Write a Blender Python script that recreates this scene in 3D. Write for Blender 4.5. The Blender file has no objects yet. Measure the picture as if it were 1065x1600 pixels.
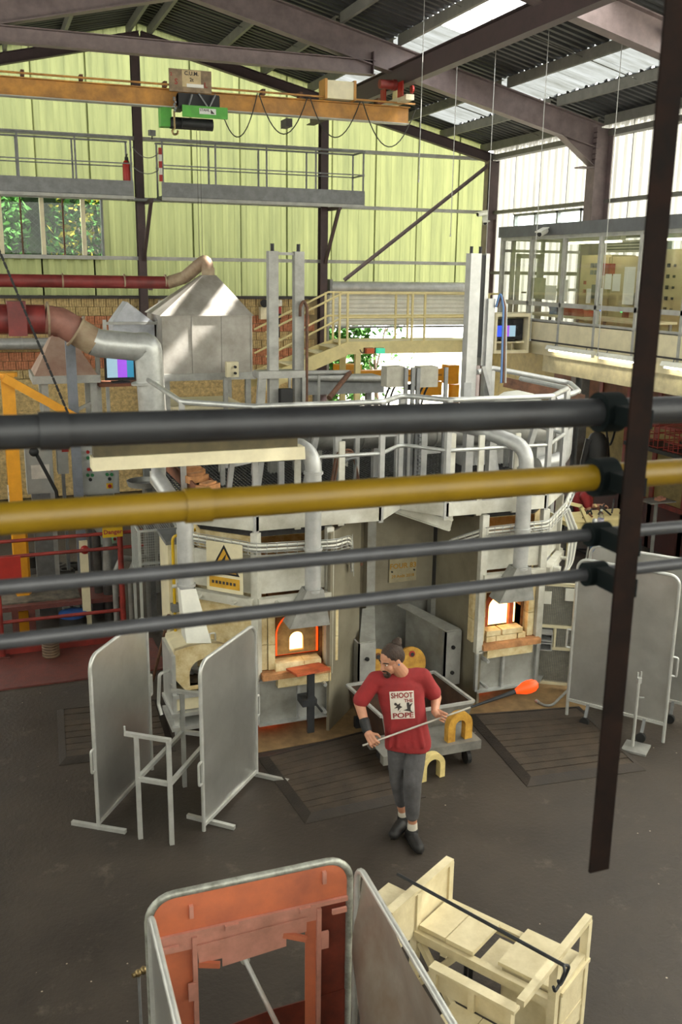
import bpy, math, random
from mathutils import Vector as V, Matrix
random.seed(7)
SC = bpy.context.scene
COL = SC.collection
PI = math.pi
R = math.radians

# ------------------------------------------------------------------ camera, sky, sun, exposure
YAW, PIT, ROLL, FPX, EYE = R(20.63), R(14.23), R(.76), 1486., 4.6
_f = V((math.sin(YAW) * math.cos(PIT), math.cos(YAW) * math.cos(PIT), -math.sin(PIT)))
_r0 = V((math.cos(YAW), -math.sin(YAW), 0))
_u0 = _r0.cross(_f)
_r = _r0 * math.cos(ROLL) + _u0 * math.sin(ROLL)
_u = _u0 * math.cos(ROLL) - _r0 * math.sin(ROLL)
EYEP = V((0, 0, EYE))
cd = bpy.data.cameras.new('camera')
cam = bpy.data.objects.new('camera', cd)
COL.objects.link(cam)
cam.matrix_world = Matrix(((_r.x, _u.x, -_f.x, 0), (_r.y, _u.y, -_f.y, 0), (_r.z, _u.z, -_f.z, EYE), (0, 0, 0, 1)))
cd.sensor_fit = 'VERTICAL'
cd.sensor_height = 36
cd.sensor_width = 24
cd.lens = 36 * FPX / 1600
cd.clip_start = .05
cd.dof.use_dof = True
cd.dof.focus_distance = 9.3
cd.dof.aperture_fstop = 5.6
SC.camera = cam

world = bpy.data.worlds.new('sky')
SC.world = world
world.use_nodes = True
bg = world.node_tree.nodes['Background']
bg.inputs[0].default_value = (1, .995, .98, 1)
bg.inputs[1].default_value = 9.0
sd = bpy.data.lights.new('sun', 'SUN')
sd.energy = 30
sd.angle = R(1.2)
sd.color = (1, .96, .88)
sun = bpy.data.objects.new('sun', sd)
COL.objects.link(sun)
SUN_DIR = V((-.70, .15, -.68)).normalized()        # from the right, high
sun.rotation_euler = SUN_DIR.to_track_quat('-Z', 'Y').to_euler()
SC.view_settings.view_transform = 'Standard'
SC.view_settings.look = 'None'
SC.view_settings.gamma = 1
SC.view_settings.use_curve_mapping = False
SC.view_settings.exposure = 0.45
try:
    SC.cycles.max_bounces = 10
    SC.cycles.diffuse_bounces = 6
    SC.cycles.transparent_max_bounces = 12
    SC.cycles.sample_clamp_indirect = 4
except Exception:
    pass

# ------------------------------------------------------------------ a point of the place from a pixel of the photo
def ray(x, y): return _f * FPX + _r * (x - 532.5) - _u * (y - 800)
def gz(x, y, z=0.):
    d = ray(x, y); return EYEP + d * ((z - EYE) / d.z)
def gy(x, y, Y):
    d = ray(x, y); return EYEP + d * (Y / d.y)
def gx(x, y, X):
    d = ray(x, y); return EYEP + d * (X / d.x)

# ------------------------------------------------------------------ materials
def lin(h):
    if isinstance(h, str):
        h = h.lstrip('#'); c = [int(h[i:i + 2], 16) / 255 for i in (0, 2, 4)]
        return tuple((v / 12.92 if v <= .04045 else ((v + .055) / 1.055) ** 2.4) for v in c)
    return h
MATS = {}
def mat(name, col, rough=.55, metal=0., var=.18, scale=6., bump=.0, bscale=40., col2=None, spec=.5, stain=None, stretch=(1, 1, 1), streak=.5):
    """noise-varied principled material; col2 is a second colour worn or stained into the first"""
    if name in MATS: return MATS[name]
    m = bpy.data.materials.new(name); m.use_nodes = True
    nt = m.node_tree; N = nt.nodes; L = nt.links
    p = N['Principled BSDF']
    c = lin(col)
    tc = N.new('ShaderNodeTexCoord'); mp = N.new('ShaderNodeMapping'); mp.inputs['Scale'].default_value = stretch
    L.new(tc.outputs['Object'], mp.inputs['Vector'])
    nz = N.new('ShaderNodeTexNoise'); nz.inputs['Scale'].default_value = scale; nz.inputs['Detail'].default_value = 6; nz.inputs['Roughness'].default_value = .65
    L.new(mp.outputs[0], nz.inputs['Vector'])
    rp = N.new('ShaderNodeValToRGB')
    c2 = lin(col2) if col2 else tuple(v * (1 - var * 1.6) for v in c)
    e = rp.color_ramp.elements
    e[0].position = .33; e[1].position = .33 + .34 * (streak * 2 if streak < .5 else 1)
    e[0].color = (*c2, 1); e[1].color = (*[min(1, v * (1 + var * .35)) for v in c], 1)
    L.new(nz.outputs['Fac'], rp.inputs[0])
    L.new(rp.outputs[0], p.inputs['Base Color'])
    p.inputs['Roughness'].default_value = rough
    p.inputs['Metallic'].default_value = metal
    p.inputs['Specular IOR Level'].default_value = spec
    mr = N.new('ShaderNodeMapRange'); mr.inputs[3].default_value = max(.05, rough - .12); mr.inputs[4].default_value = min(1, rough + .15)
    L.new(nz.outputs['Fac'], mr.inputs[0]); L.new(mr.outputs[0], p.inputs['Roughness'])
    if bump:
        n2 = N.new('ShaderNodeTexNoise'); n2.inputs['Scale'].default_value = bscale; n2.inputs['Detail'].default_value = 4
        L.new(mp.outputs[0], n2.inputs['Vector'])
        b = N.new('ShaderNodeBump'); b.inputs['Strength'].default_value = bump; b.inputs['Distance'].default_value = .02
        L.new(n2.outputs['Fac'], b.inputs['Height']); L.new(b.outputs[0], p.inputs['Normal'])
    MATS[name] = m
    return m
def emit(name, col, strength):
    if name in MATS: return MATS[name]
    m = bpy.data.materials.new(name); m.use_nodes = True
    nt = m.node_tree; N = nt.nodes
    p = N['Principled BSDF']; c = lin(col)
    nz = N.new('ShaderNodeTexNoise'); nz.inputs['Scale'].default_value = 9
    rp = N.new('ShaderNodeValToRGB'); rp.color_ramp.elements[0].color = (*[v * .8 for v in c], 1); rp.color_ramp.elements[1].color = (*c, 1)
    nt.links.new(nz.outputs['Fac'], rp.inputs[0]); nt.links.new(rp.outputs[0], p.inputs['Emission Color'])
    p.inputs['Base Color'].default_value = (*[v * .4 for v in c], 1)
    p.inputs['Emission Strength'].default_value = strength
    MATS[name] = m
    return m
def sheeting(name, col, col2, dens=.75, clear=0., streakscale=(6, 6, .5)):
    """fibreglass sheet: light shines through it; stained in streaks down its length"""
    if name in MATS: return MATS[name]
    m = bpy.data.materials.new(name); m.use_nodes = True
    nt = m.node_tree; N = nt.nodes; L = nt.links
    N.remove(N['Principled BSDF']); out = N['Material Output']
    tc = N.new('ShaderNodeTexCoord'); mp = N.new('ShaderNodeMapping'); mp.inputs['Scale'].default_value = streakscale
    L.new(tc.outputs['Object'], mp.inputs['Vector'])
    nz = N.new('ShaderNodeTexNoise'); nz.inputs['Scale'].default_value = 1.; nz.inputs['Detail'].default_value = 7; nz.inputs['Roughness'].default_value = .7
    L.new(mp.outputs[0], nz.inputs['Vector'])
    rp = N.new('ShaderNodeValToRGB'); e = rp.color_ramp.elements
    e[0].position = .25; e[1].position = .62
    e[0].color = (*lin(col2), 1); e[1].color = (*lin(col), 1)
    L.new(nz.outputs['Fac'], rp.inputs[0])
    tr = N.new('ShaderNodeBsdfTranslucent'); df = N.new('ShaderNodeBsdfDiffuse'); mx = N.new('ShaderNodeMixShader')
    L.new(rp.outputs[0], tr.inputs[0]); L.new(rp.outputs[0], df.inputs[0])
    mx.inputs[0].default_value = dens
    L.new(df.outputs[0], mx.inputs[1]); L.new(tr.outputs[0], mx.inputs[2])
    last = mx
    if clear:
        tp = N.new('ShaderNodeBsdfTransparent'); m2 = N.new('ShaderNodeMixShader'); m2.inputs[0].default_value = clear
        L.new(mx.outputs[0], m2.inputs[1]); L.new(tp.outputs[0], m2.inputs[2]); last = m2
    L.new(last.outputs[0], out.inputs[0])
    MATS[name] = m
    return m
def glass(name, tint=(.9, .95, .93), refl=.12):
    if name in MATS: return MATS[name]
    m = bpy.data.materials.new(name); m.use_nodes = True
    nt = m.node_tree; N = nt.nodes; L = nt.links
    N.remove(N['Principled BSDF']); out = N['Material Output']
    tp = N.new('ShaderNodeBsdfTransparent'); tp.inputs[0].default_value = (*tint, 1)
    gl = N.new('ShaderNodeBsdfGlossy'); gl.inputs['Roughness'].default_value = .04
    mx = N.new('ShaderNodeMixShader'); fr = N.new('ShaderNodeFresnel'); fr.inputs[0].default_value = 1.45
    ad = N.new('ShaderNodeMath'); ad.operation = 'MULTIPLY_ADD'; ad.inputs[1].default_value = .3; ad.inputs[2].default_value = refl * .08
    L.new(fr.outputs[0], ad.inputs[0]); L.new(ad.outputs[0], mx.inputs[0])
    L.new(tp.outputs[0], mx.inputs[1]); L.new(gl.outputs[0], mx.inputs[2]); L.new(mx.outputs[0], out.inputs[0])
    MATS[name] = m
    return m

# ------------------------------------------------------------------ mesh builder
def frame(d, up=None):
    d = d.normalized()
    up = up or V((0, 0, 1))
    if abs(d.dot(up)) > .98: up = V((0, 1, 0)) if abs(d.y) < .9 else V((1, 0, 0))
    a = d.cross(up).normalized()
    return a, a.cross(d).normalized()       # side, up
class MB:
    def __init__(s, M=None): s.v = []; s.f = []; s.M = M
    def add(s, vs, fs):
        k = len(s.v)
        s.v += [s.M @ V(p) for p in vs] if s.M else [V(p) for p in vs]
        s.f += [tuple(k + i for i in q) for q in fs]; return s
    def box(s, x0, x1, y0, y1, z0, z1):
        return s.add([(x, y, z) for z in (z0, z1) for y in (y0, y1) for x in (x0, x1)],
                     [(0, 2, 3, 1), (4, 5, 7, 6), (0, 1, 5, 4), (2, 6, 7, 3), (0, 4, 6, 2), (1, 3, 7, 5)])
    def cbox(s, c, sx, sy, sz, rz=0., tilt=None):
        m = Matrix.Translation(V(c)) @ Matrix.Rotation(rz, 4, 'Z')
        if tilt: m = m @ Matrix.Rotation(tilt[0], 4, tilt[1])
        ps = [m @ V((x * sx / 2, y * sy / 2, z * sz / 2)) for z in (-1, 1) for y in (-1, 1) for x in (-1, 1)]
        return s.add(ps, [(0, 2, 3, 1), (4, 5, 7, 6), (0, 1, 5, 4), (2, 6, 7, 3), (0, 4, 6, 2), (1, 3, 7, 5)])
    def sweep(s, prof, p0, p1, up=None):
        """closed 2-D outline (side, up) pushed from p0 to p1"""
        p0, p1 = V(p0), V(p1); a, b = frame(p1 - p0, V(up) if up is not None else None)
        n = len(prof); vs = [p + a * q[0] + b * q[1] for p in (p0, p1) for q in prof]
        fs = [(i, (i + 1) % n, n + (i + 1) % n, n + i) for i in range(n)]
        fs += [tuple(range(n - 1, -1, -1)), tuple(range(n, 2 * n))]
        return s.add(vs, fs)
    def bar(s, p0, p1, w, h=None, up=None):
        h = h or w
        return s.sweep([(-w / 2, -h / 2), (w / 2, -h / 2), (w / 2, h / 2), (-w / 2, h / 2)], p0, p1, up)
    def ibeam(s, p0, p1, h, w, t=.012, up=None):
        a, b, k = w / 2, h / 2, t / 2
        return s.sweep([(-a, -b), (a, -b), (a, -b + t), (k, -b + t), (k, b - t), (a, b - t), (a, b), (-a, b), (-a, b - t), (-k, b - t), (-k, -b + t), (-a, -b + t)], p0, p1, up)
    def angle(s, p0, p1, w, t=.006, up=None, sx=1, sy=1):
        q = [(0, 0), (sx * w, 0), (sx * w, sy * t), (sx * t, sy * t), (sx * t, sy * w), (0, sy * w)]
        if sx * sy < 0: q = q[::-1]
        return s.sweep(q, p0, p1, up)
    def tube(s, pts, r, seg=10, cap=True, r1=None, closed=False):
        pts = [V(p) for p in pts]; n = len(pts); rings = []
        d0 = (pts[1] - pts[0]).normalized(); a, b = frame(d0)
        for i, p in enumerate(pts):
            if closed: din = (p - pts[i - 1]).normalized(); dout = (pts[(i + 1) % n] - p).normalized()
            else:
                din = (p - pts[i - 1]).normalized() if i else d0
                dout = (pts[i + 1] - p).normalized() if i < n - 1 else din
            t = (din + dout)
            t = t.normalized() if t.length > 1e-6 else din
            a = (a - t * a.dot(t)).normalized(); b = t.cross(a)
            rr = r if r1 is None else r + (r1 - r) * i / (n - 1)
            c = max(.5, t.dot(din)); 
            bn = (dout - din); bn = bn - t * bn.dot(t)
            k = 1 / c
            ring = []
            for j in range(seg):
                th = 2 * PI * j / seg; o = a * math.cos(th) + b * math.sin(th)
                if bn.length > 1e-5 and k > 1.001:
                    e = bn.normalized(); o = o + e * (o.dot(e) * (k - 1))
                ring.append(p + o * rr)
            rings.append(ring)
        vs = [q for g in rings for q in g]; fs = []
        for i in range(n if closed else n - 1):
            i2 = (i + 1) % n
            for j in range(seg):
                fs.append((i * seg + j, i * seg + (j + 1) % seg, i2 * seg + (j + 1) % seg, i2 * seg + j))
        if cap and not closed: fs += [tuple(range(seg - 1, -1, -1)), tuple((n - 1) * seg + j for j in range(seg))]
        return s.add(vs, fs)
    def cyl(s, p0, p1, r, seg=16, r1=None, cap=True): return s.tube([p0, p1], r, seg, cap, r1)
    def lathe(s, c, prof, seg=16, axis=None, cap=True):
        """prof: (radius, height) along axis from c"""
        c = V(c); ax = V(axis).normalized() if axis is not None else V((0, 0, 1)); a, b = frame(ax)
        vs = []; fs = []
        for (r, h) in prof:
            for j in range(seg):
                th = 2 * PI * j / seg
                vs.append(c + ax * h + (a * math.cos(th) + b * math.sin(th)) * r)
        m = len(prof)
        for i in range(m - 1):
            for j in range(seg): fs.append((i * seg + j, i * seg + (j + 1) % seg, (i + 1) * seg + (j + 1) % seg, (i + 1) * seg + j))
        if cap: fs += [tuple(range(seg - 1, -1, -1)), tuple((m - 1) * seg + j for j in range(seg))]
        return s.add(vs, fs)
    def prism(s, poly, n):
        """polygon of 3-D points pushed along vector n"""
        n = V(n); k = len(poly); vs = [V(p) for p in poly] + [V(p) + n for p in poly]
        return s.add(vs, [(i, (i + 1) % k, k + (i + 1) % k, k + i) for i in range(k)] + [tuple(range(k - 1, -1, -1)), tuple(range(k, 2 * k))])
    def ngon_hole(s, outer, inner, n):
        """plate with a hole: outer and inner loops with equal counts"""
        n = V(n); k = len(outer); o = [V(p) for p in outer]; i = [V(p) for p in inner]
        vs = o + i + [p + n for p in o] + [p + n for p in i]; fs = []
        for j in range(k):
            q = (j + 1) % k
            fs += [(j, q, k + q, k + j), (2 * k + j, 3 * k + j, 3 * k + q, 2 * k + q), (j, 2 * k + j, 2 * k + q, q), (k + j, k + q, 3 * k + q, 3 * k + j)]
        return s.add(vs, fs)
    def ball(s, c, r, seg=14, rings=8, sc=(1, 1, 1)):
        vs = []; fs = []; c = V(c)
        for i in range(rings + 1):
            ph = PI * i / rings
            for j in range(seg):
                th = 2 * PI * j / seg
                vs.append(c + V((math.sin(ph) * math.cos(th) * sc[0], math.sin(ph) * math.sin(th) * sc[1], math.cos(ph) * sc[2])) * r)
        for i in range(rings):
            for j in range(seg): fs.append((i * seg + j, (i + 1) * seg + j, (i + 1) * seg + (j + 1) % seg, i * seg + (j + 1) % seg))
        return s.add(vs, fs)
    def build(s, name, m, parent=None, smooth=False, label=None, kind=None):
        o0 = wloc(parent) if parent else V((0, 0, 0))
        if not parent and s.v:      # origin at the base of a thing that is one mesh
            xs = [p.x for p in s.v]; ys = [p.y for p in s.v]
            o0 = V(((min(xs) + max(xs)) / 2, (min(ys) + max(ys)) / 2, min(p.z for p in s.v)))
        me = bpy.data.meshes.new(name)
        me.from_pydata([tuple(p - o0) for p in s.v], [], s.f)
        me.update()
        fix_normals(me)
        if smooth:
            me.polygons.foreach_set('use_smooth', [True] * len(me.polygons))
            me.set_sharp_from_angle(angle=R(38))
        me.materials.append(MATS[m] if isinstance(m, str) else m)
        o = bpy.data.objects.new(name, me); COL.objects.link(o)
        if parent: o.parent = parent
        else: o.location = o0
        if label: o['label'] = label
        if kind: o['kind'] = kind
        return o
import bmesh
def fix_normals(me):
    if len(me.polygons) > 60000: return
    b = bmesh.new(); b.from_mesh(me); bmesh.ops.recalc_face_normals(b, faces=b.faces); b.to_mesh(me); b.free()
def wloc(o):
    l = V((0, 0, 0))
    while o: l += o.location; o = o.parent
    return l
def tag(o, label, cat, group=None):
    o['label'] = label; o['category'] = cat
    if group: o['group'] = group
    return o
def thing(name, label, cat, loc=(0, 0, 0), group=None):
    o = bpy.data.objects.new(name, None); COL.objects.link(o); o.location = V(loc); o.empty_display_size = .1
    return tag(o, label, cat, group)
def setting(name, loc=(0, 0, 0)):
    o = bpy.data.objects.new(name, None); COL.objects.link(o); o.location = V(loc); o['kind'] = 'structure'
    return o
def struct(o): o['kind'] = 'structure'; return o
def piece(name, me, parent, loc, rot=None, scale=None):
    """one of many alike pieces sharing a mesh; loc in world"""
    o = bpy.data.objects.new(name, me); COL.objects.link(o); o.parent = parent; o.location = V(loc) - wloc(parent)
    if rot: o.rotation_euler = rot
    if scale: o.scale = scale
    return o
def mesh_of(mb, name, m):
    me = bpy.data.meshes.new(name); me.from_pydata([tuple(p) for p in mb.v], [], mb.f); me.update(); fix_normals(me)
    me.materials.append(MATS[m] if isinstance(m, str) else m); return me
def copy_tree(o, parent=None, off=None):
    c = o.copy(); COL.objects.link(c); c.parent = parent
    if off is not None: c.location = c.location + V(off)
    for ch in list(o.children): copy_tree(ch, c)
    return c
def fillet(pts, r, n=5):
    """round the corners of a polyline"""
    pts = [V(p) for p in pts]; out = [pts[0]]
    for i in range(1, len(pts) - 1):
        p = pts[i]; a = (pts[i - 1] - p); b = (pts[i + 1] - p)
        ang = a.angle(b); d = min(r / max(.05, math.tan(ang / 2)), a.length * .49, b.length * .49)
        A = p + a.normalized() * d; B = p + b.normalized() * d
        for k in range(n + 1):
            t = k / n; out.append(A * (1 - t) ** 2 + p * 2 * t * (1 - t) + B * t * t)
    return out + [pts[-1]]
def text(name, s, m, parent, at, right, up, size, extrude=.002, align='CENTER', bold=0.):
    """flat lettering as a mesh; at in world, right and up are its axes"""
    cu = bpy.data.curves.new(name, 'FONT'); cu.body = s; cu.size = size; cu.extrude = extrude; cu.align_x = align; cu.align_y = 'CENTER'; cu.offset = bold
    cu.resolution_u = 2
    o = bpy.data.objects.new(name, cu); COL.objects.link(o)
    dg = bpy.context.evaluated_depsgraph_get(); me = bpy.data.meshes.new_from_object(o.evaluated_get(dg))
    bpy.data.objects.remove(o)
    x = V(right).normalized(); y = V(up); y = (y - x * y.dot(x)).normalized(); z = x.cross(y)
    M = Matrix(((x.x, y.x, z.x, 0), (x.y, y.y, z.y, 0), (x.z, y.z, z.z, 0), (0, 0, 0, 1)))
    me.transform(M); me.materials.clear(); me.materials.append(MATS[m])
    t = bpy.data.objects.new(name, me); COL.objects.link(t)
    t.parent = parent; t.location = V(at) - (wloc(parent) if parent else V())
    return t
# ------------------------------------------------------------------ palette
mat('concrete', '#3d362f', .55, 0, .3, 1.3, .25, 30, col2='#2f2924', spec=.4)
mat('outside_ground', '#b9b2a0', .9)
mat('brick_tan', '#d6bb84', .8, 0, .3, 14, .3, 60)
mat('brick_orange', '#d68e68', .8, 0, .3, 14, .3, 60)
mat('mortar', '#9a8a66', .9)
mat('mauve_steel', '#7d6e6d', .55, .0, .2, 5)
mat('dark_mauve', '#4a3a3b', .6, 0, .2, 5)
mat('grey_steel', '#7d7f80', .5, .2, .2, 7)
mat('pale_steel', '#a9a9a4', .5, .2, .18, 5)
mat('galv', '#c0c2c0', .36, .5, .15, 9)
mat('alu_paint', '#b8b9b8', .42, .35, .15, 6)
mat('alu_dull', '#9a9a96', .5, .35, .25, 5)
mat('roof_sheet', '#3a3b3c', .6, .1, .3, 3)
mat('purlin', '#77756d', .6, .1, .2, 4)
mat('purlin_dark', '#3f3b39', .65, .1, .2, 4)
mat('white_paint', '#dcdcd2', .5, 0, .1, 5)
mat('cream', '#d9ca93', .55, 0, .12, 5)
mat('cream_pale', '#d8cfae', .55, 0, .1, 5)
mat('refractory', '#d9cda6', .85, 0, .2, 7, .3, 30, col2='#b99f6b')
mat('black', '#17181a', .6)
mat('black_rubber', '#1d1d1d', .75)
mat('dark_wood', '#453a2f', .75, 0, .35, 4, .3, 50, stretch=(1, 1, 1))
mat('red_paint', '#8f2f27', .5, 0, .2, 6, col2='#6a2520')
mat('red_bright', '#a82419', .5, 0, .15, 6)
def speckle(name, col):
    """pale chips and scuffs on the floor"""
    m = MATS[name]; N = m.node_tree.nodes; L = m.node_tree.links; p = N['Principled BSDF']; src = p.inputs['Base Color'].links[0].from_socket
    tc = N.new('ShaderNodeTexCoord'); vo = N.new('ShaderNodeTexVoronoi'); vo.inputs['Scale'].default_value = 9; L.new(tc.outputs['Object'], vo.inputs['Vector'])
    lt = N.new('ShaderNodeMath'); lt.operation = 'LESS_THAN'; lt.inputs[1].default_value = .06; L.new(vo.outputs['Distance'], lt.inputs[0])
    n2 = N.new('ShaderNodeTexNoise'); n2.inputs['Scale'].default_value = .9; n2.inputs['Detail'].default_value = 3; L.new(tc.outputs['Object'], n2.inputs['Vector'])
    g2 = N.new('ShaderNodeMath'); g2.operation = 'GREATER_THAN'; g2.inputs[1].default_value = .56; L.new(n2.outputs['Fac'], g2.inputs[0])
    mu = N.new('ShaderNodeMath'); mu.operation = 'MULTIPLY'; L.new(lt.outputs[0], mu.inputs[0]); L.new(g2.outputs[0], mu.inputs[1])
    n3 = N.new('ShaderNodeTexNoise'); n3.inputs['Scale'].default_value = 3.2; n3.inputs['Detail'].default_value = 9; n3.inputs['Roughness'].default_value = .75; L.new(tc.outputs['Object'], n3.inputs['Vector'])
    g3 = N.new('ShaderNodeMapRange'); g3.inputs[1].default_value = .58; g3.inputs[2].default_value = .78; g3.inputs[4].default_value = .22; L.new(n3.outputs['Fac'], g3.inputs[0])
    ad = N.new('ShaderNodeMath'); ad.operation = 'MAXIMUM'; L.new(mu.outputs[0], ad.inputs[0]); L.new(g3.outputs[0], ad.inputs[1])
    mx = N.new('ShaderNodeMix'); mx.data_type = 'RGBA'; L.new(ad.outputs[0], mx.inputs[0]); L.new(src, mx.inputs[6]); mx.inputs[7].default_value = (*lin(col), 1); L.new(mx.outputs[2], p.inputs['Base Color'])
speckle('concrete', '#a59a88')
mat('red_plate', '#6d3a33', .6, .1, .35, 12, .4, 90, col2='#57302b')
mat('orange_crane', '#b98437', .5, 0, .2, 4, col2='#8a5f26')
mat('yellow_machine', '#e09b1c', .45, 0, .12, 5)
mat('yellow_gas', '#cda70f', .45, 0, .1, 5)
mat('green_paint', '#4c9e35', .5, 0, .12, 8)
mat('brass', '#8c7a55', .4, .8)
mat('paper', '#e4e2da', .8, 0, .05)
mat('rust', '#6b4a38', .8, 0, .4, 8)
mat('blue_paint', '#4c74a8', .45, 0, .15, 6)
mat('brown_panel', '#7b4a32', .7, 0, .3, 5)
mat('tan_panel', '#9c8a58', .75, 0, .25, 5)
sheeting('sheet_green', '#656946', '#50553a', .8)
sheeting('sheet_side', '#a8a8a0', '#8c8c86', .85)  # unseen left and front walls, transmission raised to serve as fill light
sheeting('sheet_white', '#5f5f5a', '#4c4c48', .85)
sheeting('sheet_white_fill', '#b0b0a8', '#9a9a92', .9)  # same right-wall sheeting, made more translucent out of view as added fill
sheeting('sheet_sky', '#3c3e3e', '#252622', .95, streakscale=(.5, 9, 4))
sheeting('sheet_sky_fill', '#c4c6c4', '#a6a7a3', .95, streakscale=(.6, 8, 4))  # same skylights, unseen bays brightened to light the interior
sheeting('sheet_clear', '#e5e8e8', '#c8cccc', .9, clear=.85)
glass('pane')
glass('pane_office', (.95, .96, .94), .0)

# ------------------------------------------------------------------ floor, walls, roof
XR, YB, XC, EAVE, SL = 11.0, 20.0, 3.25, 7.3, .235
def roofz(x): return EAVE + SL * (XR - XC) - SL * abs(x - XC)
floor = struct(MB().box(-4.6, 11.2, -3, 20.3, -.25, 0).build('floor', 'concrete'))
g = MB().box(-30, 40, 20.3, 60, -.4, -.02).box(11.2, 40, -3, 20.3, -.4, -.02)
struct(g.build('floor_yard', 'outside_ground'))

wall_rear = setting('wall_rear', (3.25, YB, 0))
b = MB()
b.box(-4.5, 7.02, YB + .06, YB + .25, 0, 4.02)           # masonry behind the brick faces
b.build('masonry', 'mortar', wall_rear)
# grooved blocks, laid in pairs of courses, tan and orange
def block_mesh(m):
    k = MB(); w, h, n = .228, .162, 5
    k.box(-w / 2, w / 2, .02, .10, 0, h)
    for i in range(n):
        a = -w / 2 + w * i / n
        k.box(a + .004, a + w / n - .004, .0, .03, 0, h)
    return mesh_of(k, 'brick', m)
bm_t, bm_o = block_mesh('brick_tan'), block_mesh('brick_orange')
nb = 0
for row in range(9):
    z = 4.05 - .035 - .175 * (row + 1)
    for i in range(33):
        x = -.1 + .24 * i - (.12 if row % 2 else 0)
        if x < -.05 or x > 6.85 or nb >= 300: continue
        piece('brick', bm_o if (row % 4) in (2, 3) else bm_t, wall_rear, (x, YB, z)); nb += 1
lowb = MB().box(-4.4, 6.98, YB + .01, YB + .1, 0, 2.42)
for i in range(13): lowb.box(-4.4, 6.98, YB - .005, YB + .05, .01 + .18 * i, .17 + .18 * i)
lowb.build('lower_courses', 'brick_tan', wall_rear, kind='stuff')
# translucent ribbed sheets, one metre each, up to the gable
def rib_sheet(x0, x1, zb, ztop, y, per=.25, dep=.018):
    """vertical ribbed sheet in the XZ plane; ztop is a function of x"""
    prof = []; x = x0
    while x < x1 - 1e-4:
        for dx, dy in ((0, 0), (.12, 0), (.15, dep), (.22, dep)):
            if x + dx < x1: prof.append((x + dx, dy))
        x += per
    prof.append((x1, 0))
    m = MB(); vs = []; fs = []
    for (px, dy) in prof: vs += [(px, y + dy, zb(px) if callable(zb) else zb), (px, y + dy, ztop(px))]
    for i in range(len(prof) - 1): fs.append((2 * i, 2 * i + 2, 2 * i + 3, 2 * i + 1))
    return m.add(vs, fs)
gab = lambda x: roofz(x) + .03
for i in range(-5, 8):
    x0, x1 = XC + i - .03, XC + i + 1.0
    x1 = min(x1, 10.95)
    zb = 4.05
    if x0 >= .2 and x1 <= 3.3: zb = 5.93
    o = rib_sheet(x0, x1, zb, gab, YB + .02 + (.012 if i % 2 else 0)).build('sheet', 'sheet_green', wall_rear)
    if x0 >= .2 and x1 <= 3.3:
        rib_sheet(x0, x1, 4.05, lambda x: 4.82, YB + .02).build('sheet', 'sheet_green', wall_rear)
rib_sheet(2.42, 3.25, 4.82, lambda x: 5.95, YB + .022).build('sheet', 'sheet_green', wall_rear)
# girts across the sheets
for z, h in ((4.79, .07), (5.92, .07), (7.05, .07)):
    segs = [(-4.4, 10.9)] if z != 7.05 else [(-4.4, 10.9)]
    for a, c in segs: MB().box(a, c, YB - .10, YB + .01, z - h / 2, z + h / 2).build('girt', 'pale_steel', wall_rear)
MB().box(-4.4, 7.05, YB - .13, YB + .08, 4.0, 4.06).build('sill_rail', 'purlin_dark', wall_rear)
MB().box(10.75, 11.0, YB, YB + .2, 0, 4.1).build('jamb', 'pale_steel', wall_rear)
MB().box(7.02, 10.98, YB + .02, YB + .1, 4.02, 4.12).build('lintel', 'purlin_dark', wall_rear)

wall_right = setting('wall_right', (XR, 8, 0))
def rib_sheet_y(y0, y1, z0, z1, x, per=.25, dep=.045):
    prof = []; y = y0
    while y < y1 - 1e-4:
        for dy, dx in ((0, 0), (.12, 0), (.15, dep), (.22, dep)):
            if y + dy < y1: prof.append((y + dy, dx))
        y += per
    prof.append((y1, 0)); vs = []; fs = []
    for (py, dx) in prof: vs += [(x + dx, py, z0), (x + dx, py, z1)]
    for i in range(len(prof) - 1): fs.append((2 * i, 2 * i + 2, 2 * i + 3, 2 * i + 1))
    return MB().add(vs, fs)
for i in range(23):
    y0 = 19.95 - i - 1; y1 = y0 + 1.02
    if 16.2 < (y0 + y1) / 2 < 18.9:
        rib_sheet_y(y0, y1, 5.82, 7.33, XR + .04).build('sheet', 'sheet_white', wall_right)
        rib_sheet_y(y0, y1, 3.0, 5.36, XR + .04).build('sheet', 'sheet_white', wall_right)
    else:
        rib_sheet_y(y0, y1, 3.0, 7.33, XR + .04).build('sheet', 'sheet_white' if y0 > 9.5 else 'sheet_white_fill', wall_right)
for z in (5.9, 4.6):
    MB().box(XR - .1, XR + .02, 4, 19.9, z - .035, z + .035).build('girt', 'purlin', wall_right)
MB().box(XR - .12, XR + .05, 4, 19.95, 7.02, 7.12).build('eaves_beam', 'purlin', wall_right)
MB().box(XR + .02, XR + .2, -3, 19.95, 0, 3.02).build('masonry', 'tan_panel', wall_right)
MB().box(XR - .03, XR + .06, 4, 19.95, 2.95, 3.05).build('sill_rail', 'purlin_dark', wall_right)
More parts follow.
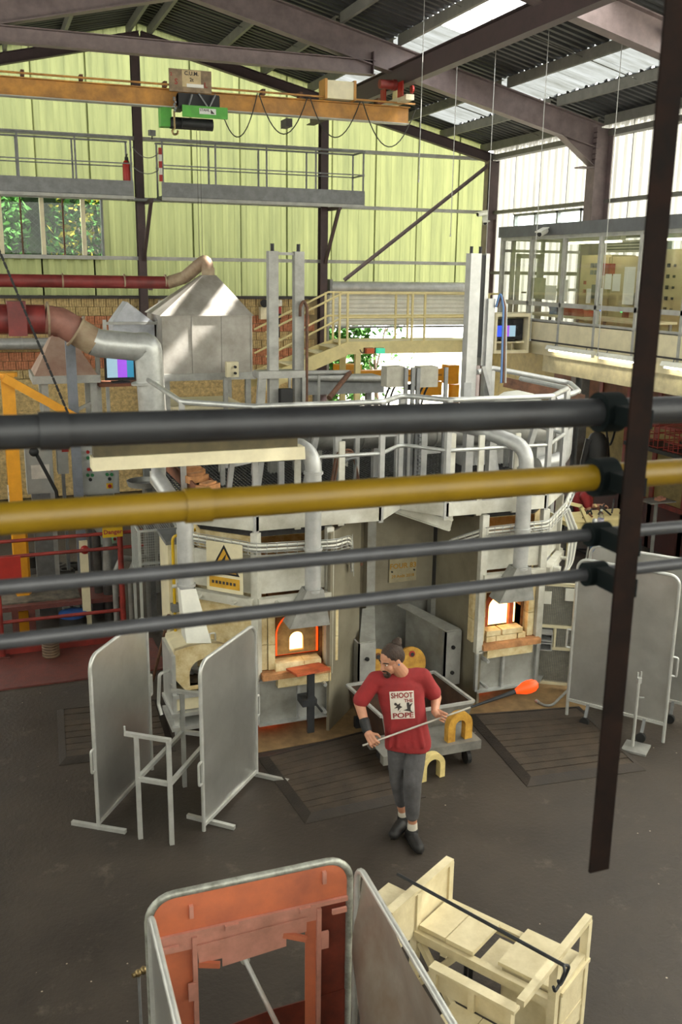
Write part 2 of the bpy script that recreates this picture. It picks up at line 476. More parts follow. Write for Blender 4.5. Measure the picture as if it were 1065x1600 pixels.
# strip window in the right wall, above the office roof
win2 = setting('window_2', (XR, 17.55, 5.36))
for k in range(4):
    y = 16.3 + k * .83
    MB().box(XR - .03, XR + .06, y - .03, y + .03, 5.36, 5.82).build('mullion', 'grey_steel', win2)
for k in range(3):
    y = 16.33 + k * .83
    MB().box(XR + .01, XR + .02, y, y + .77, 5.4, 5.78).build('pane', 'pane', win2)
MB().box(XR - .03, XR + .06, 16.27, 18.82, 5.78, 5.83).build('window_frame', 'grey_steel', win2)
MB().box(XR - .03, XR + .06, 16.27, 18.82, 5.35, 5.4).build('window_frame', 'grey_steel', win2)
wall_left = setting('wall_left', (-4.5, 8, 0))
MB().box(-4.6, -4.45, -3, 20, 0, 3).build('masonry', 'mortar', wall_left)
for i in range(5):
    rib_sheet_y(-3 + i * 4.6, -3 + (i + 1) * 4.6, 3, 7.2, -4.5).build('sheet', 'sheet_side', wall_left)

wall_front = setting('wall_front', (XC, -3, 0))
MB().box(-4.6, 11.2, -3.2, -3, 0, 4).build('masonry', 'mortar', wall_front)
for i in range(4): rib_sheet(-4.5 + i * 3.875, -4.5 + (i + 1) * 3.875, 4, lambda x: roofz(x), -3.05).build('sheet', 'sheet_side', wall_front)
ceiling = setting('ceiling', (XC, 12, EAVE))
def roof_sheet(xa, xb, y0, y1, per=.18, dep=.04):
    """corrugated sheet on the slope: ribs run down the slope, from xa (high) to xb"""
    vs = []; fs = []; prof = []; y = y0
    while y < y1:
        for dy, dz in ((0, 0), (.07, 0), (.09, dep), (.16, dep)):
            if y + dy < y1: prof.append((y + dy, dz))
        y += per
    prof.append((y1, 0))
    for (py, dz) in prof: vs += [(xa, py, roofz(xa) + dz), (xb, py, roofz(xb) + dz)]
    for i in range(len(prof) - 1): fs.append((2 * i, 2 * i + 2, 2 * i + 3, 2 * i + 1))
    return MB().add(vs, fs)
strips = [(3.25, 4.72, 0), (4.70, 6.72, 0), (6.70, 7.68, 1), (7.66, 8.76, 0), (8.74, 9.74, 1), (9.72, 11.15, 0)]
bays = [(-3.2, 2.), (2., 6.5), (6.5, 11.), (11., 15.5), (15.5, 19.2), (19.2, 20.2)]
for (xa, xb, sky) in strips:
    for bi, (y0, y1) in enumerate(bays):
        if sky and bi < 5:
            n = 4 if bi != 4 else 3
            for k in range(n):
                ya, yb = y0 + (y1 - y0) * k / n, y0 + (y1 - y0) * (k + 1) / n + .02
                m = 'sheet_clear' if (xa < 7 and bi == 3 and k in (1, 2)) else ('sheet_sky' if y0 > 10.5 else 'sheet_sky_fill')
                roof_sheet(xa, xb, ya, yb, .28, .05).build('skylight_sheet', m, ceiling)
        else: roof_sheet(xa, xb, y0, y1 + .01).build('roof_sheet', 'roof_sheet', ceiling)
for (y0, y1) in bays: roof_sheet(3.27, -4.7, y0, y1 + .01).build('roof_sheet', 'roof_sheet', ceiling)
for x in (3.45, 4.7, 5.7, 6.7, 7.68, 8.74, 9.74, 10.75, 3.05, 1.8, .8, -.2, -1.2, -2.4, -3.6):
    z = roofz(x) - .09
    m = MB()
    for (y0, y1) in ((-3., 11.), (11., 15.5), (15.5, 20.1)):
        m.sweep([(-.03, -.08), (.03, -.08), (.03, -.072), (-.022, -.072), (-.022, .072), (.03, .072), (.03, .08), (-.03, .08)], (x, y0 + .1, z), (x, y1 - .1, z))
    m.build('purlin', 'purlin', ceiling)
for y in (13.2, 17.6):      # sag rods between the purlins
    m = MB()
    for s in (1, -1): m.cyl((XC, y, roofz(XC) - .1), (XC + s * 7.6, y, roofz(XC + 7.6) - .1), .009, 5)
    m.build('sag_rod', 'purlin', ceiling)

# window in the green wall, lower left of the catwalk
win = setting('window_1', (1.5, YB, 4.82))
for x in (.0, .52, 1.29, 2.06, 2.42):
    w = .08 if x != 2.42 else .04
    MB().box(x - w / 2, x + w / 2, YB - .03, YB + .09, 4.82, 5.93).build('mullion', 'cream_pale' if x != 2.42 else 'grey_steel', win)
for x in (.9, 1.68): MB().box(x - .015, x + .015, YB, YB + .05, 4.82, 5.93).build('glazing_bar', 'rust', win)
for a, c in ((.04, .48), (.56, 1.25), (1.33, 2.02), (2.1, 2.4)):
    MB().box(a, c, YB + .03, YB + .036, 4.85, 5.93).build('pane', 'pane', win)
    gm = MB(); s = .13        # wire guard outside the pane
    x = a - 1.1
    while x < c:
        for sg in (1, -1):
            xa, xb = (x, x + 1.1) if sg > 0 else (x + 1.1, x)
            p, q = V((xa, YB + .1, 4.83)), V((xb, YB + .1, 5.93))
            lo, hi = 0., 1.
            for _ in (0,):
                d = q.x - p.x
                t0, t1 = sorted(((a - p.x) / d, (c - p.x) / d)); lo = max(lo, t0); hi = min(hi, t1)
            if hi > lo: gm.bar(p.lerp(q, lo), p.lerp(q, hi), .004)
        x += s
    gm.build('wire_guard', 'black', win, kind='stuff')
MB().box(-.1, 2.46, YB - .09, YB + .06, 4.76, 4.83).build('window_sill', 'grey_steel', win)

# roller shutter, pulled halfway down
door = setting('door_1', (8.95, YB, 0))
dm = MB(); dm.cyl((7.15, YB - .18, 4.25), (10.72, YB - .18, 4.25), .13, 20); dm.build('shutter_drum', 'alu_paint', door, smooth=True)
MB().box(7.1, 7.16, YB - .3, YB, 4.1, 4.42).box(10.7, 10.76, YB - .3, YB, 4.1, 4.42).build('drum_bracket', 'grey_steel', door)
for i in range(8):
    z = 4.12 - i * .092
    s = MB(); s.sweep([(-.012, -.044), (0, -.046), (.02, -.02), (.02, .02), (0, .046), (-.012, .044)], (7.14, YB - .08, z), (10.74, YB - .08, z))
    s.build('slat', 'white_paint', door)
MB().box(7.14, 10.74, YB - .1, YB - .05, 3.375, 3.42).build('bottom_rail', 'grey_steel', door)
for x in (7.1, 10.78): MB().box(x - .05, x + .05, YB - .13, YB - .02, 0, 4.1).build('guide', 'pale_steel', door)

# the frames: gable posts and portal frames
gf = thing('gable_frame', 'dark mauve steel posts and rafters of the green gable wall', 'steel frame', (XC, 19.85, 0))
for x in (XC - .1, 6.98, -.6, -4.3):
    MB().ibeam((x, 19.86, 0), (x, 19.86, roofz(x) - .2), .2, .16, .014, up=(0, 1, 0)).build('gable_post', 'dark_mauve', gf)
for s in (1, -1):
    x1 = XC + s * 7.7
    MB().ibeam((XC, 19.8, roofz(XC) - .27), (x1, 19.8, roofz(x1) - .27), .2, .14, .014).build('rafter', 'dark_mauve', gf)
MB().ibeam((10.9, 19.75, 0), (10.9, 19.75, 7.0), .24, .24, .016, up=(1, 0, 0)).build('corner_post', 'mauve_steel', gf)
MB().box(10.78, 10.98, 19.6, 19.68, 5.75, 6.95).build('stiffener', 'dark_mauve', gf)
br = MB(); br.angle((7.45, 19.75, 4.38), (10.85, 19.75, 6.9), .07, .008)
tag(br.build('wall_brace', 'mauve_steel'), 'long thin diagonal steel brace rising across the green wall to the corner', 'brace')
def portal(y, lab, collar=True):
    t = thing('portal_frame', lab, 'steel frame', (XR, y, 0))
    MB().ibeam((10.75, y, 0), (10.75, y, 7.15), .36, .26, .02, up=(1, 0, 0)).build('column', 'mauve_steel', t)
    for s in (1, -1):
        x1 = XC + s * 7.45
        za, zb = roofz(XC) - .38, roofz(x1) - .38
        MB().ibeam((XC, y, za), (x1, y, zb), .42, .2, .018).build('rafter', 'mauve_steel', t)
    # haunch plate under the rafter at the column
    hx = 10.57
    MB().prism([(hx, y - .01, 6.5), (hx, y - .01, roofz(hx) - .55), (9.85, y - .01, roofz(9.85) - .57)], (0, .02, 0)).build('haunch', 'mauve_steel', t)
    MB().bar((hx, y, 6.5), (9.85, y, roofz(9.85) - .57), .2, .015, up=(1, 0, 1)).build('haunch_flange', 'mauve_steel', t)
    MB().box(10.3, 10.62, y - .12, y + .12, 6.45, 6.47).build('stiffener', 'mauve_steel', t)
    for zz in range(6): MB().cyl((10.55, y - .07, 6.6 + zz * .09), (10.55, y - .16, 6.6 + zz * .09), .012, 6).build('bolt', 'dark_mauve', t)
    if collar:
        MB().ibeam((.0, y, 7.79), (6.3, y, 7.79), .22, .18, .014).build('collar_beam', 'mauve_steel', t)
        MB().bar((6.25, y - .02, 7.68), (6.25, y - .02, 8.02), .012, .2, up=(0, 1, 0)).build('stiffener', 'dark_mauve', t)
    return t
portal(15.5, 'mauve steel portal frame with a collar beam, carrying the roof above the crane')
pn = portal(11.0, 'nearest mauve portal frame, its rafter crossing the top right corner of the roof', collar=False)
q = gy(1047, 52, 10.89); lp = MB().prism([q + V((-.11, 0, .06)), q + V((.09, 0, .012)), q + V((.09, 0, -.085)), q + V((-.11, 0, -.037))], (0, .005, 0)).build('rafter_label', mat('label_tan', '#b3a27c', .7), pn)
for k in range(4): MB().box(q.x - .08 + .04 * k, q.x - .062 + .04 * k, 10.885, 10.89, q.z - .04 - .009 * k, q.z + .03 - .009 * k).build('print_mark', mat('label_brown', '#9a7f62', .7), lp)
rw = MB().ibeam((6.6, -2.8, 7.62), (6.6, 19.6, 7.62), .33, .16, .016)
tag(rw.build('crane_runway', 'dark_mauve'), 'long dark runway beam hung under the roof beside the skylights', 'runway beam')
# ------------------------------------------------------------------ overhead crane
CY = 15.2
mat('sign_wood', '#8f7b62', .7, 0, .3, 9)
mat('sign_pale', '#c9b48a', .7)
mat('letter_dark', '#3a3433', .7)
mat('letter_red', '#9c3b33', .7)
mat('label_white', '#dfe2dc', .6)
mat('cable', '#2c2b22', .6)
cr = thing('overhead_crane', 'orange overhead crane bridge with hoist, under the roof before the green wall', 'crane', (3.25, CY, 6.9))
MB().ibeam((-.6, CY, 7.06), (6.8, CY, 7.06), .25, .16, .014).build('bridge_beam', 'orange_crane', cr)
MB().box(-.6, 6.8, CY - .09, CY + .09, 6.925, 6.937).build('lower_flange', 'pale_steel', cr)
MB().box(-.6, 6.85, CY - .16, CY - .13, 7.21, 7.235).build('conduit_rail', 'orange_crane', cr)
for x in (.8, 1.6, 3.0 - .2, 4.3, 4.9, 6.2): MB().box(x, x + .05, CY - .14, CY + .02, 7.19, 7.27).build('rail_clip', 'rust', cr)
for x in (-.1, 6.6):
    e = MB().box(x - .07, x + .07, CY - .5, CY + .5, 7.22, 7.3)
    e.build('end_carriage', 'cream_pale', cr)
    MB().box(x - .05, x + .05, CY - .08, CY + .08, 7.3, 7.42).build('hanger', 'cream', cr)
for dy in (-.35, .35):
    for dx in (-.1, .1): MB().cyl((6.6 + dx - .015, CY + dy, 7.4), (6.6 + dx + .015, CY + dy, 7.4), .06, 12).build('wheel', 'red_bright', cr)
    MB().box(6.49, 6.51, CY + dy - .1, CY + dy + .1, 7.28, 7.5).build('wheel_plate', 'red_bright', cr)
m = MB(); m.cyl((6.2, CY - .2, 7.47), (6.48, CY - .2, 7.47), .07, 14); m.cyl((6.42, CY - .2, 7.47), (6.48, CY - .2, 7.47), .085, 14)
m.build('travel_motor', 'red_paint', cr, smooth=True)
bx = MB().box(5.32, 5.76, CY - .22, CY + .05, 7.2, 7.46).build('switch_box', 'cream_pale', cr)
for x in (5.28, 5.76): MB().box(x, x + .04, CY - .23, CY + .06, 7.19, 7.48).build('bracket', 'orange_crane', bx)
sg = MB().box(2.87, 3.5, CY - .2, CY - .17, 7.13, 7.44).build('capacity_sign', 'sign_wood', cr)
MB().box(3.06, 3.34, CY - .205, CY - .2, 7.2, 7.43).build('sign_field', 'sign_pale', sg)
T = lambda s, x, z, h, mm, par: text('lettering', s, mm, par, (x, CY - .208, z), (1, 0, 0), (0, 0, 1), h, .001, bold=.002)
T('C.U.M.', 3.2, 7.385, .075, 'letter_dark', sg); T('2t', 3.2, 7.3, .07, 'letter_dark', sg)
T('S', 2.97, 7.26, .11, 'letter_red', sg); T('L', 3.41, 7.24, .1, 'letter_red', sg); T('2', 2.9, 7.36, .06, 'letter_red', sg)
MB().cbox((3.25, CY - .215, 7.22), .25, .01, .05, 0, (R(-12), 'X')).build('leaflet', 'paper', sg)
# the hoist hanging from the bridge
h = MB().box(3.0, 3.62, CY - .18, CY - .06, 6.95, 7.12).box(3.0, 3.1, CY - .2, CY + .2, 6.9, 7.1).box(3.5, 3.62, CY - .2, CY + .2, 6.88, 7.1)
ho = h.build('hoist_trolley', 'black', cr)
for x in (3.08, 3.55):
    for dy in (-.1, .1): MB().cyl((x, CY + dy - .02, 6.97), (x, CY + dy + .02, 6.97), .055, 12).build('wheel', 'grey_steel', ho)
q = MB(); q.cyl((2.9, CY, 6.72), (3.55, CY, 6.72), .085, 14); q.build('hoist_drum', 'black', cr, smooth=True)
q = MB(); q.cyl((3.06, CY - .1, 6.71), (3.42, CY - .1, 6.71), .07, 12); q.build('hoist_motor', 'blue_paint' if 0 else 'black', cr, smooth=True)
MB().box(2.76, 2.92, CY - .05, CY + .16, 6.66, 6.94).build('gear_cover', 'green_paint', cr)
gb = MB().box(3.04, 3.72, CY - .28, CY - .24, 6.78, 6.94).build('green_bar', 'green_paint', cr)
MB().box(3.29, 3.54, CY - .285, CY - .28, 6.83, 6.91).build('name_plate', 'label_white', gb)
text('lettering', 'STAHL', 'letter_dark', gb, (3.37, CY - .287, 6.885), (1, 0, 0), (0, 0, 1), .05, .001, bold=.001)
MB().prism([(3.46, CY - .287, 6.84), (3.46, CY - .287, 6.9), (3.52, CY - .287, 6.84)], (0, -.002, 0)).build('emblem', 'letter_dark', gb)
st = MB()
for a, c in (((3.3, 7.12), (3.42, 6.94)), ((3.55, 7.12), (3.45, 6.94)), ((3.2, 7.1), (3.14, 6.94))): st.bar((a[0], CY - .22, a[1]), (c[0], CY - .26, c[1]), .02)
st.build('tie_bar', 'grey_steel', cr)
hk = MB(); hk.tube([(2.93, CY - .2, 6.86), (2.93, CY - .2, 6.66)], .014, 8)
hk.tube(fillet([(2.93, CY - .2, 6.68), (2.93, CY - .2, 6.62), (2.89, CY - .2, 6.58), (2.91, CY - .2, 6.53), (2.97, CY - .2, 6.54), (2.98, CY - .2, 6.59)], .03), .016, 8)
hk.build('hook', 'brass', cr, smooth=True)
ch = MB()
for i in range(7): ch.cbox((2.94 + .012 * math.sin(i * 2), CY - .2, 6.86 + .03 * i), .03, .03, .022)
ch.build('chain', 'grey_steel', cr)
MB().bar((3.28, CY - .1, 6.66), (3.28, CY - .1, 4.2), .006).bar((3.33, CY - .1, 6.66), (3.33, CY - .1, 4.2), .006).build('pull_cord', 'cable', cr)
def sag(a, c, d, n=14):
    a, c = V(a), V(c); return [a.lerp(c, i / n) + V((0, 0, -d * 4 * (i / n) * (1 - i / n))) for i in range(n + 1)]
for a, c, d in (((3.7, 6.8), (4.22, 7.2), .42), ((4.24, 7.2), (5.02, 7.2), .56), ((5.06, 7.2), (5.9, 7.2), .56), ((5.94, 7.2), (6.86, 7.14), .62)):
    MB().tube(sag((a[0], CY - .15, a[1]), (c[0], CY - .15, c[1]), d), .009, 6).build('festoon_cable', 'cable', cr)
MB().cbox((4.82, CY + .3, 6.86), .1, .3, .12).build('stop_bracket', 'purlin_dark', cr)

# ------------------------------------------------------------------ catwalk on the gable wall
cw = thing('catwalk', 'grey steel catwalk with railings along the green gable wall', 'catwalk', (3.25, 19.4, 5.9))
for x0, x1 in ((-4.2, 2.92), (3.45, 7.61)):
    MB().box(x0, x1, 19.1, 19.72, 5.9, 5.95).build('deck', 'grey_steel', cw)
    MB().box(x0, x1, 19.07, 19.1, 5.93, 6.19).build('toe_board', 'grey_steel', cw)
    MB().box(x0, x1, 19.06, 19.13, 5.86, 5.92).build('edge_channel', 'pale_steel', cw)
    for y in (19.1, 19.7):
        n = int((x1 - x0) / .98)
        for i in range(n + 1):
            x = x0 + .03 + (x1 - x0 - .06) * i / n
            MB().bar((x, y, 5.9), (x, y, 6.95), .035, .012).build('railing_post', 'grey_steel', cw)
        for z, r in ((6.95, .02), (6.5, .013)):
            MB().bar((x0, y, z), (x1, y, z), r * 1.6).build('rail', 'grey_steel', cw)
for z in (6.95, 6.5): MB().bar((7.6, 19.1, z), (7.6, 19.7, z), .03).build('rail', 'grey_steel', cw)
MB().box(2.88, 3.5, 19.35, 19.72, 5.86, 5.9).build('deck', 'grey_steel', cw)
for x in (XC - .1, 6.98):
    MB().bar((x + .1, 19.12, 5.87), (x + .02, 19.76, 4.75), .06).build('bracket_strut', 'dark_mauve', cw)
    MB().bar((x + .1, 19.08, 5.85), (x + .1, 19.76, 5.85), .07).build('bracket_arm', 'dark_mauve', cw)
MB().tube(sag((2.92, 19.1, 6.8), (3.45, 19.1, 6.75), .16), .008, 5).build('chain', 'grey_steel', cw)
MB().tube(sag((2.92, 19.1, 6.45), (3.45, 19.1, 6.45), .12), .008, 5).build('chain', 'grey_steel', cw)
for i in range(5): MB().box(3.4, 3.46, 19.02, 19.05, 6.2 + i * .12, 6.32 + i * .12).build('marker_band', 'red_bright' if i % 2 == 0 else 'white_paint', cw)
fe = thing('fire_extinguisher', 'red fire extinguisher standing at the gap of the catwalk', 'extinguisher', (2.82, 19.2, 5.95))
MB().lathe((2.82, 19.2, 6.19), [(.07, 0), (.075, .02), (.075, .3), (.05, .36), (.02, .38)], 14).build('cylinder', 'red_bright', fe, smooth=True)
MB().cyl((2.82, 19.2, 5.95), (2.82, 19.2, 6.19), .05, 10).build('stand', 'grey_steel', fe)
MB().box(2.79, 2.85, 19.15, 19.22, 6.56, 6.62).bar((2.82, 19.17, 6.62), (2.82, 19.08, 6.66), .02).build('valve', 'black', fe)
MB().tube(sag((2.84, 19.16, 6.6), (2.9, 19.13, 6.3), .03), .01, 6).build('hose', 'black', fe)
fl = thing('floodlight', 'small grey floodlight on the catwalk rail beside the dark post', 'lamp', (3.3, 19.1, 6.97))
MB().cbox((3.3, 19.1, 7.06), .12, .08, .1, .3).build('housing', 'grey_steel', fl); MB().bar((3.3, 19.1, 6.95), (3.3, 19.1, 7.02), .02).build('bracket', 'black', fl)

# ------------------------------------------------------------------ control office against the right wall
of = thing('control_office', 'glazed control office with grey roof edge, raised along the white wall', 'office', (9.2, 13, 2.9))
OX, OY0, OY1 = 9.2, 8.9, 16.14
MB().box(OX - .06, 10.95, OY0, OY1 + .05, 5.23, 5.42).build('roof', 'purlin_dark' if 0 else mat('fascia', '#5f6163', .6), of)
MB().box(OX, 10.95, OY0, OY1, 3.22, 3.37).build('floor_slab', 'cream_pale', of)
MB().box(OX - .03, OX + .02, OY0, OY1, 3.37, 3.79).build('lower_panel', 'cream_pale', of)
fasc = mat('lamp_lit_panel', '#cfc6a4', .6)
MB().box(OX + .06, OX + .09, OY0, 14.6, 2.93, 3.23).build('soffit_panel', fasc, of)
for z, hh, dep in ((4.085, .07, .07), (3.8, .05, .06), (5.2, .06, .06)):
    MB().box(OX - dep / 2, OX + dep / 2, OY0, OY1, z - hh / 2, z + hh / 2).build('rail', 'pale_steel', of)
ys = [16.1, 15.08, 14.05, 13.04, 12.03, 11.0, 9.97, 8.95]
for y in ys: MB().box(OX - .035, OX + .035, y - .03, y + .03, 3.3, 5.23).build('mullion', 'pale_steel', of)
for a, c in zip(ys[1:], ys[:-1]):
    MB().box(OX - .003, OX + .003, a + .03, c - .03, 4.12, 5.17).build('pane', 'pane_office', of)
    MB().box(OX - .003, OX + .003, a + .03, c - .03, 3.83, 4.05).build('pane', 'pane_office', of)
# end wall with a glazed door, seen through the front panes
for x in (9.23, 9.45, 10.08, 10.5, 10.92): MB().box(x - .03, x + .03, OY1 - .03, OY1 + .03, 3.37, 5.23).build('end_mullion', 'pale_steel', of)
for z in (5.0, 5.2, 4.3): MB().box(9.2 if z > 4.5 else 10.08, 10.95, OY1 - .03, OY1 + .03, z - .025, z + .025).build('end_rail', 'pale_steel', of)
od = MB().box(9.5, 9.58, OY1 - .06, OY1 - .02, 3.37, 4.95).box(9.96, 10.04, OY1 - .06, OY1 - .02, 3.37, 4.95).box(9.5, 10.04, OY1 - .06, OY1 - .02, 4.87, 4.95).box(9.5, 10.04, OY1 - .06, OY1 - .02, 3.37, 3.6).build('door', 'pale_steel', of)
MB().cyl((9.6, OY1 - .12, 4.25), (9.7, OY1 - .12, 4.25), .015, 8).build('handle', 'black', od)
MB().box(9.58, 9.96, OY1 - .045, OY1 - .04, 3.6, 4.87).build('pane', 'pane_office', od)
# notices stuck to the panes
for i, (x0, y0, x1, y1, mm) in enumerate(((828, 434, 852, 467, 'tan_note'), (852, 446, 869, 469, 'paper'), (874, 437, 887, 471, 'paper'), (916, 451, 923, 474, 'paper'), (930, 450, 940, 475, 'paper'), (945, 428, 955, 452, 'paper'), (957, 428, 969, 455, 'paper'), (974, 417, 991, 476, 'paper'), (994, 453, 1007, 480, 'paper'))):
    if mm == 'tan_note': mat('tan_note', '#a7a487', .8)
    p, q_ = gx(x0, (y0 + y1) / 2, OX + .02), gx(x1, (y0 + y1) / 2, OX + .02)
    zt, zb = gx((x0 + x1) / 2, y0, OX + .02).z, gx((x0 + x1) / 2, y1, OX + .02).z
    MB().box(OX + .012, OX + .016, q_.y, p.y, zb, zt).build('notice', mm, of)
# inside: switch cabinets, a red box, air conditioner, a desk with bins
mat('cabinet_beige', '#c5b78e', .5, 0, .08)
def cabinet(name, lab, y0, y1, z1, knobs, grp=None):
    c = thing(name, lab, 'cabinet', (10.6, (y0 + y1) / 2, 3.37), grp)
    MB().box(10.35, 10.85, y0, y1, 3.38, z1).build('body', 'cabinet_beige', c)
    d = MB().box(10.33, 10.35, y0 + .03, y1 - .03, 3.45, z1 - .04).build('door', 'cabinet_beige', c)
    for (dy, z, mm, s) in knobs: MB().box(10.31, 10.335, y0 + dy - s, y0 + dy + s, z - s, z + s).build('button', mm, d)
    return c
emit('led_green', '#42e07a', 3); emit('led_blue', '#5a8cff', 3)
kb = [(.15 + .12 * i, 4.75 - .12 * j, 'grey_steel', .04) for i in range(4) for j in range(2)] + [(.35, 4.3, 'grey_steel', .12), (.2, 4.0, 'led_blue', .03), (.35, 4.02, 'led_green', .03), (.5, 4.0, 'yellow_gas', .03), (.7, 4.3, 'letter_red', .03), (.7, 4.45, 'letter_red', .03)]
cabinet('switch_cabinet', 'beige switch cabinet with gauges, seen behind the fourth office pane', 14.35, 15.25, 4.93, kb)
cabinet('switch_cabinet', 'beige switch cabinet beside the red box in the office', 13.4, 14.33, 4.9, [(.3, 4.2, 'grey_steel', .1), (.5, 4.0, 'led_green', .03), (.4, 3.95, 'letter_red', .08)])
kb2 = [(.5, 4.75 - .17 * j, 'black', .03) for j in range(5)] + [(.35, 4.75 - .17 * j, 'black', .02) for j in range(5)]
cabinet('switch_cabinet', 'beige cabinet with a column of knobs near the dark hanging post', 12.3, 13.3, 5.0, kb2)
rb = thing('red_box', 'red switch box fixed on the beige office cabinets', 'switch box', (10.28, 14.35, 4.5))
MB().box(10.22, 10.33, 14.2, 14.5, 4.58, 4.78).build('body', 'red_bright', rb); MB().box(10.21, 10.22, 14.22, 14.48, 4.6, 4.76).build('cover', 'letter_red', rb)
ac = thing('air_conditioner', 'long grey air conditioner under the office ceiling', 'air conditioner', (10.6, 13.7, 4.98))
MB().box(10.5, 10.75, 13.3, 14.75, 4.98, 5.17).build('body', 'alu_dull', ac)
for i in range(3): MB().box(10.49, 10.5, 13.35, 14.7, 5.01 + .05 * i, 5.035 + .05 * i).build('louvre', 'black', ac)
dk = thing('desk', 'pale desk standing behind the low panes of the office', 'desk', (9.8, 14.3, 3.37))
MB().box(9.45, 10.1, 12.2, 15.8, 3.86, 3.9).build('desktop', 'cream_pale', dk)
for y in (12.3, 14.0, 15.7):
    for x in (9.5, 10.05): MB().box(x - .02, x + .02, y - .02, y + .02, 3.37, 3.86).build('leg', 'grey_steel', dk)
def bin_(lab, y, w, mm, hgt=.13):
    t = thing('storage_bin', lab, 'bin', (9.65, y, 3.9))
    MB().box(9.5, 9.8, y - w / 2, y + w / 2, 3.9, 3.915).build('bottom', mm, t)
    s = MB().box(9.5, 9.51, y - w / 2, y + w / 2, 3.9, 3.9 + hgt).box(9.79, 9.8, y - w / 2, y + w / 2, 3.9, 3.9 + hgt).box(9.5, 9.8, y - w / 2, y - w / 2 + .01, 3.9, 3.9 + hgt).box(9.5, 9.8, y + w / 2 - .01, y + w / 2, 3.9, 3.9 + hgt); s.build('sides', mm, t)
    MB().box(9.485, 9.5, y - w / 2 - .01, y + w / 2 + .01, 3.88 + hgt, 3.9 + hgt).build('rim', mm, t)
bin_('blue plastic bin on the office desk', 14.75, .25, 'blue_paint'); bin_('red plastic bin next to the blue bin on the desk', 14.42, .28, 'red_bright'); bin_('shallow red bin on the desk, behind the notices', 14.0, .35, 'red_bright', .1)
# conduit, lamps under the office
MB().bar((OX - .08, 8.9, 3.46), (OX - .08, 15.0, 3.46), .025).build('conduit', 'purlin_dark', of)
emit('tube_light', '#fff4d6', 14)
def batten(y0, y1, lab):
    t = thing('fluorescent_lamp', lab, 'lamp', (OX - .1, (y0 + y1) / 2, 3.33), 'strip lamps under the office')
    MB().sweep([(-.07, -.03), (.07, -.03), (.04, .035), (-.04, .035)], (OX - .1, y0, 3.38), (OX - .1, y1, 3.38)).build('housing', 'white_paint', t)
    MB().cyl((OX - .1, y0 + .04, 3.33), (OX - .1, y1 - .04, 3.33), .016, 10).build('tube', 'tube_light', t, smooth=True)
    for y in (y0 + .02, y1 - .02): MB().box(OX - .12, OX - .08, y - .015, y + .015, 3.31, 3.36).build('socket', 'white_paint', t)
    for y in (y0 + .2, y1 - .2): MB().bar((OX - .1, y, 3.41), (OX - .08, y, 3.46), .012).build('hanger', 'grey_steel', t)
batten(12.9, 14.2, 'lit strip lamp under the office, farther from the hanging post')
batten(11.5, 12.75, 'lit strip lamp under the office, right beside the hanging post')
batten(9.9, 11.2, 'lit strip lamp at the right picture edge beyond the hanging post')
for y0_, y1_, lab in ((13.6, 15.2, 'lit strip lamp inside the office, farther from the camera'), (11.2, 12.8, 'lit strip lamp inside the office, behind the hanging post')):
    t = thing('fluorescent_lamp', lab, 'lamp', (10.0, (y0_ + y1_) / 2, 5.12), 'strip lamps in the office')
    MB().box(9.95, 10.05, y0_, y1_, 5.15, 5.22).build('housing', 'white_paint', t); MB().cyl((10.0, y0_ + .04, 5.13), (10.0, y1_ - .04, 5.13), .016, 10).build('tube', 'tube_light', t, smooth=True)
# cctv cameras
def cctv(p, d, lab, br=(.2, .1, .02)):
    p = V(p); d = V(d).normalized()
    t = thing('security_camera', lab, 'camera', p)
    MB().cyl(p - d * .12, p + d * .12, .05, 12).build('body', 'white_paint', t, smooth=True)
    MB().cyl(p + d * .12, p + d * .13, .04, 12).build('lens', 'black', t)
    MB().sweep([(-.06, .04), (.06, .04), (.06, .055), (-.06, .055)], p - d * .13, p + d * .16).build('sunshield', 'white_paint', t)
    MB().tube([p - d * .05, p + V(br) * .5 + V((0, .03, 0)), p + V(br)], .018, 8).build('bracket', 'white_paint', t)
cctv((9.0, 14.45, 5.27), (-1, -.6, -.35), 'white security camera on the grey roof edge of the office')
cctv((10.62, 19.45, 5.72), (-.4, -1, -.7), 'white security camera on the corner post, the lower of two', (.24, .22, .0))
cctv((10.55, 19.45, 5.86), (-1, -.1, -.2), 'white security camera on the corner post, the upper of two', (.3, .22, .0))
# monitor in a cream housing
emit('bar_blue', '#3a5cff', .8); emit('bar_violet', '#9a52d8', .8); emit('bar_grey', '#9fc0d0', .7); emit('bar_cyan', '#2c7fa0', .8); emit('bar_lilac', '#8f7ad8', .8)
Y = 14.8
t = thing('monitor_housing', 'cream open-fronted monitor housing hanging beside the office', 'housing', (8.73, Y + .2, 3.23))
MB().box(8.39, 9.08, Y, Y + .45, 3.86, 3.92).box(8.39, 9.08, Y, Y + .45, 3.23, 3.28).box(8.39, 8.43, Y, Y + .45, 3.28, 3.86).box(9.04, 9.08, Y, Y + .45, 3.28, 3.86).box(8.39, 9.08, Y + .43, Y + .45, 3.28, 3.86).build('box', 'cream_pale', t)
MB().box(8.43, 9.04, Y + .1, Y + .4, 3.40, 3.43).build('shelf', 'cream_pale', t)
for x in (8.6, 8.8): MB().box(x, x + .012, Y + .12, Y + .4, 3.28, 3.4).build('divider', 'cream_pale', t)
MB().bar((8.45, Y + .3, 3.25), (9.2, Y + .6, 3.25), .05).build('bracket', 'cream_pale', t)
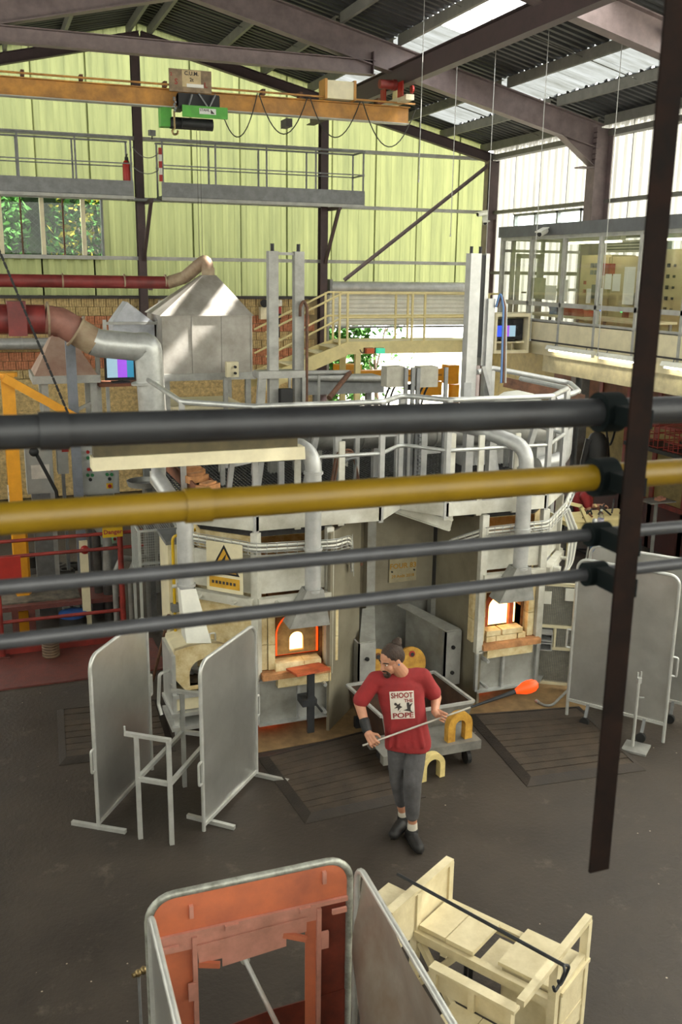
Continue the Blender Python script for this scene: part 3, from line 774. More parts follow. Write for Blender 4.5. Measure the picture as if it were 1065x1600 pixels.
def monitor(lab, x0, x1, z0, z1, y, bars, stand=True):
    t = thing('monitor', lab, 'monitor', ((x0 + x1) / 2, y, z0))
    MB().box(x0, x1, y, y + .05, z0, z1).build('case', 'black', t)
    s = MB().box(x0 + .02, x1 - .02, y - .004, y, z0 + .02, z1 - .02).build('screen', mat('screen_dark', '#24262a', .25), t)
    for (a, c, e_, f_, mm) in bars:
        MB().box(x0 + .02 + (x1 - x0 - .04) * a, x0 + .02 + (x1 - x0 - .04) * c, y - .007, y - .003, z0 + .02 + (z1 - z0 - .04) * e_, z0 + .02 + (z1 - z0 - .04) * f_).build('colour_bar', mm, s)
    if stand: MB().box((x0 + x1) / 2 - .12, (x0 + x1) / 2 + .12, y - .06, y + .1, z0 - .03, z0 - .015).box((x0 + x1) / 2 - .03, (x0 + x1) / 2 + .03, y + .01, y + .04, z0 - .02, z0).build('stand', 'black', t)
monitor('monitor showing blue and purple bars in the cream housing', 8.45, 9.02, 3.46, 3.82, Y + .14, ((.03, .27, .1, .7, 'bar_blue'), (.27, .52, .1, .7, 'bar_violet'), (.52, .76, .1, .7, 'bar_grey')))

# ------------------------------------------------------------------ cream gangway in front of the shutter
GY = 16.0
gw = thing('gangway', 'cream gangway with stairs and railings in front of the roller shutter', 'gangway', (7.5, GY, 0))
for y in (GY, GY + .75):
    MB().box(6.1, 9.1, y - .03, y + .03, 3.16, 3.38).build('stringer', 'cream', gw)
    MB().prism([(6.1, y - .03, 3.38), (6.1, y - .03, 3.14), (4.5, y - .03, 2.52), (4.5, y - .03, 2.80)], (0, .06, 0)).build('stair_stringer', 'cream', gw)
    for x in (5.95, 6.1, 7.35, 7.6, 8.9): MB().bar((x, y, 3.3), (x, y, 4.22), .035).build('railing_post', 'cream', gw)
    for dz, dz2 in ((4.22, 3.42), (3.8, 3.0)):
        MB().tube([(4.6, y, dz2 + .14), (6.0, y, dz), (9.1, y, dz)], .018, 8).build('handrail', 'cream', gw)
MB().box(6.1, 9.1, GY, GY + .75, 3.33, 3.37).build('deck', 'cream_pale', gw)
for i in range(6): MB().cbox((5.95 - .26 * i, GY + .37, 3.28 - .1 * i), .24, .7, .03).build('tread', 'cream_pale', gw)
for x in (6.3, 8.95):
    for y in (GY, GY + .75): MB().box(x - .05, x + .05, y - .04, y + .04, 0, 3.16).build('post', 'cream', gw)
for px_, mm, lab in ((577, 'beacon_orange', 'orange warning beacon under the cream gangway'), (594, 'beacon_green', 'green signal lamp under the cream gangway')):
    if mm == 'beacon_orange': mat('beacon_orange', '#c65a28', .4)
    else: emit('beacon_green', '#49c79a', .8)
    p = gy(px_, 548, GY - .1)
    t = thing('signal_lamp', lab, 'signal lamp', p)
    MB().cbox(p, .14, .1, .09).build('lens', mm, t); MB().cbox(p + V((0, .06, 0)), .17, .03, .1).build('backplate', 'rust', t); MB().tube(sag(p + V((-.07, .05, 0)), p + V((-.16, .06, .02)), .05, 6), .008, 5).build('wire', 'black', t)

# ------------------------------------------------------------------ greenery outside, a bright yard
mat('leaf_green', '#3c662a', .7, 0, .5, 9, col2='#1b330f', spec=.08); mat('leaf_yellow', '#a09530', .7, 0, .4, 9, spec=.08); mat('bark', '#4b3d30', .9)
def shrub(lab, c, sx, sy, sz, n, leaf, mm, seed, grp='greenery outside the wall', twig=6):
    rnd = random.Random(seed); c = V(c)
    t = thing('leafy_tree', lab, 'tree', (c.x, c.y, 0), grp)
    tr = MB(); tr.tube([(c.x, c.y, 0), (c.x + .1, c.y, c.z * .5), (c.x, c.y, c.z)], .09, 8, r1=.04)
    for _ in range(twig):
        a = V((rnd.uniform(-1, 1) * sx, rnd.uniform(-1, 1) * sy, rnd.uniform(-.8, 1) * sz)) * .8
        tr.tube([V((c.x, c.y, c.z - sz * .5)), c + a * .5 + V((0, 0, .1)), c + a], .03, 6, r1=.008)
    tr.build('trunk', 'bark', t)
    for mat_i, (mname, share) in enumerate(mm):
        lf = MB()
        for _ in range(int(n * share)):
            while True:
                p = V((rnd.uniform(-1, 1), rnd.uniform(-1, 1), rnd.uniform(-1, 1)))
                if .25 < p.length < 1: break
            p = c + V((p.x * sx, p.y * sy, p.z * sz)); a = V((rnd.gauss(0, 1), rnd.gauss(0, 1), rnd.gauss(0, .6))).normalized(); b_ = a.orthogonal().normalized(); k = a.cross(b_)
            b_ = b_ * math.cos(rnd.random() * 6) + k * math.sin(rnd.random() * 6); l = leaf * rnd.uniform(.6, 1.3)
            lf.add([p - a * l, p + b_ * l * .42, p + a * l, p - b_ * l * .42], [(0, 1, 2, 3)])
        lf.build('foliage', mname, t, kind='stuff')
GL = (('leaf_green', .75), ('leaf_yellow', .25)); GG = (('leaf_green', 1.),)
shrub('green tree behind the wall window, left panes', (.15, 22.2, 5.2), 1.1, .9, 1.6, 1700, .11, GG, 1)
shrub('tree with yellowing leaves behind the wall window, right panes', (2.5, 22.0, 5.1), 1.1, .9, 1.6, 1700, .11, GL, 2)
shrub('dense green tree outside the shutter, at its left jamb', (8.1, 22.3, 2.6), 1.1, .8, 1.9, 2600, .11, GG, 3)
shrub('lighter thin tree outside the half open shutter, right of the dense tree', (9.6, 23.2, 2.6), 1.1, .8, 1.6, 420, .1, GG, 4)
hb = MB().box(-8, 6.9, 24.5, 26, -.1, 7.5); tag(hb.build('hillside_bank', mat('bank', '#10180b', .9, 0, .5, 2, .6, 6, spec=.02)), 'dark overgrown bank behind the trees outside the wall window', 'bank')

# orange jib lying behind the furnaces
t = thing('jib_crane', 'orange lifting jib in front of the half open shutter', 'crane', (7.6, 17, 0))
def bx_px(x0, y0, x1, y1, Y, d): 
    a, c = gy(x0, (y0 + y1) / 2, Y), gy(x1, (y0 + y1) / 2, Y); zt, zb = gy((x0 + x1) / 2, y0, Y).z, gy((x0 + x1) / 2, y1, Y).z
    return MB().box(a.x, c.x, Y, Y + d, zb, zt)
bx_px(527, 570, 565, 579, 16.95, .25).build('jib_end', 'yellow_machine', t)
ja = bx_px(546, 578, 705, 597, 17, .22).build('jib_arm', 'yellow_machine', t)
bx_px(560, 586, 690, 589, 16.985, .02).build('stiffener', 'orange_crane', ja)
bx_px(700, 571, 717, 600, 16.95, .3).build('slew_head', 'yellow_machine', t)
p = gy(709, 600, 17.1); MB().cyl((p.x, 17.1, 0), (p.x, 17.1, p.z), .11, 16).build('post', 'yellow_machine', t, smooth=True)
bx_px(655, 597, 690, 618, 17.0, .2).build('trolley', 'yellow_machine', t)
for k in (0, 1): bx_px(637 + 9 * k, 600, 641 + 9 * k, 610, 16.97, .02).build('stripe', 'black', t)
# ------------------------------------------------------------------ the two furnaces
DZ = 2.32          # working platform level
emit('fire_white', '#ffc777', 5.5); emit('ember', '#ff5a1c', 2.2); emit('hot_ring', '#ff4a10', 1.3)
mat('hot_plate', '#b4532c', .7, 0, .3, 10); mat('hearth', '#c9905f', .85, 0, .3, 8, .3, 30); mat('scorched', '#8b5a2c', .85, 0, .5, 6, col2='#3c2414')
mat('furnace_steel', '#a6a7a2', .45, .3, .22, 3, col2='#85847c'); mat('furnace_white', '#cfcfc6', .5, .05, .14, 3, col2='#a9a698'); mat('steel_plain', '#8d8776', .5, .25, .25, 2, col2='#77705f')
mat('sign_yellow', '#c99a2a', .6, 0, .2, 8); mat('dark_steel', '#3b3d40', .5, .4, .2, 8)
def octo(cx, cy, ap, z):
    s = ap * math.tan(PI / 8)
    return [V((cx + x, cy + y, z)) for x, y in ((-s, -ap), (s, -ap), (ap, -s), (ap, s), (s, ap), (-s, ap), (-ap, s), (-ap, -s))]
def ring_faces(mb, lo, hi, idx): 
    for i in idx:
        j = (i + 1) % 8; mb.add([lo[i], lo[j], hi[j], hi[i]], [(0, 1, 2, 3)])
AP = .905
def arch(cx, y, z0, w, h, n=10):
    """arched outline: flat foot at z0, half-round head; equal point count 2n"""
    pts = []; r = w / 2; hs = max(.0, h - r)
    pts += [V((cx + r, y, z0)), V((cx + r, y, z0 + hs))]
    for i in range(1, 2 * n - 3): 
        a = PI * i / (2 * n - 3); pts.append(V((cx + r * math.cos(a), y, z0 + hs + r * math.sin(a))))
    pts += [V((cx - r, y, z0 + hs)), V((cx - r, y, z0))]
    return pts
def face_frame(c, i):
    """midpoint, outward normal and tangent of octagon face i"""
    a = -PI / 2 + PI / 4 * i; n = V((math.cos(a), math.sin(a), 0)); t = V((-n.y, n.x, 0)); return n, t
def furnace(lab, cx, cy, ox, side, bright, faces=(0, 1, 2, 7, 6), xmin=-99):
    """octagonal pot furnace; ox: offset of the working port on the front face"""
    t = thing('glass_furnace', lab, 'furnace', (cx, cy, 0))
    F = cy - AP
    lo, hi = octo(cx, cy, AP - .1, .14), octo(cx, cy, AP - .1, 2.1)
    cl = lambda L: [V((max(p.x, xmin), p.y, p.z)) for p in L]
    core = MB(); ring_faces(core, cl(octo(cx, cy, AP - .12, .7)), cl(octo(cx, cy, AP - .12, 2.08)), range(1, 8))
    core.add(cl(octo(cx, cy, AP - .12, 2.08)), [tuple(range(8))]); core.build('refractory_core', 'refractory', t)
    MB().prism(cl(octo(cx, cy, AP - .1, .14)), (0, 0, .05)).build('bottom_plate', 'dark_steel', t)
    for dx, dy in ((-.55, -.3), (.55, -.3), (-.55, .5), (.55, .5)): MB().cyl((cx + dx, cy + dy, 0), (cx + dx, cy + dy, .14), .06, 10).build('foot', 'black', t)
    MB().cyl((cx - .2, cy - .5, .02), (cx - .2, cy - .5, .12), .16, 14).build('burner', 'ember', t)
    # steel skirt, a panel a face, with flanges
    for i in faces:
        n, tg = face_frame(None, i); c = V((cx, cy, 0)) + n * AP; w = .375
        a, b_ = c - tg * w, c + tg * w
        if i == 0: panel_y = 0
        m = MB(); m.prism([a + V((0, 0, .16)), b_ + V((0, 0, .16)), b_ + V((0, 0, .62)), a + V((0, 0, .62))], n * -.03)
        sk = m.build('skirt_panel', 'furnace_steel', t)
        for z in (.16, .64): MB().prism([a + V((0, 0, z)), b_ + V((0, 0, z)), b_ + n * .07 + V((0, 0, z)), a + n * .07 + V((0, 0, z))], (0, 0, .015)).build('flange', 'galv', sk)
        for q in (-w, -.08 if i else .05 * side, w): MB().bar(c + tg * q + n * .02 + V((0, 0, .17)), c + tg * q + n * .02 + V((0, 0, .63)), .03, .04, up=n).build('rib', 'galv', sk)
        if i == 0:
            for z in (.25, .55): MB().cyl(c + tg * (.3 * side) + V((0, 0, z)), c + tg * (.3 * side) + n * .14 + V((0, 0, z)), .02, 8).build('bolt', 'galv', sk)
    # hearth slab and the front of fire brick with its arched port
    pc = cx + ox
    MB().box(cx - .34, cx + .37, F - .1, F + .15, .66, .72).build('hearth_plate', 'hearth', t)
    MB().box(pc - .26, pc + .3, F - .08, F + .1, .56, .67).build('sill_block', 'refractory', t)
    z0, W, Hh = .82, .46, .46
    outer = arch(pc, F + .1, .72, .62, .7); 
    o2 = []
    inn = arch(pc, F + .1, z0, W, Hh); k = len(inn)
    # outer rectangle sampled with as many points as the arch
    for p in inn:
        d = p - V((pc, F + .1, z0 + .2)); s = max(abs(d.x) / .3, abs(d.z) / (.45 if d.z > 0 else .28)); o2.append(V((pc, F + .1, z0 + .2)) + d / s)
    MB().ngon_hole(o2, inn, (0, .12, 0)).build('port_surround', 'scorched', t)
    lining = MB(); fr = inn; bk = [p + V((0, .35, 0)) for p in inn]
    lining.add(fr + bk, [(i, (i + 1) % k, k + (i + 1) % k, k + i) for i in range(k)]); lining.build('port_lining', 'hearth', t)
    if bright:      # open port: the fire shows
        a2 = arch(pc + .02, F + .22, z0 - .01, .42, .42); MB().prism(a2, (0, .03, 0)).build('fire', 'fire_white', t)
        i3 = arch(pc - .03, F + .12, z0, .26, .36); o3 = arch(pc - .03, F + .12, z0, .36, .43); MB().ngon_hole(o3, i3, (0, .05, 0)).build('port_ring', 'hot_plate', t)
        br = block_fire
        for (bxx, bz, w) in ((-.19, .72, .12), (.0, .72, .26), (.19, .72, .1), (-.16, .785, .18), (.07, .785, .26)): MB().box(pc + bxx - w / 2 + .004, pc + bxx + w / 2 - .004, F - .02, F + .12, bz + .002, bz + .06).build('fire_brick', 'refractory', t)
    else:           # port closed by an arched plug with a small glowing hole
        i3 = arch(pc + .0, F + .13, z0 + .03, .15, .2); o3 = arch(pc, F + .13, z0, .42, .43); pl = MB().ngon_hole(o3, i3, (0, .06, 0)).build('port_plug', 'brass' if 0 else mat('plug_clay', '#a5824e', .8, 0, .3, 8), t)
        MB().prism(arch(pc + .0, F + .17, z0 + .02, .18, .24), (0, .03, 0)).build('fire', 'fire_white', t)
        i4 = arch(pc, F + .12, z0, .42, .43); o4 = arch(pc, F + .12, z0 - .01, .455, .455); MB().ngon_hole(o4, i4, (0, .03, 0)).build('glowing_joint', 'hot_ring', t)
        for (bxx, w) in ((-.12, .3), (.12, .18)): MB().box(pc + bxx - w / 2, pc + bxx + w / 2 - .004, F - .04, F + .12, .72, .8).build('fire_brick', 'refractory', t)
        sh = MB().cbox((pc + .02, F - .18, .765), .36, .26, .02, R(8), (R(-7), 'X')).build('rest_shelf', 'hot_plate', t)
        MB().box(pc, pc + .07, F - .24, F - .2, .1, .76).build('shelf_post', 'dark_steel', sh)
        MB().box(pc - .06, pc + .09, F - .26, F - .08, .40, .47).build('shelf_clamp', 'dark_steel', sh)
        MB().cyl((pc + .07, F - .25, .43), (pc + .14, F - .27, .33), .012, 8).build('clamp_lever', 'black', sh)
    # jamb bricks each side, pale lintel bricks above
    for sx in (-1, 1):
        for q in (0, 1):
            for z in (.73, 1.0):
                x = pc + sx * (.30 + .075 * q); MB().box(x - .034, x + .034, F + .0 + .02 * q, F + .12, z, z + (.262 if z < .9 else .40)).build('jamb_brick', 'refractory', t)
    for q in range(4): MB().box(pc - .31 + .155 * q, pc - .31 + .15 + .155 * q, F + .03, F + .12, 1.27, 1.41).build('lintel_brick', 'scorched' if q in (1, 2) else 'refractory', t)
    # posts at the corners, ring of hollow section, upper white panels
    for i in range(8):
        n, tg = face_frame(None, i); c = V((cx, cy, 0)) + n * AP
        if i in faces:
            MB().bar(c + tg * .375 + V((0, 0, .62)), c + tg * .375 + V((0, 0, 2.16)), .075, .075, up=n).build('corner_post', 'furnace_white', t)
            MB().bar(c - tg * .37 + n * .05 + V((0, 0, 1.47)), c + tg * .37 + n * .05 + V((0, 0, 1.47)), .085, .085).build('ring_beam', 'furnace_white', t)
            m = MB(); a, b_ = c - tg * .33, c + tg * .33
            m.prism([a + V((0, 0, 1.54)), b_ + V((0, 0, 1.54)), b_ + V((0, 0, 1.92)), a + V((0, 0, 1.92))], n * -.03); m.build('upper_panel', 'furnace_white', t)
            for q in (-.2, .2): MB().cyl(c + tg * q + n * .09 + V((0, 0, 1.47)), c + tg * q + n * .16 + V((0, 0, 1.47)), .022, 8).build('tie_bolt', 'furnace_white', t)
            if i in (7, 6):
                m = MB(); m.prism([a + V((0, 0, .66)), b_ + V((0, 0, .66)), b_ + V((0, 0, 1.42)), a + V((0, 0, 1.42))], n * -.04); m.build('side_brickwork', 'refractory', t)
    return t
block_fire = None
fA = furnace('glass furnace with a small arched glow in its port, left of the man', 2.70, 9.39, .08, 1, False, (0, 7, 6))
fB = furnace('glass furnace with a wide open white-hot port, behind the hot gob', 5.15, 9.38, -.02, -1, True, (0, 1, 2), 4.76)
# plain steel faces towards the bay between the furnaces
for f_, a, b_, nn in ((fA, V((3.06, 8.40, 0)), V((3.6, 8.96, 0)), V((-.7, .7, 0))), (fB, V((4.66, 9.34, 0)), V((4.80, 8.46, 0)), V((1, .1, 0)))):
    MB().prism([a, b_, b_ + V((0, 0, 2.12)), a + V((0, 0, 2.12))], nn * .03).build('cladding', 'steel_plain', f_)
MB().bar((4.78, 8.45, .62), (4.78, 8.45, 2.16), .075, .075).build('corner_post', 'furnace_white', fB)
# high-voltage sign on the left face of furnace A
n, tg = face_frame(None, 7); c = V((2.70, 9.39, 0)) + n * (AP + .12)
def onf(q, z, d=0.): return c + tg * q + n * d + V((0, 0, z))
ws = thing('warning_sign', 'yellow high-voltage warning sign on the left furnace', 'sign', onf(0.1, 1.6))
MB().prism([onf(-.10, 1.56), onf(.30, 1.56), onf(.30, 2.06), onf(-.10, 2.06)], n * .01).build('board', 'cream_pale', ws)
tri = [onf(-.07, 1.74, .011), onf(.27, 1.74, .011), onf(.10, 2.04, .011)]; tm = sum(tri, V()) / 3
MB().prism(tri, n * .003).build('triangle_border', 'black', ws)
MB().prism([tm + (p - tm) * .8 + n * .003 for p in tri], n * .002).build('triangle_field', 'sign_yellow', ws)
MB().prism([onf(.13, 1.96, .018), onf(.06, 1.86, .018), onf(.10, 1.865, .018), onf(.07, 1.78, .018), onf(.15, 1.885, .018), onf(.11, 1.88, .018)], n * .002).build('lightning_bolt', 'black', ws)
MB().prism([onf(-.07, 1.6, .011), onf(.27, 1.6, .011), onf(.27, 1.71, .011), onf(-.07, 1.71, .011)], n * .002).build('caption_field', 'sign_yellow', ws)
for k in range(7): MB().prism([onf(-.04 + .04 * k, 1.64, .013), onf(-.015 + .04 * k, 1.64, .013), onf(-.015 + .04 * k, 1.67, .013), onf(-.04 + .04 * k, 1.67, .013)], n * .002).build('print_mark', 'letter_dark', ws)
# bay between the furnaces
bay = thing('furnace_bay', 'grey steel cladding between the two furnaces, carrying the engraved plate', 'cladding', (4.2, 9.4, 0))
MB().box(3.55, 4.85, 9.38, 9.42, 1.0, 2.1).build('upper_panel', 'steel_plain', bay)
MB().box(3.75, 4.7, 9.5, 9.53, 0, 1.0).build('lower_panel', 'furnace_steel', bay)
MB().box(3.55, 4.85, 9.3, 9.42, .97, 1.01).build('shelf', 'furnace_steel', bay)
for x in (3.86, 4.66): MB().box(x - .05, x + .05, 9.28, 9.38, 0, 2.1 if x < 4 else 1.0).build('post', 'furnace_steel', bay)
MB().box(4.66, 4.72, 9.3, 9.38, 1.0, 2.1).build('channel', 'dark_steel', bay)
for x0, sx in ((3.5, 1), (4.52, -1)):
    bk = MB().box(x0, x0 + .2, 8.72, 8.74, .15, .78).box(x0, x0 + .02, 8.72, 9.05, .15, .78).build('angle_bracket', 'pale_steel', bay)
    for z in (.6, .3): MB().cyl((x0 + .1, 8.7, z), (x0 + .1, 8.722, z), .022, 10).build('bolt_hole', 'black', bk)
    MB().prism([(x0 + .02, 8.74, .78), (x0 + .2, 8.74, .78), (x0 + .3 * sx + .1, 9.25, .95), (x0 + .3 * sx - .05, 9.25, .95)], (0, 0, .015)).build('gusset', 'furnace_steel', bay)
MB().prism([(4.54, 8.74, .1), (4.54, 8.74, .78), (4.3, 9.28, .95), (4.3, 9.28, .1)], (.02, 0, 0)).build('wing_panel', 'furnace_steel', bay)
MB().cyl((3.66, 9.38, 1.5), (3.72, 9.22, 1.49), .018, 8).build('stud', 'rust', bay)
pl = thing('engraved_plate', 'pale plate engraved FOUR 83 on the cladding between the furnaces', 'plate', (4.16, 9.36, 1.34))
mat('plate_metal', '#a59c80', .5, .2)
P0 = gy(608, 874, 9.365); P1 = gy(649, 906, 9.365)
MB().box(P0.x, P1.x, 9.355, 9.38, P1.z, P0.z).build('plate', 'plate_metal', pl)
mat('engraved', '#a87f26', .6)
cxp = (P0.x + P1.x) / 2; hz = P0.z - P1.z
text('lettering', 'FOUR 83', 'engraved', pl, (cxp, 9.352, P1.z + hz * .68), (1, 0, 0), (0, 0, 1), .085, .001, bold=.002)
text('lettering', '29 Août 2018', 'engraved', pl, (cxp, 9.352, P1.z + hz * .25), (1, 0, 0), (0, 0, 1), .05, .001, bold=.001)
for x in (P0.x + .03, P1.x - .03): MB().cyl((x, 9.34, P1.z + hz * .47), (x, 9.356, P1.z + hz * .47), .01, 8).build('screw', 'black', pl)

# ------------------------------------------------------------------ port hoods and their exhaust pipes
def flange(m, p, d, r): m.cyl(V(p) - V(d).normalized() * .012, V(p) + V(d).normalized() * .012, r, 16)
def port_hood(lab, x, y, path, tilt=0., par=None):
    t = thing('port_hood', lab, 'hood', (x, y, 1.1))
    h_ = MB(); b0 = [(x - .20 + tilt, y - .1, 1.26), (x + .2 + tilt, y - .13, 1.27), (x + .2 + tilt, y + .1, 1.29), (x - .21 + tilt, y + .1, 1.28)]
    t0 = [(x - .06, y - .08, 1.62), (x + .11, y - .08, 1.62), (x + .11, y + .08, 1.62), (x - .06, y + .08, 1.62)]
    h_.add(b0 + t0, [(0, 1, 5, 4), (1, 2, 6, 5), (2, 3, 7, 6), (3, 0, 4, 7)])
    h_.build('funnel', 'alu_dull', t)
    MB().tube(fillet(path, .22, 6), .078, 16).build('exhaust_pipe', 'alu_paint', t, smooth=True)
    for p, d in ((path[0], (0, 0, 1)), ((path[0][0], path[0][1], 2.02), (0, 0, 1)), ((path[1][0], path[1][1], path[1][2] - .22), (0, 0, 1))):
        m = MB(); flange(m, p, d, .094); m.build('pipe_flange', 'alu_paint', t, smooth=True)
port_hood('sheet metal hood over the left furnace port with a bent exhaust pipe', 2.81, 8.28, [(2.835, 8.28, 1.6), (2.835, 8.28, 2.98), (2.5, 8.75, 3.02), (2.1, 9.6, 3.02)], -.04)
port_hood('sheet metal hood over the white-hot port with a bent exhaust pipe', 5.11, 8.28, [(5.135, 8.28, 1.6), (5.135, 8.28, 2.88), (4.85, 8.8, 3.0), (4.75, 9.66, 2.98)], -.06)
t = thing('port_hood', 'slanted white chute beside the yellow gas pipe, left of the furnaces', 'hood', (1.7, 8.55, 1.2))
m = MB(); m.add([(1.62, 8.42, 1.15), (1.86, 8.42, 1.12), (1.86, 8.66, 1.12), (1.62, 8.66, 1.15), (1.59, 8.5, 1.66), (1.74, 8.5, 1.66), (1.74, 8.66, 1.66), (1.59, 8.66, 1.66)], [(0, 1, 5, 4), (1, 2, 6, 5), (2, 3, 7, 6), (3, 0, 4, 7)]); m.build('funnel', 'white_paint', t)
MB().tube(fillet([(1.665, 8.58, 1.65), (1.665, 8.58, 2.34), (1.52, 9.1, 2.62), (1.86, 10.86, 2.82)], .15, 5), .075, 14).build('exhaust_pipe', 'alu_paint', t, smooth=True)
m = MB(); flange(m, (1.665, 8.58, 1.68), (0, 0, 1), .09); m.build('pipe_flange', 'alu_paint', t, smooth=True)

# collecting duct above the platform
t = thing('collecting_duct', 'wide horizontal grey duct above the furnace platform', 'duct', (4.9, 9.8, 2.8))
MB().cyl((3.25, 9.8, 2.84), (6.35, 9.8, 2.78), .165, 22).build('duct', 'alu_dull', t, smooth=True)
MB().cyl((6.35, 9.8, 2.78), (6.9, 9.8, 3.0), .165, 22, r1=.07).build('reducer', 'alu_paint', t, smooth=True)
for x in (3.9, 4.8, 5.6, 6.33):
    m = MB(); flange(m, (x, 9.8, 2.84 - (x - 3.25) * .019), (1, 0, 0), .18); m.build('flange', 'alu_dull', t, smooth=True)
MB().tube(fillet([(6.6, 9.8, 2.86), (6.6, 9.8, 2.4), (6.2, 9.75, 2.35)], .15), .09, 14).build('drop_pipe', 'alu_paint', t, smooth=True)
for x in (4.1, 5.9): MB().box(x - .04, x + .04, 9.76, 9.84, DZ, 2.75).build('support', 'alu_paint', t)

# ------------------------------------------------------------------ working platform on top of the furnaces
pf = thing('furnace_platform', 'grey grating platform with tubular railings on top of the two furnaces', 'platform', (4.1, 10.2, 0))
edge = [(1.75, 10.9), (1.75, 9.0), (2.33, 8.5), (3.62, 8.5), (4.0, 8.9), (4.32, 8.45), (5.5, 8.45), (6.05, 9.0), (6.05, 10.0)]
for (a, c) in zip(edge[:-1], edge[1:]):
    MB().bar((*a, DZ - .07), (*c, DZ - .07), .05, .14).build('fascia', 'furnace_white', pf)
for i, (x, y) in enumerate(edge[1:-1]):
    MB().bar((x, y, DZ - .16), (x, y, 3.37), .05, .05).build('railing_post', 'alu_paint', pf)
for x, y in ((2.75, 8.5), (3.2, 8.5), (4.7, 8.45), (5.12, 8.45)): MB().bar((x, y, DZ - .16), (x, y, 3.0), .06, .03).build('stanchion', 'furnace_white', pf)
for z, r in ((3.37, .028), (2.86, .02)):
    MB().tube(fillet([(*e, z) for e in edge], .12, 4), r, 10).build('rail', 'galv', pf, smooth=True)
gr = MB()       # grating: bearing bars one way, cross rods the other
poly = edge + [(6.6, 12.4), (1.9, 12.4)]
def clip(axis, v):
    xs = []
    for (a, c) in zip(poly, poly[1:] + poly[:1]):
        p, q = a[axis], c[axis]
        if (p - v) * (q - v) < 0: xs.append(a[1 - axis] + (c[1 - axis] - a[1 - axis]) * (v - p) / (q - p))
    return sorted(xs)
v = 1.78
while v < 6.55:
    xs = clip(0, v)
    for a, c in zip(xs[::2], xs[1::2]): gr.bar((v, a + .03, DZ), (v, c, DZ), .006, .03)
    v += .045
v = 8.5
while v < 12.4:
    xs = clip(1, v)
    for a, c in zip(xs[::2], xs[1::2]): gr.bar((a, v, DZ + .005), (c, v, DZ + .005), .006, .012)
    v += .09
gr.build('grating', mat('grating', '#4b4c4d', .55, .3), pf, kind='stuff')
for y in (9.9, 11.2, 12.3): MB().bar((1.8, y, DZ - .1), (6.5, y, DZ - .1), .08, .14).build('joist', 'grey_steel', pf)
for x, y in ((1.85, 10.8), (1.9, 12.2), (6.4, 12.2), (6.0, 10.2), (4.0, 12.2)): MB().bar((x, y, 0), (x, y, DZ - .03), .1, .1).build('leg', 'grey_steel', pf)
# standing frame members on the platform
for (x0, y0, z0), (x1, y1, z1), w in (((2.62, 9.5, DZ), (2.72, 9.5, 3.0), .06), ((2.95, 9.7, DZ), (2.95, 9.7, 3.1), .06), ((3.2, 9.6, DZ), (3.32, 9.6, 2.9), .06), ((3.45, 9.3, DZ), (3.45, 9.3, 2.95), .07), ((3.75, 9.5, DZ), (3.75, 9.5, 3.1), .05), ((4.15, 9.3, DZ), (4.15, 9.3, 3.0), .06), ((4.3, 9.35, DZ), (4.3, 9.35, 3.2), .03), ((4.45, 9.3, DZ), (4.45, 9.3, 3.05), .07), ((4.95, 9.2, DZ - .2), (4.95, 9.2, 2.9), .09), ((5.3, 9.3, DZ - .2), (5.3, 9.3, 2.9), .09), ((5.55, 9.6, DZ), (5.4, 9.6, 3.0), .06), ((5.75, 9.4, DZ), (5.95, 9.4, 3.0), .06), ((6.3, 9.9, 1.9), (6.3, 9.9, 3.0), .12)):
    MB().bar((x0, y0, z0), (x1, y1, z1), w, w).build('frame_member', 'alu_paint', pf)
for k, (x, y) in enumerate(((2.2, 9.1), (2.35, 9.9), (2.5, 10.6), (3.0, 10.9), (3.6, 10.3), (4.0, 10.5), (4.6, 9.7), (4.75, 10.6), (5.05, 9.9), (5.45, 10.1), (5.85, 9.9))):
    z1 = 2.75 + .25 * ((k * 7) % 4) / 3; MB().bar((x, y, DZ), (x + (.06 if k % 3 == 0 else 0), y, z1), .05, .05).build('frame_member', ('alu_paint', 'galv', 'furnace_white')[k % 3], pf)
for k, (x0, y0, x1, y1, z) in enumerate(((2.2, 9.1, 3.0, 9.6, 2.7), (3.0, 10.4, 4.6, 10.4, 2.66), (4.6, 9.7, 5.85, 9.8, 2.6), (3.45, 9.3, 4.15, 9.3, 2.9))): MB().bar((x0, y0, z), (x1, y1, z), .04, .04).build('frame_member', 'alu_paint', pf)
for k in range(4): MB().tube(fillet([(3.35 + .03 * k, 9.2, DZ + .1), (3.4 + .03 * k, 9.2, 2.75 - .03 * k), (3.6 + .02 * k, 9.25, 2.78 - .03 * k), (3.7 - .02 * k, 9.3, DZ + .1)], .1), .014, 6).build('hose', 'rust' if k < 2 else 'grey_steel', pf, smooth=True)
ch = MB()
for i in range(26): ch.cbox((4.38, 9.25, 1.98 + i * .045), .022, .05, .03)
ch.build('chain', 'grey_steel', pf, kind='stuff')
# hanging I-beam frame under the gap of the platform
MB().ibeam((3.95, 8.95, DZ - .12), (4.42, 8.5, DZ - .26), .12, .07, .01).build('hanging_beam', 'furnace_white', pf)
MB().bar((4.38, 8.52, DZ - .2), (4.38, 8.52, 3.02), .1, .06).build('hanging_beam', 'furnace_white', pf)
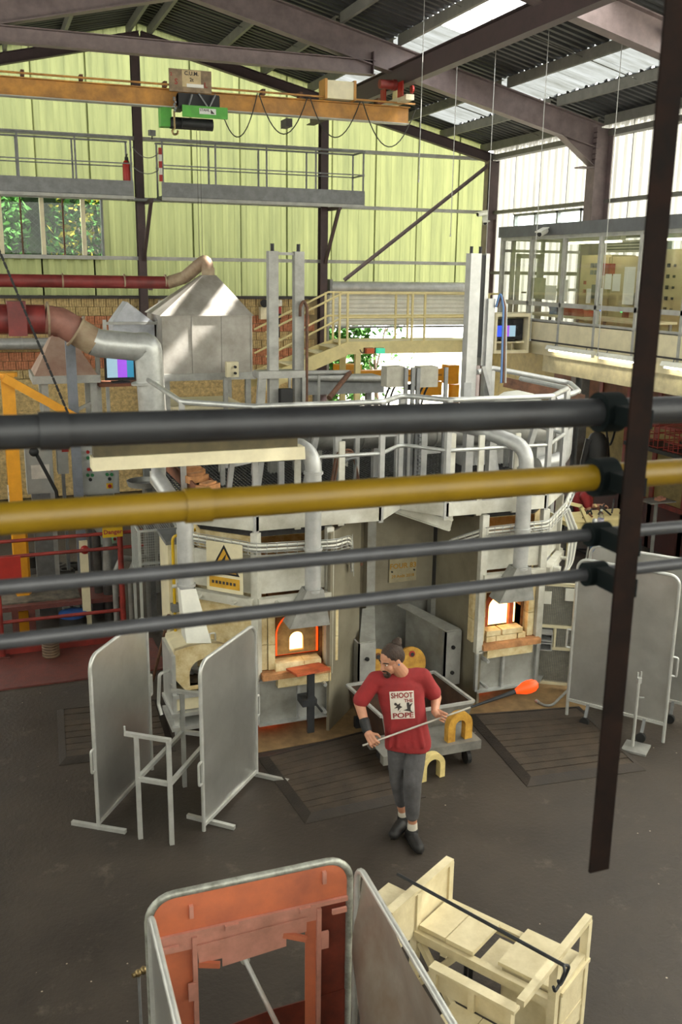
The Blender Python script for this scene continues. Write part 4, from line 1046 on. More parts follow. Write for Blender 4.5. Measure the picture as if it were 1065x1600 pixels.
# cable trays round the furnace heads
def tray(lab, pts, seed):
    rnd = random.Random(seed)
    t = thing('cable_tray', lab, 'cable tray', pts[len(pts) // 2])
    pts = [V(p) for p in pts]
    base = fillet(pts, .15, 4)
    for k in range(4):
        off = V((0, 0, .02 * k)); nrm = .03 * (k % 2)
        MB().tube([p + off + V((0, -nrm, 0)) for p in base], .011, 6).build('cable', 'white_paint' if k % 2 else 'pale_steel', t)
    for dz in (-.03, .0, .09): MB().tube([p + V((0, -.06, dz)) for p in base], .004, 4).build('tray_wire', 'galv', t)
    m = MB(); tot = 0
    for a, c in zip(pts[:-1], pts[1:]):
        n_ = int((c - a).length / .09)
        for i in range(n_): 
            p = a.lerp(c, i / max(1, n_)); m.bar(p + V((0, .05, -.03)), p + V((0, -.06, -.03)), .005).bar(p + V((0, -.06, -.03)), p + V((0, -.06, .09)), .005)
    if m.v: m.build('tray_rung', 'galv', t, kind='stuff')
tray('wire cable tray curving round the head of the left furnace', [(1.72, 9.0, 2.02), (1.78, 8.95, 2.02), (2.3, 8.42, 2.0), (3.1, 8.40, 1.98), (3.35, 8.62, 1.95), (3.4, 8.7, 1.6)], 1)
tray('wire cable tray curving round the head of the right furnace', [(4.55, 8.8, 1.75), (4.78, 8.45, 1.95), (5.5, 8.40, 1.98), (5.95, 8.75, 2.08), (6.2, 9.0, 2.2)], 2)
t = thing('cable_bundle', 'loop of pale cables hanging down the right side of the right furnace', 'cables', (6.1, 8.9, .9))
for k in range(5): MB().tube(fillet([(5.95 + .02 * k, 8.78, 2.05), (6.12 + .025 * k, 8.85, 1.75), (6.1 + .02 * k, 8.85, 1.35), (5.95, 8.8, 1.1 + .03 * k)], .2, 6), .013, 6).build('cable', 'pale_steel' if k % 2 else 'white_paint', t, smooth=True)
for x0, y0, x1, y1 in ((5.62, 8.62, 5.98, 8.42),): 
    m = MB(); m.bar((5.55, 8.72, 1.45), (5.78, 8.5, 1.42), .1, .1); m.build('tube_end', 'furnace_white', fB)
# dark tangle on the furnace crowns, under the platform
mat('dark_fibre', '#3c3a3a', .9, 0, .4, 8)
for cx, lab in ((2.7, 'dark insulation crown on the left furnace, under the platform'), (5.15, 'dark insulation crown on the right furnace, under the platform')):
    m = MB(); m.prism(octo(cx, 9.39, AP - .12, 2.085), (0, 0, .06)); m.lathe((cx, 9.39, 2.14), [(.6, 0), (.5, .03), (.3, .045), (.05, .05)], 20); tag(m.build('crown_insulation', 'dark_fibre'), lab, 'insulation')

# ------------------------------------------------------------------ lifting frames and boxes on the platform
LY = 10.4
t = thing('lifting_mast', 'twin grey lifting columns standing on the left of the platform', 'lifting frame', (3.2, LY, DZ))
for x in (3.07, 3.37):
    MB().box(x - .055, x + .055, LY - .05, LY + .05, DZ, 4.8).build('column', 'alu_dull', t)
    MB().cyl((x, LY, 4.8), (x, LY, 4.88), .022, 8).build('bolt', 'black', t)
MB().box(3.12, 3.32, LY - .02, LY + .02, 4.76, 4.79).build('cross_bar', 'alu_dull', t)
MB().box(2.87, 3.42, LY - .12, LY + .1, 3.42, 3.5).build('cross_beam', 'alu_dull', t)
MB().bar((2.92, LY - .08, 3.42), (2.83, LY - .08, DZ), .09, .06).build('leg', 'alu_dull', t); MB().bar((3.42, LY - .08, 3.42), (3.42, LY - .08, DZ), .07, .06).build('leg', 'alu_dull', t)
MB().tube(fillet([(3.44, LY - .1, DZ), (3.44, LY - .1, 4.2), (3.40, LY - .1, 4.28), (3.36, LY - .1, 4.2), (3.36, LY - .1, 4.1)], .05), .018, 8).build('copper_pipe', 'rust', t, smooth=True)
MB().box(3.12, 3.26, LY - .15, LY - .05, 3.02, 3.3).build('actuator', 'black', t)
t = thing('lifting_mast', 'single grey lifting column with a dark slot, on the right of the platform', 'lifting frame', (5.6, LY, DZ))
MB().box(5.49, 5.63, LY - .06, LY + .07, DZ, 4.82).build('column', 'alu_paint', t)
MB().box(5.64, 5.69, LY - .05, LY + .05, 3.6, 4.8).build('slot', 'black', t)
MB().box(5.69, 5.74, LY - .06, LY + .07, 3.5, 4.82).build('column_edge', 'alu_paint', t)
MB().box(5.73, 5.82, LY - .1, LY, 3.0, 4.3).build('side_rail', 'alu_paint', t)
for x in (5.52, 5.64): MB().cyl((x, LY, 4.8), (x, LY, 4.9), .02, 8).build('bolt', 'black', t)
MB().bar((5.7, LY - .1, 3.5), (5.95, LY - .2, DZ + .3), .09, .04).build('brace', 'alu_paint', t)
MB().bar((5.5, LY - .1, 3.3), (5.4, LY - .3, DZ + .3), .09, .04).build('brace', 'alu_paint', t)
MB().box(5.35, 6.05, LY - .35, LY + .15, DZ, DZ + .3).build('base', 'alu_paint', t)
for k in range(3): MB().tube(fillet([(5.82 + .02 * k, LY - .12, 4.2), (5.86 + .02 * k, LY - .14, 4.4 - .03 * k), (5.9 + .02 * k, LY - .16, 4.2), (5.9 + .03 * k, LY - .2, 3.3)], .05), .014, 6).build('hose', ('blue_paint', 'rust', 'pale_steel')[k], t, smooth=True)
for px0, lab in ((604, 'grey terminal box on posts above the railing, the left one of a pair'), (656, 'grey terminal box on posts above the railing, the right one of a pair')):
    a, c = gy(px0, 590, 9.5), gy(px0 + 28, 590, 9.5); zt, zb = gy(px0 + 15, 573, 9.5).z, gy(px0 + 15, 605, 9.5).z
    t = thing('terminal_box', lab, 'box', (a.x, 9.5, DZ))
    MB().box(a.x, c.x, 9.5, 9.66, zb, zt).build('case', mat('box_grey', '#a29f93', .5), t)
    for x in (a.x + (.22 if px0 < 640 else -.03), c.x + .09): MB().box(x - .02, x + .02, 9.47, 9.5, DZ, zt - .01).build('post', 'grey_steel', t)
    for k in range(2): MB().tube(sag((a.x + .06 + .06 * k, 9.55, zb), (a.x + .0 + .06 * k, 9.6, zb - .25), -.03, 6), .012, 6).build('cable', 'black', t)
# upper handrail loop at the right of the platform, conveyor beam behind
t = thing('guard_rail', 'sloping white guard loop beyond the platform, right of the lifting column', 'railing', (6.6, 10.6, DZ))
MB().tube(fillet([(5.95, 10.9, 3.36), (6.2, 10.95, 3.4), (7.15, 10.6, 3.22), (6.85, 9.95, 3.2), (6.5, 9.9, 3.12)], .08), .035, 10).build('loop', 'alu_paint', t, smooth=True)
MB().bar((6.0, 10.3, 3.3), (6.9, 9.9, 3.1), .04, .12).build('rust_beam', 'rust', t)
for x, y, z in ((6.2, 10.95, 3.4), (7.0, 10.6, 3.2)): MB().bar((x, y, DZ - 2.3), (x, y, z), .05).build('post', 'alu_paint', t)
t = thing('tank', 'rounded pale tank top behind the guard loop', 'tank', (6.75, 11.2, 0)); MB().lathe((6.75, 11.2, 0), [(.42, 0), (.42, 2.75), (.38, 2.9), (.2, 3.03), (.05, 3.06)], 20).build('shell', 'white_paint', t, smooth=True); MB().lathe((6.75, 11.2, 2.0), [(.43, 0), (.43, .05)], 20).build('band', 'grey_steel', t)
# long lamp housing hung in front of the left furnace
t = thing('lamp_housing', 'long cream lamp housing with a brown top, across the left furnace', 'lamp', (1.75, 8.15, 2.9))
MB().sweep([(-.10, -.06), (.10, -.06), (.08, .05), (-.08, .05)], (.8, 8.15, 3.0), (2.68, 8.15, 3.0)).build('reflector', 'cream_pale', t)
MB().box(.82, 2.62, 8.1, 8.22, 3.05, 3.2).build('top_cover', mat('brown_cover', '#5a5138', .7, 0, .3, 5), t)
MB().bar((2.45, 8.2, 3.06), (2.4, 8.52, 3.06), .04).build('bracket', 'grey_steel', t)
MB().bar((1.72, 8.2, 3.1), (1.75, 9.0, 3.1), .04).build('bracket', 'grey_steel', t)
# ------------------------------------------------------------------ ducts and hoods at the left
mat('duct_red', '#7d2f2c', .5, 0, .25, 4, col2='#5d2422'); mat('duct_tan', '#9d8f76', .55, .1, .3, 4, col2='#7b604c'); mat('hood_grey', '#a8a49d', .5, .2, .22, 3, col2='#8a857c')
t = thing('red_duct', 'dark red duct along the green wall, bending up to the pointed hood', 'duct', (1.2, 15, 4.3))
MB().tube([(-3.5, 15, 4.42), (2.78, 15, 4.39)], .095, 18).build('duct', 'duct_red', t, smooth=True)
MB().tube(fillet([(2.76, 15, 4.39), (3.0, 14.9, 4.47), (3.28, 14.65, 4.74), (3.31, 14.65, 4.55)], .14, 6), .095, 18).build('elbow', 'duct_tan', t, smooth=True)
for x in (1.2, 2.1, 2.72):
    m = MB(); flange(m, (x, 15, 4.405), (1, 0, 0), .105); m.build('joint_band', 'duct_tan', t, smooth=True)
MB().bar((2.5, 15, 4.3), (3.1, 19.7, 4.3), .05).build('support_arm', 'dark_mauve', t)
# pointed hood of sheet metal
t = thing('extraction_hood', 'large pointed sheet metal hood with panelled sides, left of centre', 'hood', (3.15, 14.6, 0))
x0, x1, y0, y1, zb, ze = 2.47, 3.80, 14.0, 15.3, 3.1, 3.93
for k in range(3):
    a, c = x0 + (x1 - x0) * k / 3, x0 + (x1 - x0) * (k + 1) / 3
    MB().box(a + .004, c - .004, y0, y0 + .012, zb, ze).build('panel', 'hood_grey', t)
    MB().box(a + .004, c - .004, y1 - .012, y1, zb, ze).build('panel', 'hood_grey', t)
    MB().box(c - .012, c + .012, y0 - .012, y0 + .004, zb, ze).build('seam', 'hood_grey', t)
    a, c = y0 + (y1 - y0) * k / 3, y0 + (y1 - y0) * (k + 1) / 3
    for x in (x0, x1 - .012): MB().box(x, x + .012, a + .004, c - .004, zb, ze).build('panel', 'hood_grey', t)
ap = V((3.31, 14.65, 4.5)); q = .1
bs = [V((x0 - .03, y0 - .03, ze)), V((x1 + .03, y0 - .03, ze)), V((x1 + .03, y1 + .03, ze)), V((x0 - .03, y1 + .03, ze))]
tp = [ap + V((-q, -q, 0)), ap + V((q, -q, 0)), ap + V((q, q, 0)), ap + V((-q, q, 0))]
for i in range(4): MB().prism([bs[i], bs[(i + 1) % 4], tp[(i + 1) % 4], tp[i]], (0, 0, .01)).build('roof_panel', 'hood_grey', t)
MB().cyl(ap, ap + V((0, 0, .12)), .1, 16).build('collar', 'duct_tan', t, smooth=True)
for x in (x0 + .05, x1 - .05):
    for y in (y0 + .05, y1 - .05): MB().box(x - .04, x + .04, y - .04, y + .04, 0, zb).build('leg', 'pale_steel', t)
MB().box(x0 - .05, x1 + .05, y0 - .05, y1 + .05, 3.0, 3.1).build('rim', 'pale_steel', t)
MB().cbox((3.42, 13.7, 3.18), .18, .1, .22).build('switch_box', 'cream_pale', t)
for dz in (-.05, .04): MB().cyl((3.45, 13.64, 3.18 + dz), (3.45, 13.6, 3.18 + dz), .02, 8).build('knob', 'black', t)
MB().bar((3.33, 13.75, 3.06), (3.33, 13.75, 0), .06).build('box_post', 'pale_steel', t)
t = thing('annealing_oven', 'pale box oven standing under the pointed hood', 'oven', (3.1, 14.6, 0))
MB().box(2.6, 3.7, 14.1, 15.2, .2, 2.6).build('body', 'cream_pale', t); MB().box(2.75, 3.5, 14.06, 14.1, .5, 2.3).build('door', 'pale_steel', t); MB().box(2.55, 3.75, 14.05, 15.25, 0, .2).build('plinth', 'grey_steel', t)
# small tilted hood lid beside it
t = thing('hood_lid', 'small grey tilted hood lid between the elbow duct and the pointed hood', 'hood', (2.0, 14.6, 3.3))
A = [gy(176, 505, 14.4), gy(199, 473, 14.4), gy(241, 505, 14.4)]
MB().prism(A, (0, .02, .0)).build('gable_plate', mat('lid_grey', '#b3b6bd', .5, .1, .2, 6), t)
B0, B1 = gy(176, 505, 14.4), gy(241, 505, 14.4)
MB().box(B0.x, B1.x, 14.4, 14.9, 3.2, B0.z).build('box', 'lid_grey', t)
MB().prism([A[0], A[1], A[1] + V((0, .5, 0)), A[0] + V((0, .5, 0))], (0, 0, .01)).build('lid_side', 'lid_grey', t)
MB().prism([A[1], A[2], A[2] + V((0, .5, 0)), A[1] + V((0, .5, 0))], (0, 0, .01)).build('lid_side', 'lid_grey', t)
for x in (B0.x - .12, B1.x + .05): MB().bar((x, 14.38, 0), (x, 14.38, B0.z + .05), .05).build('post', 'pale_steel', t)
MB().bar((B0.x - .14, 14.38, B0.z), (B1.x + .2, 14.38, B0.z), .04).build('cross_bar', 'pale_steel', t)
# second monitor on a shelf
a, c = gy(165, 556, 13.2), gy(210, 590, 13.2)
monitor('monitor showing pale blue, violet and teal bars below the silver duct', a.x - .02, c.x + .02, c.z - .03, a.z + .06, 13.2, ((.02, .40, .05, .82, 'bar_grey'), (.40, .74, .05, .95, 'bar_violet'), (.74, .98, .05, .95, 'bar_cyan'), (.02, .40, .82, .95, 'bar_lilac')))
t = thing('monitor_stand', 'brown wooden shelf on grey posts carrying the left monitor', 'stand', (a.x + .2, 13.3, 0))
MB().box(a.x - .12, c.x + .25, 13.05, 13.5, c.z - .1, c.z - .06).build('shelf', 'brown_panel', t)
for x in (a.x - .1, c.x + .22): MB().bar((x, 13.3, 0), (x, 13.3, a.z + .1), .06).build('post', 'pale_steel', t)
# silver duct that bends down to the platform
t = thing('elbow_duct', 'thick duct, red to silver, bending down in front of the hoods', 'duct', (1.2, 11.6, 2.8))
dy = 11.6
P_ = [gy(-260, 496, dy), gy(95, 503, dy), gy(150, 536, dy), gy(222, 543, dy), gy(238, 640, dy), gy(243, 668, dy)]
MB().tube([P_[0], gy(70, 499, dy)], .165, 22).build('duct', 'duct_red', t, smooth=True)
MB().tube(fillet([gy(70, 499, dy), P_[1], P_[1].lerp(P_[2], .45)], .12, 5), .165, 22).build('elbow', mat('duct_fade', '#93665a', .55, .1, .3, 3), t, smooth=True)
MB().tube([P_[1].lerp(P_[2], .4), P_[1].lerp(P_[2], .95)], .165, 22).build('duct', 'duct_tan', t, smooth=True)
MB().tube([P_[1].lerp(P_[2], .9), P_[2].lerp(P_[3], .1), P_[3], ], .165, 22).build('duct', 'galv', t, smooth=True)
MB().tube(fillet([P_[2].lerp(P_[3], .85), P_[3] + V((.07, 0, .02)), P_[4], P_[5]], .1, 4), .165, 22).build('duct', 'galv', t, smooth=True)
MB().tube([P_[5] + V((0, 0, .1)), P_[5] + V((.12, 0, -.2)), P_[5] + V((.05, -.3, -.3))], .14, 20).build('duct', 'galv', t, smooth=True)
for p, d in ((P_[1].lerp(P_[2], .42), P_[2] - P_[1]), (gy(75, 499, dy), V((1, 0, 0))), (P_[3].lerp(P_[4], .55), P_[4] - P_[3])):
    m = MB(); flange(m, p, d, .2); fo = m.build('flange', 'duct_tan' if p.x < 1.3 else 'galv', t, smooth=True)
m = MB().cbox(gy(26, 497, dy), .2, .38, .38); m.build('damper_box', 'duct_red', t)
# tan pyramid hood behind it, with red neck
t = thing('pyramid_hood', 'tan pyramid hood with a red neck, behind the grey post at left', 'hood', (.95, 13, 2.9))
zb_, zt_ = gy(100, 583, 13).z, gy(100, 530, 13).z
c0, c1 = gy(52, 583, 13).x, gy(148, 583, 13).x; cm = gy(95, 530, 13).x
b4 = [V((c0, 12.7, zb_)), V((c1, 12.7, zb_)), V((c1, 13.6, zb_)), V((c0, 13.6, zb_))]; t4 = [V((cm - .1, 13.05, zt_ + .06)), V((cm + .12, 13.05, zt_ + .06)), V((cm + .12, 13.25, zt_ + .06)), V((cm - .1, 13.25, zt_ + .06))]
m = MB(); m.add(b4 + t4, [(0, 1, 5, 4), (1, 2, 6, 5), (2, 3, 7, 6), (3, 0, 4, 7)]); m.build('pyramid', mat('hood_tan', '#a38d7e', .6, .1, .25, 3, col2='#8a6a5b'), t)
MB().cyl((cm, 13.15, zt_ + .05), (cm - .1, 13.0, 3.95), .11, 16, r1=.13).build('neck', 'duct_red', t, smooth=True)
MB().box(c0 - .03, c1 + .03, 12.67, 13.63, zb_ - .1, zb_).build('rim', 'pale_steel', t)
for x in (c0 + .12, c1 - .05):
    for y in (12.8, 13.5): MB().box(x - .04, x + .04, y - .04, y + .04, 0, zb_ - .1).build('leg', 'pale_steel', t)
MB().bar((c0 + .12, 12.8, 2.6), (c1 - .05, 12.8, 3.0 - .1), .04).build('brace', 'pale_steel', t)
p = gy(109, 525, 12.45); pb = MB().box(p.x - .06, p.x + .06, 12.45, 12.53, 0, 3.75)
tag(pb.build('support_post', mat('post_bluegrey', '#7b808a', .5, .1)), 'blue-grey steel post under the flanged duct at left', 'post')
t = thing('wall_pipe', 'silver insulated pipe along the brick wall at left', 'pipe', (1, 19.7, 3.3)); z = gy(40, 537, 19.7).z
MB().cyl((-3, 19.7, z), (1.6, 19.7, z), .11, 16).build('pipe', 'alu_paint', t, smooth=True)
for x in (-1, .75): MB().cyl((x - .015, 19.7, z), (x + .015, 19.7, z), .116, 16).build('band', 'galv', t)
# chain hanging at the left
t = thing('lifting_chain', 'dark chain hanging slanting in front of the red ducts', 'chain', gy(110, 645, 11)); A_, B_ = gy(-6, 380, 11), gy(110, 655, 11)
m = MB(); n_ = 46
for i in range(n_):
    p = A_.lerp(B_, (i + .5) / n_); d = (B_ - A_).normalized() * .036; m.bar(p - d, p + d, .012 if i % 2 else .026, .026 if i % 2 else .012)
m.build('links', 'black', t, kind='stuff'); MB().ball(B_, .03).build('hook_eye', 'black', t)
# yellow jib at the left edge
t = thing('yellow_jib', 'yellow jib crane post with a sloping brace at the left edge', 'crane', (.2, 12.2, 0))
a, c = gy(1, 590, 12.2), gy(22, 590, 12.2)
MB().box(a.x, c.x, 12.2, 12.4, 0, gy(10, 586, 12.2).z).build('post', 'yellow_machine', t)
MB().cyl(((a.x + c.x) / 2, 12.3, a.z), ((a.x + c.x) / 2, 12.3, a.z + .05), .12, 16).build('cap', 'yellow_machine', t)
MB().bar(gy(6, 590, 12.15), gy(118, 652, 12.15), .05, .1).build('brace', 'yellow_machine', t)

# ------------------------------------------------------------------ control cabinets and red guarded pit at the left
mat('cab_grey', '#a9aca9', .5, 0, .1); mat('notice_white', '#e6e4dc', .7); mat('btn_red', '#a51f1c', .4); mat('btn_green', '#2f7a4a', .4)
t = thing('control_cabinet', 'grey control cabinet with rows of red and green buttons', 'cabinet', (1.3, 12.6, 0))
a, c = gy(122, 690, 12.6), gy(187, 770, 12.6)
MB().box(a.x, c.x, 12.6, 12.95, c.z, a.z + .15).build('case', 'cab_grey', t)
d = MB().box(a.x + .02, c.x - .02, 12.585, 12.6, c.z + .02, a.z + .13).build('door', 'cab_grey', t)
MB().box(a.x + .08, c.x - .08, 12.68, 12.9, 0, c.z).build('stand', 'grey_steel', t)
for px_, py_, mm in ((137, 706, 'btn_red'), (137, 715, 'btn_green'), (138, 733, 'btn_red'), (145, 733, 'btn_red'), (137, 742, 'btn_green'), (144, 742, 'btn_green'), (141, 749, 'black'), (167, 733, 'btn_red'), (174, 733, 'btn_red'), (167, 741, 'btn_green'), (174, 741, 'btn_green'), (171, 748, 'black')):
    p = gy(px_, py_, 12.58); MB().cyl(p, p + V((0, -.03, 0)), .022, 10).build('button', mm, d)
p = gy(171, 759, 12.58); MB().box(p.x - .04, p.x + .04, 12.57, 12.585, p.z - .035, p.z + .035).build('switch_plate', 'yellow_gas', d); MB().cyl(p, p + V((0, -.03, 0)), .025, 10).build('main_switch', 'btn_red', d)
t = thing('control_cabinet', 'plain grey wall cabinet with a paper sheet, beside the yellow post', 'cabinet', (.6, 12.7, 0))
a, c = gy(38, 695, 12.7), gy(85, 770, 12.7)
MB().box(a.x, c.x, 12.7, 13.0, c.z, a.z + .1).build('case', 'cab_grey', t); MB().box(a.x + .02, c.x - .02, 12.685, 12.7, c.z + .02, a.z + .08).build('door', 'cab_grey', t)
p, q = gy(48, 727, 12.68), gy(78, 747, 12.68); MB().box(p.x, q.x, 12.675, 12.684, q.z, p.z).build('paper_sheet', 'notice_white', t)
MB().box(a.x + .05, c.x - .05, 12.75, 12.95, 0, c.z).build('stand', 'grey_steel', t)
t = thing('control_cabinet', 'narrow grey cabinet between the plain and the buttoned cabinet', 'cabinet', (.95, 12.8, 0))
a, c = gy(88, 690, 12.8), gy(108, 740, 12.8)
MB().box(a.x, c.x, 12.8, 13.05, c.z, a.z + .15).build('case', 'cab_grey', t); MB().box(a.x + .05, c.x - .05, 12.85, 13.0, 0, c.z).build('stand', 'grey_steel', t)
for z in (.1, .2): MB().box(a.x + .06, a.x + .15, 12.785, 12.8, a.z + .06 - z, a.z + .1 - z).build('switch', 'btn_red', t)
t = thing('safety_notices', 'white safety notices with yellow signs on a board at the left edge', 'notice board', (.25, 12.5, 0))
a, c = gy(8, 700, 12.5), gy(36, 786, 12.5); MB().box(a.x, c.x, 12.5, 12.53, c.z, a.z).build('board', 'yellow_machine', t); MB().box(a.x + .05, a.x + .1, 12.53, 12.58, 0, a.z).build('post', 'grey_steel', t)
for y0_, y1_ in ((728, 754), (758, 784)):
    p, q = gy(11, y0_, 12.49), gy(33, y1_, 12.49); nb_ = MB().box(p.x, q.x, 12.488, 12.498, q.z, p.z).build('notice', 'notice_white', t); cx_, cz_ = (p.x + q.x) / 2, (p.z + q.z) / 2
    MB().prism([(cx_ - .05, 12.486, cz_ - .06), (cx_ + .05, 12.486, cz_ - .06), (cx_, 12.486, cz_ + .05)], (0, -.003, 0)).build('pictogram', 'sign_yellow', nb_); MB().box(p.x + .01, q.x - .01, 12.483, 12.488, cz_ - .02, cz_ + .02).build('print_line', 'grey_steel', nb_)
t = thing('machine_console', 'grey machine console with a lit button under the yellow danger sign', 'console', (1.5, 12.4, 0))
a, c = gy(157, 836, 12.4), gy(192, 848, 12.4); MB().box(a.x, c.x, 12.4, 12.8, c.z, a.z + .02).build('panel', 'cab_grey', t); MB().box(a.x + .05, c.x - .05, 12.5, 12.8, 0, c.z).build('pedestal', 'grey_steel', t)
p = gy(172, 842, 12.39); MB().cyl(p, p + V((0, -.02, 0)), .02, 10).build('lamp', 'led_green', t); p = gy(179, 842, 12.39); MB().cyl(p, p + V((0, -.02, 0)), .02, 10).build('button', 'btn_red', t)
t = thing('danger_sign', 'yellow sign reading Danger above the red railing', 'sign', (1.45, 11.38, 1.2))
a, c = gy(160, 824, 11.38), gy(192, 838, 11.38); MB().box(a.x, c.x, 11.38, 11.4, c.z, a.z).build('board', 'yellow_gas', t)
text('lettering', 'Danger', 'letter_red', t, ((a.x + c.x) / 2, 11.375, (a.z + c.z) / 2), (1, 0, 0), (0, 0, 1), .075, .001, bold=.002)
# red plate floor, kerb, railing
MB().box(-1.5, 1.78, 10.5, 11.5, -.02, .02).build('floor_red_plate', 'red_plate'); struct(bpy.data.objects['floor_red_plate'])
tag(MB().box(-1.5, 1.5, 11.5, 11.58, 0, .22).build('red_kerb', 'red_paint'), 'red steel kerb along the back of the red plate floor', 'kerb')
t = thing('red_railing', 'red tubular railing at the left edge, behind the red plate floor', 'railing', (.7, 11.45, 0))
for x in (-.03, 1.42):
    MB().cyl((x, 11.45, .02), (x, 11.45, 1.5), .035, 12).build('post', 'red_paint', t, smooth=True); MB().box(x - .08, x + .08, 11.39, 11.51, .02, .035).build('foot_plate', 'red_plate', t)
for z in (1.46, 1.27, .46): MB().cyl((-.6 if z > 1 else -.03, 11.45, z), (1.7 if z > 1 else 1.42, 11.45, z), .022, 10).build('rail', 'red_paint', t, smooth=True)
rbx = thing('red_board', 'bright red panel hung on the railing at the left edge', 'panel', (.12, 11.38, .95)); MB().box(-.3, .25, 11.38, 11.42, .95, 1.28).build('sheet', 'red_bright', rbx); MB().box(-.3, .25, 11.37, 11.38, 1.27, 1.29).build('hem', 'red_bright', rbx)
t = thing('cream_post', 'cream wooden post with a red ball on top, behind the railing', 'post', (1.0, 11.75, 0)); MB().box(.96, 1.06, 11.75, 11.8, 0, 1.3).build('post', 'cream_pale', t); MB().ball((1.02, 11.72, 1.2), .055).build('ball', 'btn_red', t, smooth=True)
t = thing('red_bench', 'low red steel bench with a grey sooty top behind the railing', 'bench', (.6, 12.1, 0)); MB().box(-.6, 1.5, 11.85, 12.6, .44, .5).build('top', 'red_plate', t); MB().box(-.5, .95, 11.95, 12.5, .5, .52).build('soot_board', mat('soot_wood', '#6f675a', .8, 0, .4, 9, col2='#3e3a34'), t)
for x in (.15, .35, 1.4): MB().box(x - .04, x + .04, 11.9, 11.95, 0, .44).build('leg', 'red_plate', t)
mat('iron', '#4a4643', .7, .3, .3, 8); rnd = random.Random(5)
for k, (px_, py_, r_) in enumerate(((62, 882, .13), (75, 893, .12), (90, 885, .13), (103, 893, .12), (115, 884, .12), (52, 890, .1))):
    p = gz(px_, py_, .56); t = tag(MB().lathe((p.x, p.y, .52), [(r_ * .55, 0), (r_, 0), (r_, .05), (r_ * .8, .08), (r_ * .55, .08), (r_ * .55, 0)], 18, cap=False).build('iron_ring', 'iron', None, smooth=True), ('flat iron ring mould on the sooty bench, second from the pot', 'flat iron ring mould at the front edge of the sooty bench, left of two', 'flat iron ring mould in the middle of the sooty bench, back row', 'flat iron ring mould at the front edge of the sooty bench, right of two', 'flat iron ring mould on the sooty bench nearest the cream post', 'smallest iron ring mould, right beside the iron pot')[k], 'mould', 'ring moulds on the red bench')
p = gz(40, 888, .55); tag(MB().lathe((p.x, p.y, .52), [(.001, .02), (.15, .02), (.16, .22), (.175, .22), (.17, 0), (.001, 0)], 20, cap=False).build('iron_pot', 'iron', None, smooth=True), 'open dark iron pot at the left end of the sooty bench', 'pot')
t = thing('yellow_cylinder', 'yellow steel cylinder standing behind the bright red panel', 'cylinder', (.25, 12.3, .5)); a = gy(30, 830, 12.3); MB().lathe((a.x, 12.3, .52), [(.1, 0), (.1, .8), (.08, .88), (.03, .92)], 18).build('shell', 'yellow_machine', t, smooth=True); MB().cyl((a.x, 12.3, 1.44), (a.x, 12.3, 1.5), .03, 10).build('valve', 'brass', t)
for k, (x_, mm, lab, r_) in enumerate(((128, 'iron', 'dark upright flue pipe behind the cream post', .055), )):
    p = gy(x_ + 22, 840, 12.1); tag(MB().tube([(p.x, 12.1, .5), (p.x, 12.1, 1.5)], r_, 14).build('flue_pipe', mm, None, smooth=True), lab, 'pipe')
t = thing('bent_pipe', 'pale bent extraction pipe below the danger sign', 'pipe', (1.4, 12.0, .5)); a, b_, c = gy(148, 815, 12.0), gy(168, 842, 12.0), gy(168, 895, 12.0); MB().tube(fillet([a, b_, c], .12), .06, 14).build('upper_pipe', 'alu_dull', t, smooth=True); MB().tube([c, (c.x, 12.0, .05)], .065, 14).build('lower_pipe', 'iron', t, smooth=True)
for k, (xx, lab) in enumerate(((183, 'curved grey hose rising from the pit, left of two'), (207, 'curved grey hose rising from the pit, right of two'))):
    a = gy(xx, 985, 11.7); tag(MB().tube(fillet([(a.x, 11.7, 0), (a.x, 11.7, .85), (a.x + .1, 11.75, 1.05), (a.x + .25, 11.8, 1.0)], .12), .035, 10).build('grey_hose', 'alu_dull', None, smooth=True), lab, 'hose')
p = gz(80, 1025, .02); m = MB()
for k in range(7): m.lathe((p.x, p.y, .02 + .035 * k), [(.09, 0), (.105, .012), (.105, .022), (.09, .034)], 18)
tag(m.build('ribbed_drum', mat('drum_tan', '#7a6450', .7, 0, .3, 8), None, smooth=True), 'small brown ribbed drum on the red plate floor', 'drum')
p = gz(118, 975, .35); t = thing('blue_barrel', 'dark barrel with a round blue lid behind the railing', 'barrel', (p.x, 11.9, 0)); MB().lathe((p.x, 11.78, 0), [(.16, 0), (.17, .1), (.17, .28), (.16, .34)], 20).build('barrel', 'black_rubber', t, smooth=True); MB().lathe((p.x, 11.78, .34), [(.175, 0), (.175, .04), (.15, .05)], 20).build('lid', mat('lid_blue', '#2f5596', .45), t, smooth=True)
t = thing('wire_cage', 'wire mesh cage box left of the furnaces, behind the chute', 'cage', (1.75, 10.6, 0))
x0, x1, y0, y1, z0, z1 = 1.5, 1.95, 10.4, 10.9, 1.2, 1.74
for x in (x0, x1):
    for y in (y0, y1): MB().bar((x, y, 0), (x, y, z1), .03).build('post', 'cab_grey', t)
for z in (z0, z1):
    for a, c in (((x0, y0), (x1, y0)), ((x1, y0), (x1, y1)), ((x0, y0), (x0, y1)), ((x0, y1), (x1, y1))): MB().bar((*a, z), (*c, z), .025).build('edge', 'cab_grey', t)
m = MB()
for k in range(18): m.bar((x0 + k * .025, y0, z0), (x0 + k * .025, y0, z1), .003).bar((x0, y0, z0 + k * .03), (x1, y0, z0 + k * .03), .003).bar((x0, y0 + k * .028, z0), (x0, y0 + k * .028, z1), .003).bar((x0 + k * .025, y0, z1), (x0 + k * .025, y1, z1), .003)
m.build('mesh', 'cab_grey', t, kind='stuff')
